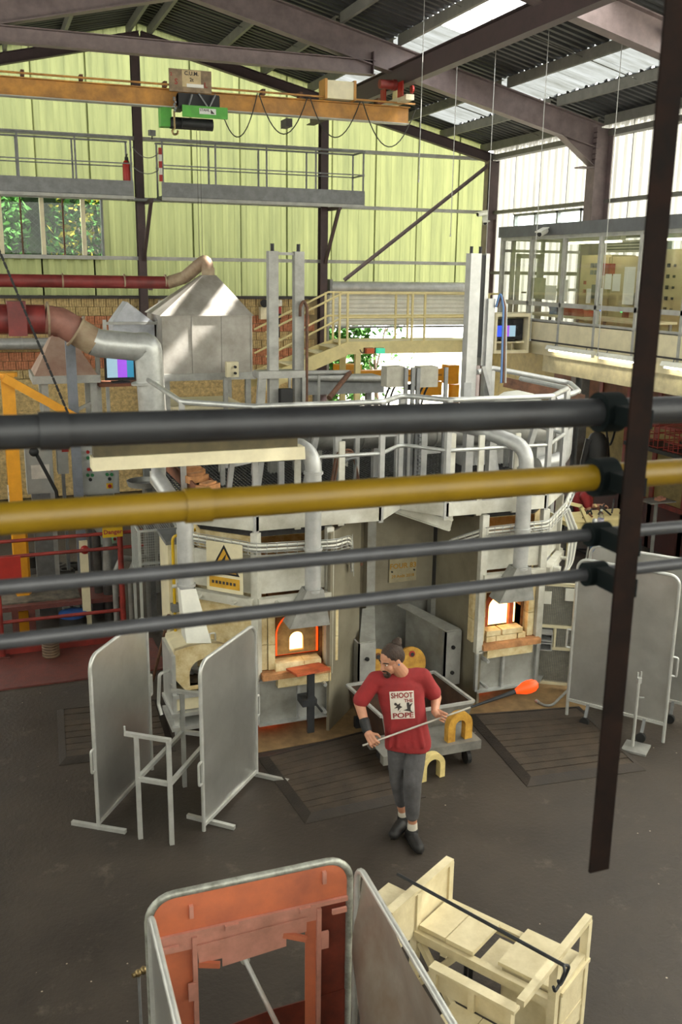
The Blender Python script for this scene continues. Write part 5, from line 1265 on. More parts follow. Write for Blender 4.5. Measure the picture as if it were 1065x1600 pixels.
t = thing('grey_locker', 'pale cabinet with a grey top beside the wire cage', 'cabinet', (1.85, 9.9, 0)); MB().box(1.72, 2.1, 9.85, 10.35, 0, 1.72).build('body', 'cream_pale', t); MB().box(1.70, 2.12, 9.83, 10.37, 1.72, 1.76).build('top', 'grey_steel', t); MB().box(1.74, 2.08, 9.835, 9.85, .1, 1.65).build('door', 'cream_pale', t)
t = thing('gas_pipe', 'thin yellow gas pipe rising left of the left furnace', 'pipe', (1.68, 9.3, 0))
MB().tube(fillet([(1.66, 9.2, 0), (1.66, 9.2, 2.0), (1.8, 9.2, 2.0), (1.92, 9.3, 2.02)], .06), .016, 8).build('riser', 'yellow_gas', t, smooth=True)
MB().tube(fillet([(1.78, 9.15, .0), (1.78, 9.15, 1.2), (1.9, 9.3, 1.2)], .06), .016, 8).build('riser', 'yellow_gas', t, smooth=True); MB().box(1.62, 1.7, 9.15, 9.23, 1.2, 1.28).build('valve', 'grey_steel', t)
t = thing('iron_rod', 'brown iron rod leaning by the yellow gas pipe', 'rod', (1.4, 9.6, 0)); MB().cyl(gz(238, 1065), gz(262, 970, .9), .018, 8).build('shaft', 'rust', t); MB().cyl(gz(262, 970, .9), gz(264, 962, .97), .026, 8).build('knob', 'rust', t)
p = gz(263, 983, .6); t = thing('ember_pan', 'small glowing ember pan in the dark beside the gas pipe', 'pan', (p.x, p.y, 0)); MB().lathe((p.x, p.y, .5), [(.06, 0), (.09, .06)], 14).build('pan', 'iron', t); MB().cyl((p.x, p.y, .54), (p.x, p.y, .555), .07, 14).build('embers', 'ember', t); MB().cyl((p.x, p.y, 0), (p.x, p.y, .5), .03, 8).build('stem', 'iron', t)
# brick box and parts on the platform, left end
t = thing('wooden_trough', 'brown wooden trough standing on the platform, left end', 'trough', (2.0, 10.3, DZ)); a, c = gz(275, 725, 2.55), gz(325, 770, 2.55)
for s_ in (-.1, .1): MB().bar(a + V((s_, 0, 0)), c + V((s_, 0, 0)), .02, .14).build('side', 'brown_panel', t)
MB().bar(a + V((0, 0, -.06)), c + V((0, 0, -.06)), .2, .02).build('bottom', 'brown_panel', t)
for k, (px_, py_) in enumerate(((302, 738), (306, 747), (325, 762))): p = gz(px_, py_, 2.62); tag(MB().cbox(p, .22, .12, .07, R(20 * k)).cbox(p + V((0, 0, .045)), .16, .08, .02, R(20 * k)).build('fire_clay_block', 'hearth'), ('pale fire clay block at the back of the wooden trough', 'pale fire clay block in the middle of the wooden trough', 'pale fire clay block at the front of the wooden trough')[k], 'block')
t = thing('round_tray', 'round grey tray rim on a post by the cabinets', 'tray', (1.75, 11.6, 0)); p = gz(225, 755, 1.95); MB().lathe((p.x, p.y, 1.92), [(.2, 0), (.22, .07), (.20, .07), (.19, .01)], 22, cap=False).build('rim', 'alu_dull', t, smooth=True); MB().cyl((p.x, p.y, 0), (p.x, p.y, 1.93), .03, 8).build('post', 'alu_dull', t); MB().cyl((p.x, p.y, 1.92), (p.x, p.y, 1.93), .2, 22).build('plate', 'alu_dull', t)

# ------------------------------------------------------------------ heat screens
mat('screen_sheet', '#c8c8c4', .32, .8, .1, 3, .12, 2.2); mat('screen_tube', '#c4c5c1', .36, .4, .12, 8)
def rounded(A, B, z0, z1, r, n=6):
    """path up one side, over the rounded top and down the other, in the vertical plane A-B"""
    A, B = V(A), V(B); d = (B - A); L = d.length; d = d / L
    P = lambda s, z: A + d * s + V((0, 0, z))
    pts = [P(0, z0)] + [P(r - r * math.cos(a), z1 - r + r * math.sin(a)) for a in (PI / 2 * i / n for i in range(n + 1))]
    pts += [P(L - r + r * math.sin(a), z1 - r + r * math.cos(a)) for a in (PI / 2 * i / n for i in range(n + 1))] + [P(L, z0)]
    return pts
def screen(lab, A, B, h, z0=.06, r=.12, feet=None, leg=0., handles=(), grp='heat screens', sheet='screen_sheet', bulge=.0, wheels=False):
    A, B = V((*A, 0)), V((*B, 0)); d = (B - A).normalized(); n = V((d.y, -d.x, 0))
    t = thing('heat_screen', lab, 'screen', (A + B) / 2, grp)
    path = rounded(A, B, leg, h, r)
    MB().tube(path, .017, 10).build('tube_frame', 'screen_tube', t, smooth=True)
    MB().bar(A + V((0, 0, z0)), B + V((0, 0, z0)), .03, .03).build('bottom_rail', 'screen_tube', t)
    L = (B - A).length; nu, nv = 14, 18; vs = []; fs = []
    for j in range(nv + 1):
        z = z0 + (h - .012 - z0) * j / nv; ins = 0
        if z > h - r: ins = r - math.sqrt(max(0, r * r - (z - (h - r)) ** 2))
        for i in range(nu + 1):
            s_ = ins + .012 + (L - 2 * ins - .024) * i / nu
            w = bulge * math.sin(PI * i / nu) * math.sin(PI * min(1, j / nv * 1.3)) + .004 * math.sin(9 * s_ + 5 * z) + (bulge * .3 * math.sin(7 * z + 3 * s_))
            vs.append(A + d * s_ + n * w + V((0, 0, z)))
    for j in range(nv):
        for i in range(nu): fs.append((j * (nu + 1) + i, j * (nu + 1) + i + 1, (j + 1) * (nu + 1) + i + 1, (j + 1) * (nu + 1) + i))
    MB().add(vs, fs).build('sheet', sheet, t, smooth=True)
    for (s_, off, ln) in feet or ():
        p = A + d * (L * s_) + V((0, 0, .02)); MB().bar(p - n * ln * .5 + n * off, p + n * ln * .5 + n * off, .035, .035).build('foot', 'screen_tube', t)
    for (s_, z, sg) in handles:
        p = A + d * (L * s_) + V((0, 0, z)); o = d * (.06 * sg); MB().tube(fillet([p, p + o, p + o + V((0, 0, .2)), p + V((0, 0, .2))], .02), .011, 8).build('handle', 'screen_tube', t, smooth=True)
    if wheels:
        for s_ in (.22, .8):
            p = A + d * (L * s_) + V((0, 0, .05)); MB().cyl(p - n * .02 + n * .08, p + n * .02 + n * .08, .05, 14).build('caster', 'black_rubber', t); MB().bar(p + n * .08, p + V((0, 0, z0 - .05)), .03).build('caster_fork', 'grey_steel', t)
    return t
screen('upright aluminium heat screen at the far left, near the red plate floor', (.63, 7.38), (1.22, 8.22), 1.55, feet=((.0, 0, .5), ), handles=((0, .55, -1), (1, .75, 1)))
screen('upright aluminium heat screen in front of the small brick oven', (1.46, 7.06), (2.12, 7.78), 1.52, feet=((.12, 0, .46), (1., .12, .42)), handles=((0, .45, -1), (1, .6, 1)))
screen('wheeled heat screen with rounded top, in front of the right screens', (5.56, 7.86), (6.16, 7.04), 1.78, z0=.22, leg=.02, r=.1, wheels=True, handles=((0, .8, -1), (1, .75, 1)))
screen('wheeled heat screen standing behind the front screen at right', (5.98, 8.25), (6.75, 7.25), 1.78, z0=.22, leg=.02, r=.1, wheels=True)

# trestle of square tube by the left screens
t = thing('trestle', 'square tube trestle with upturned ends between the two left screens', 'trestle', (1.2, 7.5, 0))
f1, f2, f3, f4 = V((.94, 7.13, 0)), V((1.17, 6.96, 0)), V((1.45, 7.82, 0)), V((1.68, 7.66, 0))
for p in (f1, f2): MB().bar(p, p + V((0, 0, .93)), .038, .038).build('leg', 'screen_tube', t)
for p in (f3, f4): MB().bar(p, p + V((0, 0, .93)), .038, .038).build('leg', 'screen_tube', t)
for a, c in ((f1, f2), (f1, f3), (f2, f4), (f3, f4)): MB().bar(a + V((0, 0, .55)), c + V((0, 0, .55)), .034, .034).build('rail', 'screen_tube', t)
for a, c in ((f1, f2), (f3, f4)):
    e = (c - a) * .35; MB().bar(a - e + V((0, 0, .94)), c + e * .2 + V((0, 0, .94)), .036, .03).build('cross_bar', 'screen_tube', t); MB().bar(a - e + V((0, 0, .95)), a - e + V((0, 0, 1.0)), .012, .036).build('end_stop', 'screen_tube', t)

# ------------------------------------------------------------------ small brick oven on its stand
t = thing('brick_oven', 'small arched fire brick oven on a steel stand, behind the left screens', 'oven', (1.78, 9.0, 0))
yo = 8.72; cxo = 1.83; w_ = .58
outer = []; k = 14
inn = arch(cxo + .02, yo, .57, .30, .27, 8)
for p in inn:
    dd = p - V((cxo, yo, .70)); a_ = math.atan2(dd.z, dd.x)
    rx, rz_ = w_ / 2, (.30 if dd.z > 0 else .2)
    s_ = max(abs(math.cos(a_)) / rx, 1e-6); s2 = max(abs(math.sin(a_)) / (rz_ * (1 - .25 * abs(math.cos(a_)) ** 2)), 1e-6); outer.append(V((cxo, yo, .70)) + V((math.cos(a_), 0, math.sin(a_))) / max(s_, s2))
MB().ngon_hole(outer, inn, (0, .06, 0)).build('front_slab', 'refractory', t)
m = MB(); n_ = len(inn); m.add(inn + [p + V((0, .4, 0)) for p in inn], [(i, (i + 1) % n_, n_ + (i + 1) % n_, n_ + i) for i in range(n_)] + [tuple(n_ + i for i in range(n_))]); m.build('chamber', mat('soot', '#5a4a35', .9, 0, .4, 12, col2='#2a2119'), t)
m = MB(); m.add(outer + [p + V((0, .5, 0)) for p in outer], [(i, (i + 1) % n_, n_ + (i + 1) % n_, n_ + i) for i in range(n_)] + [tuple(n_ + i for i in range(n_))]); m.build('shell', 'cream_pale', t)
for x in (cxo - w_ / 2 - .02, cxo + w_ / 2 - .02): MB().box(x, x + .04, yo - .02, yo + .5, .3, .92).build('corner_angle', 'screen_tube', t)
MB().box(cxo - w_ / 2 - .02, cxo + w_ / 2 + .02, yo - .04, yo + .02, .46, .5).build('front_bar', 'screen_tube', t)
MB().box(cxo - w_ / 2, cxo + w_ / 2, yo, yo + .5, .32, .49).build('lower_box', 'cream_pale', t)
for z in (.12, .27): MB().box(cxo - w_ / 2 - .04, cxo + w_ / 2 + .02, yo - .05, yo + .5, z, z + .04).build('stand_shelf', 'screen_tube', t)
for x in (cxo - w_ / 2, cxo + w_ / 2 - .04):
    for y in (yo, yo + .45): MB().box(x, x + .04, y, y + .04, 0, .32).build('leg', 'screen_tube', t)
MB().tube(fillet([(cxo - .3, yo + .1, .72), (cxo - .42, yo + .05, .72), (cxo - .44, yo + .05, .4), (cxo - .42, yo, .3)], .04), .018, 8).build('gas_valve', 'screen_tube', t, smooth=True)
MB().tube(fillet([(cxo + .1, yo + .1, .98), (cxo + .1, yo + .1, 1.06), (cxo + .16, yo + .1, 1.06), (cxo + .16, yo + .1, .98)], .02), .01, 8).build('lifting_eye', 'screen_tube', t, smooth=True)

# ------------------------------------------------------------------ wooden floor mats of planks
def floor_mat(lab, P, n, lift=.045, border=.16, dirx=True):
    """P: four floor corners (front-left, front-right, back-right, back-left); planks run left-right"""
    P = [V((*p, 0)) for p in P]
    t = thing('floor_mat', lab, 'floor mat', sum(P, V()) / 4, 'slatted wooden floor mats')
    inn = []
    c = sum(P, V()) / 4
    for p in P: inn.append(p + (c - p) * border)
    for i in range(4):      # bevelled border boards sloping to the floor
        a, b_, c2, d_ = P[i], P[(i + 1) % 4], inn[(i + 1) % 4], inn[i]
        up = V((0, 0, lift)); lo = V((0, 0, .006))
        MB().add([a + lo, b_ + lo, c2 + up, d_ + up, a, b_, c2, d_], [(0, 1, 2, 3), (4, 7, 6, 5), (0, 4, 5, 1), (1, 5, 6, 2), (2, 6, 7, 3), (3, 7, 4, 0)]).build('border_board', mat('border_wood', '#332b24', .75, 0, .35, 4, .3, 50), t)
    for k in range(n):
        f0, f1 = (k + .04) / n, (k + .93) / n
        a, b_ = inn[0].lerp(inn[3], f0), inn[1].lerp(inn[2], f0); c2, d_ = inn[1].lerp(inn[2], f1), inn[0].lerp(inn[3], f1)
        z = lift - .004 + random.uniform(-.004, .002)
        MB().prism([a, b_, c2, d_], (0, 0, z)).build('plank', 'dark_wood', t)
floor_mat('slatted wooden floor mat in front of the left furnace port', ((2.3, 6.87), (3.46, 6.92), (3.62, 8.32), (2.22, 8.1)), 11, border=.13)
floor_mat('slatted wooden floor mat in front of the right furnace port', ((4.42, 6.77), (5.66, 6.66), (5.85, 8.05), (4.56, 8.28)), 11, border=.13)
floor_mat('small slatted wooden floor mat behind the far left screen', ((.40, 8.58), (1.5, 8.5), (1.55, 9.7), (.47, 9.8)), 8, border=.13)
MB().prism([(2.2, 8.2, 0), (3.7, 8.25, 0), (3.7, 9.3, 0), (1.9, 9.3, 0)], (0, 0, .006)).build('floor_sandy_patch', mat('sand_floor', '#8a6f4a', .85, 0, .4, 4, col2='#6a5436')); struct(bpy.data.objects['floor_sandy_patch'])
MB().prism([(4.5, 8.2, 0), (5.9, 7.95, 0), (6.2, 8.4, 0), (6.0, 9.3, 0), (4.7, 9.3, 0)], (0, 0, .006)).build('floor_sandy_patch', 'sand_floor'); struct(bpy.data.objects['floor_sandy_patch.001'])

# notice, alarm box and beacon on the brick wall
t = thing('wall_notice', 'white printed notice on the brick wall left of the pointed hood', 'notice', gy(260, 485, 19.9)); a, c = gy(247, 469, 19.9), gy(272, 487, 19.9); MB().box(a.x, c.x, 19.9, 19.93, c.z, a.z).build('sheet', 'paper', t)
for k in range(4): MB().box(a.x + .03, c.x - (.03, .15, .06, .1)[k], 19.893, 19.9, a.z - .055 - .055 * k, a.z - .035 - .055 * k).build('print_line', mat('print_grey', '#8d8d86', .8), t)
t = thing('alarm_box', 'cream alarm box with a round lamp on the brick wall', 'box', gy(409, 500, 19.8)); a, c = gy(407, 480, 19.8), gy(431, 499, 19.8); MB().box(a.x, c.x, 19.8, 19.95, c.z, a.z).build('case', 'cream_pale', t); q = gy(413, 474, 19.8); MB().cyl(q, q + V((0, .1, 0)), .07, 14).build('lamp', 'white_paint', t, smooth=True); MB().cyl(q + V((0, -.005, 0)), q + V((0, .02, 0)), .085, 14).build('lamp_rim', 'black', t)
t = thing('signal_tower', 'small red and black signal lamp on the brick wall beside the alarm box', 'signal lamp', gy(436, 505, 19.6)); q = gy(436, 490, 19.6); MB().cyl(q, q + V((0, 0, .14)), .05, 12).build('red_lens', 'btn_red', t, smooth=True); MB().cyl(q - V((0, 0, .12)), q, .045, 12).build('base', 'black', t); MB().cyl(q + V((0, 0, .16)), q + V((0, 0, .28)), .06, 12).build('white_lens', 'white_paint', t, smooth=True); MB().box(q.x - .02, q.x + .02, 19.6, 19.93, q.z - .05, q.z - .02).build('arm', 'black', t); MB().cyl(q - V((0, 0, .5)), q - V((0, 0, .1)), .012, 6).build('cable', 'black', t)
t = thing('black_hose', 'black rubber hose hanging in front of the plain grey cabinet', 'hose', gy(90, 770, 12.2)); MB().tube(fillet([gy(52, 690, 12.2), gy(58, 712, 12.2), gy(72, 738, 12.2), gy(88, 768, 12.2), gy(92, 800, 12.2)], .1), .022, 8).build('hose', 'black_rubber', t, smooth=True); q = gy(53, 706, 12.2); MB().ball(q, .06).build('coupling', 'black', t, smooth=True)
# walkway beam and pipes behind the platform railing
t = thing('conveyor', 'long grey conveyor behind the platform, in front of the gangway', 'conveyor', (5.6, 13.2, 0)); a, c = gy(478, 592, 13.2), gy(600, 603, 13.2); MB().box(a.x, c.x, 13.2, 13.7, c.z - .1, a.z).build('belt_frame', 'grey_steel', t); MB().cyl((a.x, 13.15, a.z + .02), (c.x, 13.15, a.z - .03), .05, 10).build('roller_rail', 'alu_dull', t, smooth=True)
for x in (a.x + .2, c.x - .2): MB().box(x - .04, x + .04, 13.3, 13.38, 0, c.z - .1).build('leg', 'grey_steel', t)
t = thing('bent_handrail', 'grey tubular handrail ending in a rusty slant, left of the terminal boxes', 'railing', (4.2, 12.0, DZ)); P1_, P2_, P3_ = gy(395, 584, 12.0), gy(546, 582, 12.0), gy(514, 622, 11.6); MB().tube(fillet([P1_, P2_], .05), .035, 10).build('rail', 'alu_dull', t, smooth=True); MB().tube([P2_, P3_], .035, 10).build('slant', 'rust', t, smooth=True)
for px_ in (498, 452): q = gy(px_, 584, 12.0); MB().bar(q, (q.x, q.y, DZ), .03).build('post', 'alu_dull', t)
# ------------------------------------------------------------------ right of the furnaces
t = thing('mesh_cabinet', 'pale cabinet with wire mesh doors at the right side of the right furnace', 'cabinet', (5.9, 8.65, 0))
A, B = V((5.62, 8.6, 0)), V((6.0, 8.38, 0)); d = (B - A).normalized(); L = (B - A).length; n = V((d.y, -d.x, 0))
P = lambda s, z, o=0.: A + d * (L * s) + n * o + V((0, 0, z))
mat('mesh_grey', '#a5a295', .6, .1, .2, 20)
for s in (0, 1): MB().bar(P(s, .08), P(s, 1.28), .04, .04).build('post', 'cream_pale', t)
for z in (.1, .52, .78, 1.27): MB().bar(P(0, z), P(1, z), .035, .035).build('rail', 'cream_pale', t)
MB().bar(P(.42, .52), P(.42, .78), .03, .03).build('divider', 'cream_pale', t)
def mesh_panel(s0, s1, z0, z1):
    m = MB(); k = s0
    while k < s1: m.bar(P(k, z0, .01), P(k, z1, .01), .004); k += .045
    z = z0
    while z < z1: m.bar(P(s0, z, .01), P(s1, z, .01), .004); z += .018
    m.build('wire_mesh', 'mesh_grey', t, kind='stuff')
mesh_panel(.04, .96, .8, 1.26); mesh_panel(.46, .96, .54, .77); mesh_panel(.04, .96, .12, .5)
MB().prism([P(0, .08, -.03), P(1, .08, -.03), P(1, 1.28, -.03), P(0, 1.28, -.03)], n * -.02).build('back_plate', 'grey_steel', t)
for z in (.58, .69): m = MB(); m.bar(P(.06, z, .0), P(.06, z, .14), .012, .09).bar(P(.34, z, 0), P(.34, z, .14), .012, .09).bar(P(.2, z - .04, 0), P(.2, z - .04, .14), .12, .012).bar(P(.2, z + .04, 0), P(.2, z + .04, .14), .12, .012); m.build('socket_tube', 'alu_paint', t)
for s, z in ((.15, 1.05), (.72, 1.1)): MB().prism([P(s - .12, z, .02), P(s + .12, z, .02), P(s + .12, z + .14, .02), P(s - .12, z + .14, .02)], n * .02).build('hatch', 'white_paint', t)
for s in (0, 1): MB().bar(P(s, 0), P(s, .1), .04, .04).build('foot', 'cream_pale', t)
t = thing('blue_pole', 'blue steel pole with a grey crosspiece, between furnace and right screens', 'pole', (5.95, 8.5, 0)); MB().cyl((6.02, 8.3, 0), (6.04, 8.3, 1.95), .024, 10).build('tube', 'blue_paint', t, smooth=True); MB().cyl((5.93, 8.2, 1.8), (6.13, 8.42, 2.0), .03, 10).build('crosspiece', 'alu_dull', t, smooth=True); MB().lathe((6.02, 8.3, 0), [(.09, 0), (.09, .02)], 14).build('base', 'grey_steel', t)
t = thing('floor_hose', 'grey hose curling on the floor beside the right mat', 'hose', (5.6, 8.2, 0)); MB().tube(fillet([(5.95, 8.3, .5), (5.8, 8.15, .2), (5.55, 8.12, .03), (5.48, 8.16, .02), (5.46, 8.25, .02)], .1), .015, 8).build('hose', 'alu_dull', t, smooth=True); MB().cyl((5.46, 8.25, .02), (5.46, 8.3, .02), .02, 8).build('nozzle', 'galv', t)
t = thing('tool_stand', 'upright tool stand on a square steel base, before the wheeled screen', 'stand', (5.84, 7.06, 0)); MB().cbox((5.84, 7.05, .01), .24, .24, .02, R(40)).build('base', 'alu_dull', t); MB().cyl((5.82, 7.08, .02), (5.82, 7.08, .72), .016, 10).build('rod', 'screen_tube', t, smooth=True); MB().bar((5.82, 7.08, .55), (5.88, 7.05, .55), .012).build('clamp_screw', 'galv', t); MB().box(5.80, 5.84, 7.06, 7.1, .7, .76).bar((5.8, 7.08, .76), (5.8, 7.08, .82), .012).bar((5.84, 7.08, .76), (5.84, 7.08, .82), .012).build('fork', 'galv', t)
# far workshop below the office: panels, racks, a coat, a worker at a bench
t = thing('panelled_partition', 'brown and tan panelled partition under the office', 'partition', (10.6, 13, 0))
for k in range(7):
    y = 10.6 + k * .82; MB().box(10.62, 10.66, y + .06, y + .76, .85, 2.1).build('tan_panel', 'tan_panel', t); MB().box(10.60, 10.68, y - .05, y + .05, 0, 2.95).build('red_post', 'red_paint', t)
MB().box(10.6, 10.66, 10.5, 16.3, .0, .8).build('lower_panel', mat('dark_red_panel', '#4a1f1c', .6), t); MB().box(10.58, 10.68, 10.5, 16.3, .78, .86).build('rail', 'red_paint', t); MB().box(10.58, 10.68, 10.5, 16.3, 2.1, 2.16).build('rail', 'red_paint', t); MB().box(10.62, 10.66, 10.5, 16.3, 2.16, 2.95).build('upper_panel', 'brown_panel', t)
for y, yy in ((11.9, 12.4), (14.1, 14.4)): MB().tube(sag((10.55, y, 2.0), (10.55, yy, 2.0), .4), .02, 6).build('hanging_cable', 'black', t)
t = thing('storage_shelf', 'dark mezzanine shelf edge with red wire crates, far right', 'shelf', (10.3, 12, 1.75)); MB().box(9.9, 10.6, 10.6, 13.0, 1.86, 1.92).build('deck', 'dark_steel', t)
for y in (10.7, 12.9): MB().box(9.95, 10.02, y - .04, y + .04, 0, 1.86).build('leg', 'red_paint', t)
for k in range(3):
    y = 10.8 + k * .7; c = thing('wire_crate', ('red wire crate on the far right shelf, nearest the picture edge', 'red wire crate in the middle of the far right shelf', 'red wire crate on the far right shelf, nearest the corner')[k], 'crate', (10.2, y + .25, 1.92))
    for z in (1.94, 2.06, 2.18, 2.3):
        for a_, b_ in (((9.95, y), (9.95, y + .55)), ((9.95, y + .55), (10.5, y + .55)), ((10.5, y + .55), (10.5, y)), ((10.5, y), (9.95, y))): MB().bar((*a_, z), (*b_, z), .014).build('hoop', 'red_paint', c)
    for q in range(6): MB().bar((9.95, y + q * .11, 1.92), (9.95, y + q * .11, 2.3), .012).build('upright', 'red_paint', c)
t = thing('hanging_coat', 'dark work coat hanging by the brown partition', 'coat', (9.9, 14.3, 1.1)); q = gy(932, 690, 13.4)
m = MB(); m.lathe((q.x, 13.4, 1.05), [(.16, 0), (.2, .1), (.19, .5), (.2, .75), (.12, .92), (.04, .97)], 14); m.build('body', 'black', t, smooth=True)
for s in (-1, 1): MB().tube([(q.x + s * .16, 13.4, 1.9), (q.x + s * .24, 13.4, 1.5), (q.x + s * .22, 13.4, 1.2)], .06, 10, r1=.045).build('sleeve', 'black', t, smooth=True)
MB().box(q.x - .03, q.x + .03, 13.4, 13.46, 0, 2.3).build('post', 'brown_panel', t)
t = thing('grey_column', 'dark grey steel column beyond the guard loop', 'column', (9.9, 14.3, 0)); q = gy(905, 660, 14.3); MB().ibeam((q.x, 14.3, 0), (q.x, 14.3, 2.9), .2, .16, .012, up=(0, 1, 0)).build('shaft', 'grey_steel', t); MB().box(q.x - .14, q.x + .14, 14.18, 14.42, 0, .02).build('base_plate', 'grey_steel', t)
t = thing('work_bench', 'cream work bench crowded with tools, beside the seated worker', 'bench', (9.2, 12.4, 0))
q0, q1 = gz(890, 818, .85), gz(985, 802, .85)
MB().box(q0.x, q1.x, 12.1, 12.7, .78, .85).build('top', 'cream', t)
MB().box(q0.x, q1.x, 12.08, 12.1, .6, .85).build('front_board', 'cream', t)
for x in (q0.x + .05, q1.x - .05):
    for y in (12.14, 12.66): MB().box(x - .03, x + .03, y - .03, y + .03, 0, .78).build('leg', 'cream', t)
MB().bar((q0.x + .1, 12.0, 1.15), (q0.x + .3, 12.0, .8), .05, .05).build('arm_rest', 'cream', t); MB().bar((q0.x - .1, 12.0, 1.2), (q0.x + .12, 12.0, 1.14), .05, .05).build('arm_rest', 'cream', t)
rnd = random.Random(3)
for k in range(9):
    x = q0.x + .35 + k * .09; t2 = thing('hand_tool', ('dark glass tong', 'iron shear', 'wooden paddle', 'iron jack', 'dark pincer', 'iron shear with long grips', 'short iron rod', 'pale wooden block', 'dark iron tong')[k] + (' on the cream bench, %s tool from the bottle' % ('first', 'second', 'third', 'fourth', 'fifth', 'sixth', 'seventh', 'eighth', 'last')[k]), 'tool', (x, 12.3, .85))
    a_ = V((x, 12.25 + rnd.uniform(-.05, .2), .87)); b_ = a_ + V((rnd.uniform(-.06, .1), rnd.uniform(-.2, .2), rnd.uniform(.02, .15))); MB().bar(a_, b_, .025, .02).build('blade', ('black', 'iron', 'brown_panel')[k % 3], t2); MB().cyl(b_, b_ + (b_ - a_) * .4, .016, 8).build('grip', ('iron', 'black', 'cream')[k % 3], t2)
t = thing('water_bottle', 'clear plastic water bottle on a dark stool top by the bench', 'bottle', (8.8, 11.7, .78)); q = gz(937, 826, .8)
MB().lathe((q.x, q.y, .78), [(.045, 0), (.05, .03), (.05, .2), (.02, .27), (.016, .3)], 14).build('body', glass('bottle_clear', (.85, .88, .95), .3), t, smooth=True); MB().lathe((q.x, q.y, .86), [(.0505, 0), (.0505, .1)], 14, cap=False).build('label_band', mat('bottle_label', '#c9c4d6', .6), t, smooth=True); MB().lathe((q.x, q.y, 1.08), [(.018, 0), (.018, .025)], 10).build('cap', 'white_paint', t)
t = thing('stool_table', 'small stool with a dark round top carrying the water bottle', 'stool', (q.x, q.y, 0)); MB().lathe((q.x, q.y, .74), [(.24, 0), (.25, .04)], 20).build('top', 'dark_steel', t)
for a_ in range(4): c_ = V((math.cos(a_ * PI / 2 + .5), math.sin(a_ * PI / 2 + .5), 0)); MB().cyl(V((q.x, q.y, .74)) + c_ * .14, V((q.x, q.y, 0)) + c_ * .22, .014, 8).build('leg', 'screen_tube', t)
for k, (px_, py_) in enumerate(((955, 850), (975, 838))):
    q = gz(px_, py_, .45); t = thing('steel_stool', ('low tubular steel stool below the cream bench, left of two', 'low tubular steel stool below the cream bench, right of two')[k], 'stool', (q.x, q.y, 0)); MB().lathe((q.x, q.y, .42), [(.16, 0), (.17, .03)], 16).build('seat', 'cream', t)
    for a_ in range(4): c_ = V((math.cos(a_ * PI / 2 + .5), math.sin(a_ * PI / 2 + .5), 0)); MB().cyl(V((q.x, q.y, .42)) + c_ * .1, V((q.x, q.y, 0)) + c_ * .19, .012, 8).build('leg', 'screen_tube', t)
t = thing('side_stand', 'grey stand with a small tray, beyond the hanging post', 'stand', (10.3, 12.6, 0)); q = gz(1030, 765, 1.0)
q = V((10.2, 12.4, 0)); MB().cyl((q.x, q.y, 0), (q.x, q.y, 1.0), .03, 10).build('post', 'alu_dull', t); MB().cbox((q.x, q.y, 1.01), .5, .35, .02).build('tray', 'alu_dull', t); MB().lathe((q.x, q.y, 0), [(.15, 0), (.15, .02)], 16).build('base', 'alu_dull', t)
q = gz(1048, 762, 1.04); tag(MB().cbox((10.25, 12.38, 1.04), .18, .1, .04, .3).cbox((10.25, 12.38, 1.07), .1, .06, .02, .5).build('rag', mat('rag_pink', '#c98f78', .9)), 'crumpled pink rag on the tray of the side stand', 'rag')
for k, (px_, yy, zz) in enumerate(((708, 15.0, 5.2), (766, 14.2, 4.5), (845, 13.0, 3.6), (957, 11.9, 3.45), (655, 13.5, 5.9))):
    q = gy(px_, 250, yy); tag(MB().cyl((q.x, yy, zz), (q.x, yy, roofz(q.x) - .02), .006, 5).lathe((q.x, yy, zz), [(.012, -.02), (.012, .02)], 6).build('hanging_wire', 'pale_steel'), ('thin wire hanging from the roof left of the corner post', 'thin wire hanging from the roof at the corner post', 'thin wire hanging over the left office panes', 'thin wire hanging over the right office panes', 'thin wire hanging beside the crane end')[k], 'wire', 'wires hanging from the roof')

# ------------------------------------------------------------------ mould trolley and arches behind the man
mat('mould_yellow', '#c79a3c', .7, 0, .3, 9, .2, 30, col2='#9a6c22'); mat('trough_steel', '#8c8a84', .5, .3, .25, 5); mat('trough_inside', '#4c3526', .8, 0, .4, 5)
t = thing('mould_trolley', 'grey steel trolley with a deep trough, behind the man', 'trolley', (3.8, 7.9, 0))
x0, x1, y0, y1 = 3.25, 4.22, 7.32, 7.72
for y in (7.34, 7.66): MB().box(3.2, 4.22, y - .04, y + .04, .16, .24).build('chassis_rail', 'trough_steel', t)
for x in (3.3, 4.1): MB().box(x - .03, x + .03, 7.34, 7.66, .17, .23).build('cross_member', 'trough_steel', t)
MB().box(3.2, 4.22, 7.3, 7.7, .24, .25).build('tray', 'trough_steel', t)
for x in (3.32, 4.1):
    for y in (7.36, 7.64):
        MB().cyl((x - .02, y, .07), (x + .02, y, .07), .07, 16).build('caster_wheel', 'black_rubber', t); MB().bar((x, y, .16), (x, y + .02, .08), .05, .012).build('caster_fork', 'dark_steel', t)
TZ = .46; FR_, BR_, FL_ = gz(740, 1096, TZ), gz(678, 1050, TZ), gz(596, 1120, TZ); BL_ = FL_ + (BR_ - FR_); cc_ = (FR_ + BL_) / 2
top = [(p.x, p.y) for p in (FL_, FR_, BR_, BL_)]; bot = [(cc_.x + (p.x - cc_.x) * .82, cc_.y + (p.y - cc_.y) * .82) for p in (FL_, FR_, BR_, BL_)]
tq = thing('steel_trough', 'open grey steel trough with a rusty inside, behind the man', 'trough', (3.9, 8.2, 0))
for i in range(4):
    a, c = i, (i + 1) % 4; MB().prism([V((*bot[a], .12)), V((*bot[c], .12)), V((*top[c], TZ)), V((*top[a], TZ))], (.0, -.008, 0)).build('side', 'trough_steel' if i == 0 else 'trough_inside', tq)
    MB().bar((*top[a], TZ), (*top[c], TZ), .03, .025).build('rim', 'screen_tube', tq)
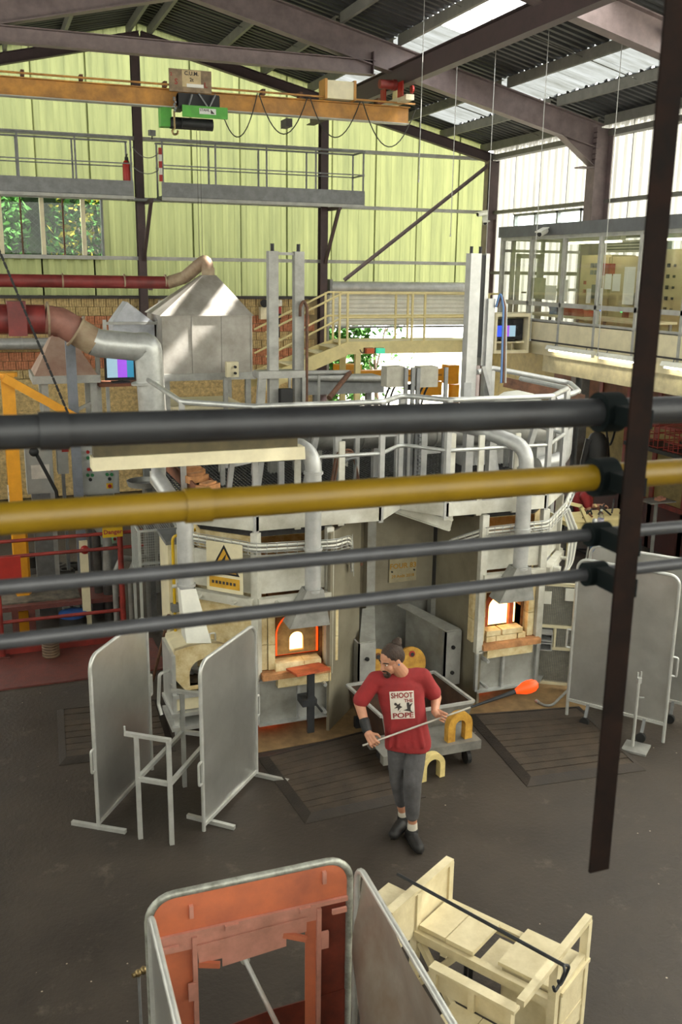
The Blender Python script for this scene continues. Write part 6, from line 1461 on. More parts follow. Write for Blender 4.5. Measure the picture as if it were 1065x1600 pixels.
MB().prism([V((*p, .12)) for p in bot], (0, 0, .01)).build('bottom', 'trough_inside', tq)
for x, y in bot: MB().box(x - .03, x + .03, y - .03, y + .03, 0, .12).build('foot', 'dark_steel', tq)
def horseshoe(lab, c, w, h, th, dep, rz, mm):
    M = Matrix.Translation(V(c)) @ Matrix.Rotation(rz, 4, 'Z')
    o, i_ = arch(0, 0, 0, w, h, 8), arch(0, 0, 0, w - 2 * th, h - th, 8)
    m = MB(M); k = len(o); vs = o + i_ + [p + V((0, dep, 0)) for p in o] + [p + V((0, dep, 0)) for p in i_]; fs = []
    for j in range(k - 1):
        q = j + 1; fs += [(j, q, k + q, k + j), (2 * k + j, 3 * k + j, 3 * k + q, 2 * k + q), (j, 2 * k + j, 2 * k + q, q), (k + j, k + q, 3 * k + q, 3 * k + j)]
    fs += [(0, k, 3 * k, 2 * k), (k - 1, 3 * k - 1, 4 * k - 1, 2 * k - 1)]
    m.add(vs, fs); return tag(m.build('clay_arch', mm, None), lab, 'arch')
horseshoe('thick yellow clay arch standing on the mould trolley', (4.02, 7.36, .25), .27, .29, .08, .07, R(5), 'mould_yellow')
horseshoe('pale yellow clay arch standing on the floor behind the man', (3.66, 7.18, .0), .26, .26, .055, .07, R(8), mat('mould_pale', '#d8c484', .7, 0, .2, 9))
for k, (px_, py_, lab) in enumerate(((590, 1040, 'round scorched clay door leaning behind the man, at his shoulder'), (643, 1036, 'round scorched clay door with a red-rimmed hole behind the man'))):
    q = gy(px_, py_, 8.75 + .05 * k); r_ = .17
    t = thing('clay_door', lab, 'clay door', (q.x, q.y, q.z - r_)); M = Matrix.Translation(q) @ Matrix.Rotation(R(-14), 4, 'X')
    m = MB(M); pts = [V((r_ * math.cos(a), 0, r_ * 1.05 * math.sin(a))) for a in (2 * PI * i / 24 for i in range(24))]; m.prism(pts, (0, .05, 0)); m.build('disc', 'mould_yellow', t)
    m = MB(M); m.cyl((.01, -.01, .1), (.01, .0, .1), .035, 14); m.build('hole_rim', 'btn_red' if k else 'scorched', t); m = MB(M); m.cyl((.01, -.015, .095), (.01, -.005, .095), .022, 12); m.build('hole', 'black', t)
    MB(M).bar((0, .06, -.17), (0, .06, -q.z + .05), .05, .02).build('prop', 'grey_steel', t)
# ------------------------------------------------------------------ heat screens round the front bench
mat('primer', '#c8714d', .5, .1, .2, 3, col2='#a5604a'); mat('primer_pale', '#cc9080', .48, .2, .22, 5, col2='#a87868'); mat('primer_dark', '#6b2a1a', .6, .1, .4, 5); mat('worn_tube', '#aeb0a8', .45, .5, .35, 14, col2='#77786f')
FY = 4.1
t = thing('heat_screen', 'red-brown primed heat screen with a square opening, nearest the camera', 'screen', (1.1, FY, 0), 'heat screens')
MB().tube(rounded((.56, FY, 0), (1.62, FY, 0), 0, 1.61, .13), .02, 12).build('tube_frame', 'worn_tube', t, smooth=True)
path = rounded((.58, FY - .012, 0), (1.6, FY - .012, 0), 1.39, 1.6, .12); MB().prism(path, (0, .004, 0)).build('top_sheet', 'primer', t)
MB().box(.58, 1.6, FY - .03, FY - .015, 1.37, 1.395).build('folded_edge', 'primer_pale', t)
MB().box(.62, 1.44, FY - .022, FY - .016, 1.29, 1.37).build('header_strip', 'primer_pale', t)
MB().box(.58, .79, FY - .006, FY, .5, 1.37).build('left_sheet', 'primer', t)
MB().box(1.37, 1.43, FY - .012, FY - .006, .5, 1.33).build('right_sheet', 'primer', t)
MB().box(1.45, 1.6, FY, FY + .006, .5, 1.36).build('far_right_sheet', 'primer_dark', t)
MB().prism([(.58, FY - .01, 0), (1.6, FY - .01, 0), (1.6, FY - .01, .8), (1.2, FY - .01, .79), (.58, FY - .01, .72)], (0, .006, 0)).build('bottom_sheet', 'primer_dark', t)
MB().prism([(.79, FY - .035, 1.31), (1.37, FY - .035, 1.33), (1.37, FY - .03, 1.24), (1.26, FY - .03, 1.23), (1.26, FY - .03, 1.18), (.92, FY - .03, 1.15), (.92, FY - .03, 1.2), (.8, FY - .03, 1.2)], (0, .005, 0)).build('hanging_flap', 'primer_pale', t)
for x, z in ((.77, 1.47), (1.47, 1.5)): MB().box(x - .01, x + .01, FY - .03, FY - .012, z, z + .07).build('tab', 'primer_pale', t)
for x, z, w in ((.97, 1.38, .07), (1.36, 1.38, .06), (.66, 1.33, .08), (1.55, 1.33, .08)): MB().box(x - w / 2, x + w / 2, FY - .045, FY - .03, z - .015, z + .012).build('hook_clip', 'primer_pale', t)
for x in (.78, 1.44): MB().box(x - .012, x + .012, FY - .035, FY - .015, .3, 1.36).build('jamb_strip', 'primer_pale', t)
for x, z in ((.76, 1.0), (1.47, 1.12)): MB().box(x - .02, x + .02, FY - .045, FY - .03, z, z + .1).build('lug', 'primer_pale', t)
for a, c in (((.8, 1.19), (.9, 1.21)), ((1.24, 1.25), (1.36, 1.24))): MB().bar((a[0], FY - .02, a[1]), (c[0], FY - .06, c[1] - .02), .02, .03).build('bracket', 'primer', t)
screen('grey heat screen at the left side of the front screens, edge towards the camera', (.56, 4.03), (.54, 2.9), 1.6, z0=.05, r=.1, bulge=.0)
screen('buckled silver heat screen with a worn tube edge, right of the front screens', (1.63, 4.02), (1.6, 2.75), 1.62, z0=.05, r=.1, bulge=.10, sheet=mat('buckled_sheet', '#a8a399', .36, .5, .2, 2.2, .1, 4, col2='#8a7a6a'))
t = thing('support_rod', 'steel rod with a socket end reaching through the front screens', 'rod', (1.07, 4.2, .9)); a, c = gz(380, 1494, .95), gz(434, 1604, 1.1); MB().cyl(a, a + (c - a) * 1.5, .013, 12).build('rod', 'screen_tube', t, smooth=True); dd = (c - a).normalized(); MB().cyl(a - dd * .02, a + dd * .05, .026, 14).build('socket', 'worn_tube', t, smooth=True)
e = a + (c - a) * 1.48; MB().bar((e.x, e.y, 0), (e.x, e.y, e.z), .03).build('post', 'worn_tube', t)
t = thing('brass_valve', 'brass valve on a thin upright left of the front screens', 'valve', (.6, 4.85, 0)); a, c = gz(207, 1525, .6), gz(226, 1515, .6); MB().cyl(a, c, .014, 10).build('nipple', 'brass', t); MB().ball(a.lerp(c, .45), .022).build('body', 'brass', t, smooth=True); MB().ball(a.lerp(c, .9), .024).build('nut', 'brass', t, smooth=True); q = a.lerp(c, .5); MB().cyl((q.x, q.y, 0), (q.x, q.y, .6), .009, 8).build('riser', 'grey_steel', t)

# ------------------------------------------------------------------ cream glassblower's bench
mat('bench_cream', '#dbd0ae', .6, 0, .1, 6, .1, 40, col2='#c8bb95')
t = thing('glassblower_bench', 'worn cream wooden glassblower bench with two seats, bottom right', 'bench', (2.7, 4.4, 0))
ea = V((.52, -.855, 0)).normalized(); eb = V((.855, .52, 0)).normalized(); O = V((2.37, 4.8, 0))
Q = lambda a, b_, z: O + ea * a + eb * b_ + V((0, 0, z))
def slab(nm, a0, a1, b0, b1, z0, z1, mm='bench_cream'): return MB().prism([Q(a0, b0, z0), Q(a1, b0, z0), Q(a1, b1, z0), Q(a0, b1, z0)], (0, 0, z1 - z0)).build(nm, mm, t)
slab('back_board', -.03, -.005, -.29, -.01, .42, .74); slab('back_board', -.03, -.005, .03, .40, .46, .74)
slab('top_ledge', -.05, .01, -.30, .42, .73, .76)
for b_ in (-.28, .01, .40): slab('post', -.04, .01, b_ - .025, b_ + .025, .0, .74)
slab('seat_plank', .02, .215, .0, .34, .47, .5); slab('seat_plank', .222, .42, .0, .34, .468, .498)
slab('side_rail', .0, .95, -.03, .02, .40, .46); slab('side_rail', .0, .95, .36, .41, .40, .46)
MB().bar(Q(.02, .0, .05), Q(.3, .02, .4), .04, .04).build('brace', 'bench_cream', t); MB().bar(Q(.3, .0, .02), Q(.02, .02, .36), .04, .04).build('brace', 'bench_cream', t)
# tool box at the far end
for nm, a0, a1, b0, b1 in (('box_front', .60, .62, .05, .40), ('box_end', .97, .99, .05, .40), ('box_side', .60, .99, .05, .07), ('box_side', .60, .99, .38, .40)): slab(nm, a0, a1, b0, b1, .06, .47)
slab('box_lid', .58, 1.01, .03, .42, .47, .495)
# end frame with the arm rail
for b_ in (-.02, .40): slab('arm_post', .95, 1.0, b_ - .025, b_ + .025, 0, .76)
MB().bar(Q(.975, -.46, .75), Q(.975, .42, .77), .045, .04).build('arm_rail', 'bench_cream', t)
MB().bar(Q(.975, -.02, .5), Q(.975, .40, .52), .04, .04).build('stretcher', 'bench_cream', t); MB().bar(Q(.975, -.02, .2), Q(.975, .40, .2), .04, .04).build('stretcher', 'bench_cream', t)
# second seat facing the screens
slab('front_board', .34, .88, -.34, -.315, .42, .56); slab('front_ledge', .33, .9, -.37, -.3, .56, .585)
for a_ in (.36, .62, .86): slab('board_batten', a_ - .02, a_ + .02, -.365, -.34, .42, .56)
slab('seat_plank', .5, .70, -.76, -.36, .40, .425); slab('seat_plank', .705, .92, -.76, -.36, .40, .425)
for a_, b_ in ((.52, -.7), (.9, -.7), (.52, -.36), (.9, -.36)): slab('leg', a_ - .02, a_ + .02, b_ - .02, b_ + .02, 0, .40)
for a_, b_ in ((.2, .32), (.4, .02)): MB().cyl(Q(a_, b_, 0), Q(a_, b_, .42), .015, 8).build('iron_foot', 'black', t)
slab('charred_flap', -.30, -.06, -.20, .10, .60, .615); slab('lower_board', .32, .5, .25, .55, .2, .215, 'bench_cream')
t = thing('hook_rod', 'long dark iron rod with a hooked end lying across the cream bench', 'rod', (2.6, 4.5, .78)); a, c = gz(621, 1366, .79), gz(880, 1508, .885); MB().cyl(a, c, .011, 8).build('shaft', 'dark_steel', t, smooth=True)
for s_ in (-1, 1): q = c + eb * (.03 * s_); MB().tube(fillet([c, q + V((.02, -.01, -.02)), q + V((.0, 0, -.10)), q + V((-.05, -.03, -.12)), q + V((-.07, -.04, -.07))], .04), .009, 8).build('hook', 'dark_steel', t, smooth=True)

# ------------------------------------------------------------------ pipe rack right in front of the camera
mat('pipe_dark', '#333538', .45, .3, .25, 6, col2='#27272a'); mat('pipe_yellow', '#7e640b', .4, 0, .15, 3, col2='#69520a'); mat('pipe_grey', '#4a4b4f', .42, .3, .2, 6); mat('post_rust', '#1c110d', .85, .0, .5, 14, col2='#0d0807', spec=.12); mat('clamp_green', '#071011', .8, spec=.15)
PY = 1.72
rack = thing('hanging_post', 'dark angle iron post hanging from the roof at the right, in front', 'post', (1.3, 1.6, 2.5))
zb = gy(945, 1352, 1.6).z; px_top = gy(1046, 300, 1.6).x
MB().angle((px_top - .006, 1.585, zb), (px_top - .006, 1.585, 8.0), .052, .007, up=(0, 1, 0), sx=1, sy=1).build('angle_iron', 'post_rust', rack)
for nm, y0_, y1_, r_, mm, lab in (('gas_main', 676, 643, .0302, 'pipe_dark', 'thick dark pipe crossing the whole picture, uppermost of the four'), ('gas_main', 811, 743, .0295, 'pipe_yellow', 'thick yellow pipe crossing the whole picture'), ('gas_main', 918, 831, .0142, 'pipe_grey', 'thin grey pipe crossing below the yellow pipe'), ('gas_main', 1003, 891, .0142, 'pipe_grey', 'thin grey pipe, lowest of the four crossing pipes')):
    p0 = gy(0, y0_, PY); p1 = gy(970, y1_, PY); d = (p1 - p0); 
    t = thing(nm, lab, 'pipe', (p0 + p1) / 2, 'pipes crossing in front of the camera')
    MB().cyl(p0 - d * 1.6, p0 + d * 1.9, r_, 28).build('pipe', mm, t, smooth=True)
    xs = -.35 + (y0_ % 7) * .1; q = p0 + d * xs; MB().cyl(q, q + d.normalized() * .05, r_ * 1.12, 28).build('coupling', mm, t, smooth=True)
    q = p0 + d * ((px_top + .005 - p0.x) / d.x)
    dn = d.normalized(); MB().cyl(q - dn * .045, q + dn * .006, r_ + .013, 24).build('clamp', 'clamp_green', rack, smooth=True)
    MB().box(q.x - .03, q.x + .006, 1.6, PY - r_, q.z - .02, q.z + .02).build('clamp_stem', 'clamp_green', rack)
# ------------------------------------------------------------------ people
mat('skin', '#b98468', .55, 0, .1, 14); mat('shirt_red', '#8e2628', .85, 0, .14, 7, .5, 9); mat('trouser_grey', '#555456', .9, 0, .25, 9, .5, 10); mat('hair_brown', '#3a2a20', .7, 0, .3, 30, .4, 90); mat('shoe_black', '#1b1a1a', .6, 0, .2, 12); mat('sock', '#c9c2b4', .9); mat('eye_white', '#d8d2c8', .4); mat('lip', '#9a5a4c', .6); mat('print_white', '#d6cfc4', .85, 0, .08, 20); mat('print_red', '#8f3434', .85)
def capsule(m, a, b_, r0, r1, seg=14):
    a, b_ = V(a), V(b_); d = b_ - a; L = d.length; pr = []
    for i in range(5): th = PI / 2 * i / 4; pr.append((max(.0008, r0 * math.sin(th)), -r0 * math.cos(th)))
    for i in range(5): th = PI / 2 * i / 4; pr.append((max(.0008, r1 * math.cos(th)), L + r1 * math.sin(th)))
    m.lathe(a, pr, seg, axis=d if L > 1e-5 else (0, 0, 1))
def limb(m, pts):
    for (a, ra), (b_, rb) in zip(pts[:-1], pts[1:]): capsule(m, a, b_, ra, rb)
def ellip(m, c, rx, ry, rz, M=None, seg=18, rings=12):
    vs = []; fs = []
    for i in range(rings + 1):
        ph = PI * i / rings
        for j in range(seg):
            th = 2 * PI * j / seg; p = V((math.sin(ph) * math.cos(th) * rx, math.sin(ph) * math.sin(th) * ry, math.cos(ph) * rz)); vs.append(V(c) + (M @ p if M else p))
    for i in range(rings):
        for j in range(seg): fs.append((i * seg + j, (i + 1) * seg + j, (i + 1) * seg + (j + 1) % seg, i * seg + (j + 1) % seg))
    m.add(vs, fs)
def fuse(name, m, mm, parent, voxel=.008, smooth=4, factor=.5):
    """melt overlapping pieces into one continuous skin"""
    me = bpy.data.meshes.new(name); me.from_pydata([tuple(p) for p in m.v], [], m.f); me.update(); fix_normals(me)
    o = bpy.data.objects.new(name, me); COL.objects.link(o)
    r = o.modifiers.new('r', 'REMESH'); r.mode = 'VOXEL'; r.voxel_size = voxel; r.use_smooth_shade = True
    s = o.modifiers.new('s', 'SMOOTH'); s.iterations = smooth; s.factor = factor
    dg = bpy.context.evaluated_depsgraph_get(); m2 = bpy.data.meshes.new_from_object(o.evaluated_get(dg)); bpy.data.objects.remove(o)
    m2.transform(Matrix.Translation(-wloc(parent))); m2.materials.clear(); m2.materials.append(MATS[mm])
    m2.polygons.foreach_set('use_smooth', [True] * len(m2.polygons))
    o = bpy.data.objects.new(name, m2); COL.objects.link(o); o.parent = parent; return o
NF = V((_f.x, _f.y, 0)).normalized(); RT = V((NF.y, -NF.x, 0))       # away from the camera, to its right
def plane_pt(base, x, y, d=0.):
    b_ = V(base) - NF * d; r = ray(x, y); return EYEP + r * ((b_ - EYEP).dot(NF) / r.dot(NF))
def hand(m, w, palm_dir, curl_dir, thumb_dir, side_dir, s=1., curl=(0, 35, 60, 40), spread=.021):
    """palm and five bent fingers; side_dir runs from little finger to index"""
    w = V(w); pd = V(palm_dir).normalized(); cdv = V(curl_dir); cdv = (cdv - pd * cdv.dot(pd)).normalized(); sd = V(side_dir); sd = (sd - pd * sd.dot(pd) - cdv * sd.dot(cdv)).normalized()
    for q in (-1, 0, 1): capsule(m, w + sd * (.018 * q * s), w + pd * (.085 * s) + sd * (.027 * q * s), .017 * s, .0130 * s)
    for k, (off, ln) in enumerate(((-1.6, .062), (-.55, .078), (.5, .084), (1.5, .074))):
        p = w + pd * (.088 * s) + sd * (off * spread * 1.02 * s); ang = 0; r = .0080 * s
        for j, (fr, c_) in enumerate(((.42, curl[1]), (.33, curl[2]), (.25, curl[3]))):
            ang += R(c_); dv = pd * math.cos(ang) + cdv * math.sin(ang); q = p + dv * (ln * 1.15 * fr * s); capsule(m, p, q, r, r * .92); p = q; r *= .92
    td = V(thumb_dir).normalized(); p = w + pd * (.022 * s) + sd * (.03 * s); q = p + (td * .6 + pd * .5).normalized() * (.04 * s); capsule(m, p, q, .013 * s, .011 * s); q2 = q + (pd * .6 + cdv * .8).normalized() * (.034 * s); capsule(m, q, q2, .0108 * s, .009 * s)
def head(m, c, face, up, s=1.):
    """skull, jaw, nose, brow, ears; face = looking direction"""
    fwd = V(face).normalized(); upv = V(up); upv = (upv - fwd * upv.dot(fwd)).normalized(); sd = fwd.cross(upv)
    M = Matrix(((sd.x, fwd.x, upv.x), (sd.y, fwd.y, upv.y), (sd.z, fwd.z, upv.z)))
    at = lambda x, y, z: V(c) + M @ V((x, y, z)) * s
    ellip(m, at(0, -.01, .03), .074 * s, .096 * s, .088 * s, M)
    ellip(m, at(0, .03, -.035), .060 * s, .064 * s, .074 * s, M)
    ellip(m, at(0, .058, -.088), .030 * s, .028 * s, .028 * s, M)
    ellip(m, at(0, .075, .022), .05 * s, .018 * s, .012 * s, M)
    capsule(m, at(0, .082, .012), at(0, .106, -.028), .009 * s, .014 * s); ellip(m, at(0, .092, -.034), .018 * s, .014 * s, .010 * s, M)
    ellip(m, at(0, .084, -.062), .024 * s, .010 * s, .010 * s, M)
    for q in (-1, 1):
        ellip(m, at(.076 * q, -.008, -.005), .010 * s, .021 * s, .031 * s, M); ellip(m, at(.042 * q, .058, -.03), .02 * s, .02 * s, .022 * s, M)
    return at, M
# ---- the man carrying the blowpipe
base = V((3.05, 6.42, 0)); mp = lambda x, y, d=0.: plane_pt(base, x, y, d)
man = thing('person', 'man in a red T-shirt and grey trousers carrying a blowpipe across the floor', 'person', base)
sR, sL = mp(586, 1062, .0), mp(660, 1057, -.03); eR, eL = mp(561, 1098, .04), mp(681, 1090, -.08); wR, wL = mp(573, 1141, .16), mp(679, 1112, .06)
nk = mp(629, 1050, -.01); hd = mp(611, 1031, .04)
hipR, hipL = mp(620, 1165, -.03), mp(650, 1165, .0)
aR, aL = mp(630, 1268, -.20), mp(642, 1281, .05)
aR = gz(630, 1274, .14); aL = gz(644, 1294, .12); kL = mp(644, 1222, .10); kR = mp(619, 1218, -.02)
body = MB()
limb(body, [(sR, .058), (eR, .045), (wR, .030)]); limb(body, [(sL, .058), (eL, .045), (wL, .030)])
chest, belly, pel = mp(626, 1085, .0), mp(632, 1130, .0), mp(636, 1165, .0)
ellip(body, chest, .15, .10, .2); ellip(body, belly, .14, .10, .16); limb(body, [(nk - V((0, 0, .02)), .062), (hd - V((0, 0, .03)) - V((-.02, .03, 0)), .052)])
limb(body, [(hipR, .07), (kR, .048), (aR, .036)]); limb(body, [(hipL, .07), (kL, .052), (aL, .036)])
face = (-RT * .80 - NF * .62 + V((0, 0, -.30)))
at, HM = head(body, hd, face, (0, 0, 1), 1.02)
PIPE0, PIPE1 = mp(566, 1165, .24), mp(806, 1080, .02); pdv = (PIPE1 - PIPE0).normalized()
hR, hL = mp(582, 1155, .22), mp(686, 1119, .13)
onp = lambda p: PIPE0 + pdv * ((p - PIPE0).dot(pdv)); cR, cL = onp(hR), onp(hL)
wR2 = cR - (cR - wR).normalized() * .075; 
limb(body, [(wR, .030), (cR - (cR - wR).normalized() * .08 - NF * .02, .026)]); limb(body, [(wL, .030), (wL.lerp(cL, .4), .028)])
upv = V((0, 0, 1))
hand(body, cR - (cR - wR).normalized() * .088 - NF * .024, (cR - wR), NF, upv * .3 + pdv, pdv, 1., (0, 60, 75, 50))
hand(body, wL.lerp(cL, .25) + NF * .02, (cL - wL) + pdv * .03, -NF * .9 + upv * .3, upv, -pdv + upv * .5, 1., (0, 35, 60, 50))
fuse('body', body, 'skin', man, .0040, 2)
# head details
for q in (-1, 1):
    m = MB(); ellip(m, at(.032 * q, .077, .008), .012, .008, .007, HM, 10, 6); m.build('eye', 'eye_white', man, smooth=True); m = MB(); ellip(m, at(.032 * q, .084, .008), .005, .004, .006, HM, 8, 6); m.build('pupil', 'black', man, smooth=True)
    m = MB(); limb(m, [(at(.016 * q, .088, .026), .005), (at(.034 * q, .086, .031), .006), (at(.056 * q, .07, .026), .004)]); fuse('eyebrow', m, 'hair_brown', man, .003, 1)
m = MB(); limb(m, [(at(-.02, .094, -.064), .004), (at(0, .099, -.063), .005), (at(.02, .094, -.064), .004)]); fuse('mouth', m, 'lip', man, .003, 1)
m = MB(); ellip(m, at(0, .07, -.098), .034, .03, .03, HM); limb(m, [(at(-.03, .082, -.052), .007), (at(0, .098, -.05), .008), (at(.03, .082, -.052), .007)]); limb(m, [(at(-.03, .082, -.055), .008), (at(-.034, .07, -.08), .01), (at(-.02, .07, -.1), .014)]); limb(m, [(at(.03, .082, -.055), .008), (at(.034, .07, -.08), .01), (at(.02, .07, -.1), .014)]); fuse('beard', m, 'hair_brown', man, .005, 2)
m = MB(); ellip(m, at(0, -.022, .046), .083, .098, .088, HM); ellip(m, at(0, -.05, .01), .076, .075, .08, HM)
hair = fuse('hair', m, 'hair_brown', man, .006, 2)
m = MB(); bn = at(.0, -.085, .105); ellip(m, bn, .042, .042, .042); ellip(m, bn + V((.014, 0, .026)), .028, .03, .024); ellip(m, bn - V((.015, 0, -.006)), .025, .025, .02); limb(m, [(at(0, -.06, .085), .02), (bn, .024)]); fuse('hair_bun', m, 'hair_brown', hair, .005, 2)
m = MB(); ellip(m, at(-.088, -.0, -.012), .008, .008, .009, HM, 8, 6); m.build('earplug', 'blue_paint', man, smooth=True)
# T-shirt
sh = MB()
secs = [(1054, 630, .078, .062), (1058, 629, .125, .08), (1064, 625, .175, .10), (1075, 625, .19, .118), (1095, 627, .19, .125), (1120, 632, .178, .125), (1140, 635, .18, .13), (1158, 637, .19, .135), (1166, 637, .19, .135)]
vs = []; fs = []; K = 28
for (y_, x_, rx, ry) in secs:
    c_ = mp(x_, y_, -.01)
    for j in range(K): th = 2 * PI * j / K; cs, sn = math.cos(th), math.sin(th); vs.append(c_ + RT * (rx * math.copysign(abs(cs) ** .8, cs)) - NF * (ry * math.copysign(abs(sn) ** .8, sn)) + V((0, 0, .012 * math.sin(3 * th + y_ * .05))))
for i in range(len(secs) - 1):
    for j in range(K): fs.append((i * K + j, i * K + (j + 1) % K, (i + 1) * K + (j + 1) % K, (i + 1) * K + j))
fs += [tuple(range(K)), tuple((len(secs) - 1) * K + j for j in range(K - 1, -1, -1))]
sh.add(vs, fs)
limb(sh, [(sR + RT * .05, .075), (sR, .070), (sR.lerp(eR, .5), .068), (sR.lerp(eR, .86), .07)]); limb(sh, [(sL - RT * .05, .075), (sL, .070), (sL.lerp(eL, .45), .066), (sL.lerp(eL, .75), .07)])
limb(sh, [(nk - V((0, 0, .06)) + RT * .0, .085), (sR + V((0, 0, .004)), .068)]); limb(sh, [(nk - V((0, 0, .06)), .085), (sL + V((0, 0, .004)), .068)])
for k in range(5): a_ = mp(614 + 9 * k, 1118 + 6 * (k % 2), .092); limb(sh, [(a_, .012), (mp(608 + 13 * k, 1166, .108), .02)])
shirt = fuse('t_shirt', sh, 'shirt_red', man, .009, 5)
m = MB(); ring = [nk + V((0, 0, -.026)) + RT * (.074 * math.cos(a)) - NF * (.074 * math.sin(a)) + V((0, 0, -.022 * math.sin(a))) for a in (2 * PI * i / 20 for i in range(20))]; m.tube(ring, .008, 6, closed=True); m.build('collar', 'shirt_red', man, smooth=True)
# print on the chest: laid on the cloth
from mathutils.bvhtree import BVHTree
bv = BVHTree.FromPolygons([v.co + wloc(man) for v in shirt.data.vertices], [tuple(p.vertices) for p in shirt.data.polygons])
def onto(p, off):
    d_ = ray(*p).normalized(); h = bv.ray_cast(EYEP, d_); return h[0] - d_ * off
bil = lambda u, v: ((608 * (1 - u) + 646 * u) * (1 - v) + (611 * (1 - u) + 648 * u) * v, (1081 * (1 - u) + 1079 * u) * (1 - v) + (1124 * (1 - u) + 1122 * u) * v)
N_ = 12; vs = [onto(bil(i / N_, j / N_), .006) for j in range(N_ + 1) for i in range(N_ + 1)]; fs = [(j * (N_ + 1) + i, j * (N_ + 1) + i + 1, (j + 1) * (N_ + 1) + i + 1, (j + 1) * (N_ + 1) + i) for j in range(N_) for i in range(N_)]
pr_ = MB().add(vs, fs).build('shirt_print', 'print_white', shirt)
def on_print(mesh_pts, faces, nm, mm): MB().add([onto(bil(u, v), .009) for u, v in mesh_pts], faces).build(nm, mm, shirt)
def print_text(s, u0, u1, v0, v1):
    cu = bpy.data.curves.new('t', 'FONT'); cu.body = s; cu.size = 1; cu.offset = .03; cu.resolution_u = 4; o = bpy.data.objects.new('t', cu); COL.objects.link(o); me = bpy.data.meshes.new_from_object(o.evaluated_get(bpy.context.evaluated_depsgraph_get())); bpy.data.objects.remove(o)
    xs = [v.co.x for v in me.vertices]; ys_ = [v.co.y for v in me.vertices]; a, b_, c, d = min(xs), max(xs), min(ys_), max(ys_)
    on_print([(u0 + (u1 - u0) * (v.co.x - a) / (b_ - a), v1 - (v1 - v0) * (v.co.y - c) / (d - c)) for v in me.vertices], [tuple(p.vertices) for p in me.polygons], 'print_lettering', 'print_red')
print_text('SHOOT', .05, .96, .05, .25); print_text('THE', .58, .95, .29, .41); print_text('POPE', .08, .95, .78, .97)
for fig in ([(.22, .42), (.32, .48), (.42, .42), (.40, .52), (.50, .58), (.40, .62), (.30, .72), (.30, .60), (.14, .62), (.26, .54)], [(.68, .50), (.80, .50), (.94, .44), (.84, .58), (.84, .72), (.92, .80), (.76, .74), (.52, .70), (.70, .66)], [(.36, .72), (.42, .70), (.36, .77)]):
    on_print([(sum(p[0] for p in fig) / len(fig), sum(p[1] for p in fig) / len(fig))] + fig, [(0, i + 1, (i + 1) % len(fig) + 1) for i in range(len(fig))], 'print_figure', 'letter_dark')
for (u, v, r_) in ((.22, .46, .06), (.74, .47, .06)): on_print([(u, v)] + [(u + r_ * math.cos(a), v + r_ * .9 * math.sin(a)) for a in (2 * PI * i / 10 for i in range(10))], [(0, i + 1, (i + 1) % 10 + 1) for i in range(10)], 'print_figure', 'letter_dark')
# trousers, socks, shoes, wrist band
tr_ = MB(); ellip(tr_, mp(635, 1156, 0), .165, .115, .09)
hemR, hemL = kR.lerp(aR, .62), kL.lerp(aL, .70)
limb(tr_, [(hipR, .085), (hipR.lerp(kR, .55), .072), (kR, .058), (hemR, .05)]); limb(tr_, [(hipL, .088), (hipL.lerp(kL, .55), .086), (kL, .078), (hemL, .058)])
fuse('trousers', tr_, 'trouser_grey', man, .008, 4)
for a_, k_, heel in ((aL, kL, 0), (aR, kR, .03)):
    m = MB(); limb(m, [(a_ + V((0, 0, -.02)), .044), (a_.lerp(k_, .10), .042)]); fuse('sock', m, 'sock', man, .006, 1)
    d = (-NF * .92 + RT * .25).normalized() if a_ is aL else (-NF * .8 - RT * .45).normalized()
    g = V((a_.x, a_.y, .042 + heel)); m = MB(); limb(m, [(g - d * .06, .047), (g + d * .06 + V((0, 0, .004)), .052), (g + d * .17 - V((0, 0, .0 + heel * .5)), .048)]); limb(m, [(g, .05), (g + V((0, 0, .05)), .052)]); fuse('shoe', m, 'shoe_black', man, .007, 3)
    m = MB(); m.prism([g + d * x_ + RT * y_ - V((0, 0, .043 + (heel * .5 if x_ > .1 else 0))) for x_, y_ in ((-.09, -.035), (-.09, .035), (.1, .047), (.19, .02), (.19, -.02), (.1, -.047))], (0, 0, .014)); m.build('sole', 'black_rubber', man)
m = MB(); dv = (wR - eR).normalized(); capsule(m, wR - dv * .075, wR - dv * .0, .043, .040); fuse('wrist_band', m, 'black', man, .006, 1)
# ---- blowpipe with a glowing gob
bp = thing('blowpipe', 'steel blowpipe with a glowing orange glass gob, held by the man', 'blowpipe', PIPE0)
MB().cyl(PIPE0, PIPE0.lerp(PIPE1, .72), .0085, 10).build('pipe', mat('bright_steel', '#cfc9c0', .35, .5), bp, smooth=True); MB().cyl(PIPE0.lerp(PIPE1, .70), PIPE1, .009, 10, r1=.02).build('hot_end', 'dark_steel', bp, smooth=True)
MB().lathe(PIPE1, [(.018, -.01), (.03, .02), (.05, .07), (.055, .11), (.05, .15), (.03, .18), (.003, .192)], 20, axis=pdv).build('glass_gob', emit('hot_glass', '#ff4a12', 1.1), bp, smooth=True)
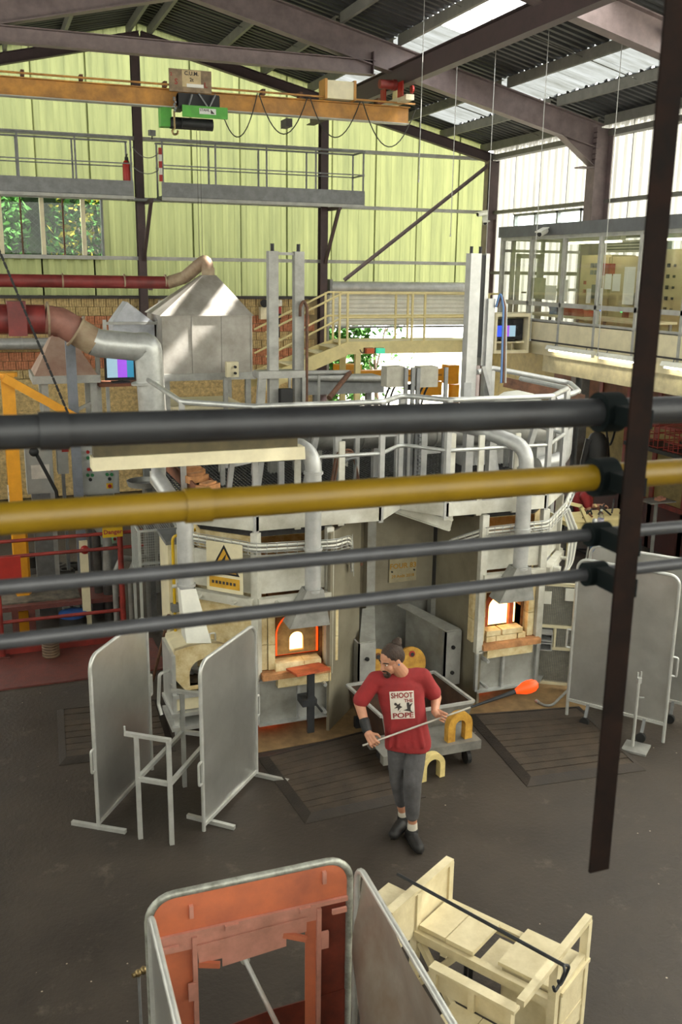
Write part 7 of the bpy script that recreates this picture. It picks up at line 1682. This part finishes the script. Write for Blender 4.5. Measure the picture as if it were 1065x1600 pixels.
# ---- seated worker far right
wb = V((9.22, 13.15, 0)); wk = thing('person', 'worker in a red shirt seated at the cream bench, far right', 'person', wb)
F2 = V((.88, -.475, 0)); S2 = V((.475, .88, 0))
b2 = MB(); hips = wb + V((0, 0, .5)); chs = hips + V((0, 0, .38)) + F2 * .06; ellip(b2, hips, .15, .13, .12); ellip(b2, chs, .17, .12, .22); hd2 = hips + V((0, 0, .80)) + F2 * .1; limb(b2, [(chs + V((0, 0, .18)), .06), (hd2 - V((0, 0, .06)), .05)]); at2, M2 = head(b2, hd2, F2 + V((0, 0, -.3)), (0, 0, 1))
shs = [chs + V((0, 0, .14)) + S2 * (.19 * q) for q in (-1, 1)]; els = [shs[0] + F2 * .1 - V((0, 0, .26)) - S2 * .05, shs[1] + F2 * .1 - V((0, 0, .26)) + S2 * .05]; wrs = [els[0] + F2 * .24 + V((0, 0, .02)), els[1] + F2 * .24 + V((0, 0, .02))]
for a_, b_, c_ in zip(shs, els, wrs): limb(b2, [(a_, .055), (b_, .045), (c_, .03)]); hand(b2, c_, F2, V((0, 0, -1)), V((0, 0, 1)), S2)
kns = [hips + F2 * .42 + S2 * (.1 * q) + V((0, 0, -.02)) for q in (-1, 1)]; ank = [k_ + V((0, 0, -.40)) for k_ in kns]
for q, (k_, a_) in enumerate(zip(kns, ank)): limb(b2, [(hips + S2 * (.09 * (2 * q - 1)), .08), (k_, .06), (a_, .04), (a_ + F2 * .14 - V((0, 0, .03)), .04)])
fuse('body', b2, 'skin', wk, .008, 3)
m = MB(); ellip(m, chs, .185, .135, .24); ellip(m, hips + V((0, 0, .1)), .17, .14, .14); limb(m, [(shs[0], .075), (shs[1], .075)])
for a_, b_ in zip(shs, els): limb(m, [(a_, .075), (a_.lerp(b_, .5), .068)])
fuse('shirt', m, 'shirt_red', wk, .011, 4)
m = MB(); ellip(m, hips, .165, .145, .12)
for q, (k_, a_) in enumerate(zip(kns, ank)): limb(m, [(hips + S2 * (.09 * (2 * q - 1)), .092), (k_, .075), (k_.lerp(a_, .8), .065)])
fuse('trousers', m, 'trouser_grey', wk, .011, 3)
m = MB(); ellip(m, at2(0, -.02, .045), .083, .1, .085, M2); fuse('hair', m, 'hair_brown', wk, .008, 2)
for a_ in ank: m = MB(); limb(m, [(a_ + V((0, 0, -.03)), .05), (a_ + F2 * .15 - V((0, 0, .035)), .045)]); fuse('shoe', m, 'shoe_black', wk, .009, 2)
t = thing('work_chair', 'black office chair under the seated worker', 'chair', wb); MB().cbox(wb + V((0, 0, .38)), .42, .42, .06, R(40)).build('seat', 'black', t); c = wb - F2 * .24; MB().cbox(c + V((0, 0, .72)), .06, .4, .42, math.atan2(F2.y, F2.x)).build('backrest', 'black', t); MB().cyl(wb + V((0, 0, .06)), wb + V((0, 0, .36)), .03, 10).build('pedestal', 'dark_steel', t)
for a_ in range(5): MB().bar(wb + V((0, 0, .06)), wb + V((.26 * math.cos(a_ * 1.257), .26 * math.sin(a_ * 1.257), .03)), .035, .03).build('base_arm', 'dark_steel', t)
MB().bar(c + V((0, 0, .36)), c + V((0, 0, .6)), .04, .02).build('back_stem', 'dark_steel', t)
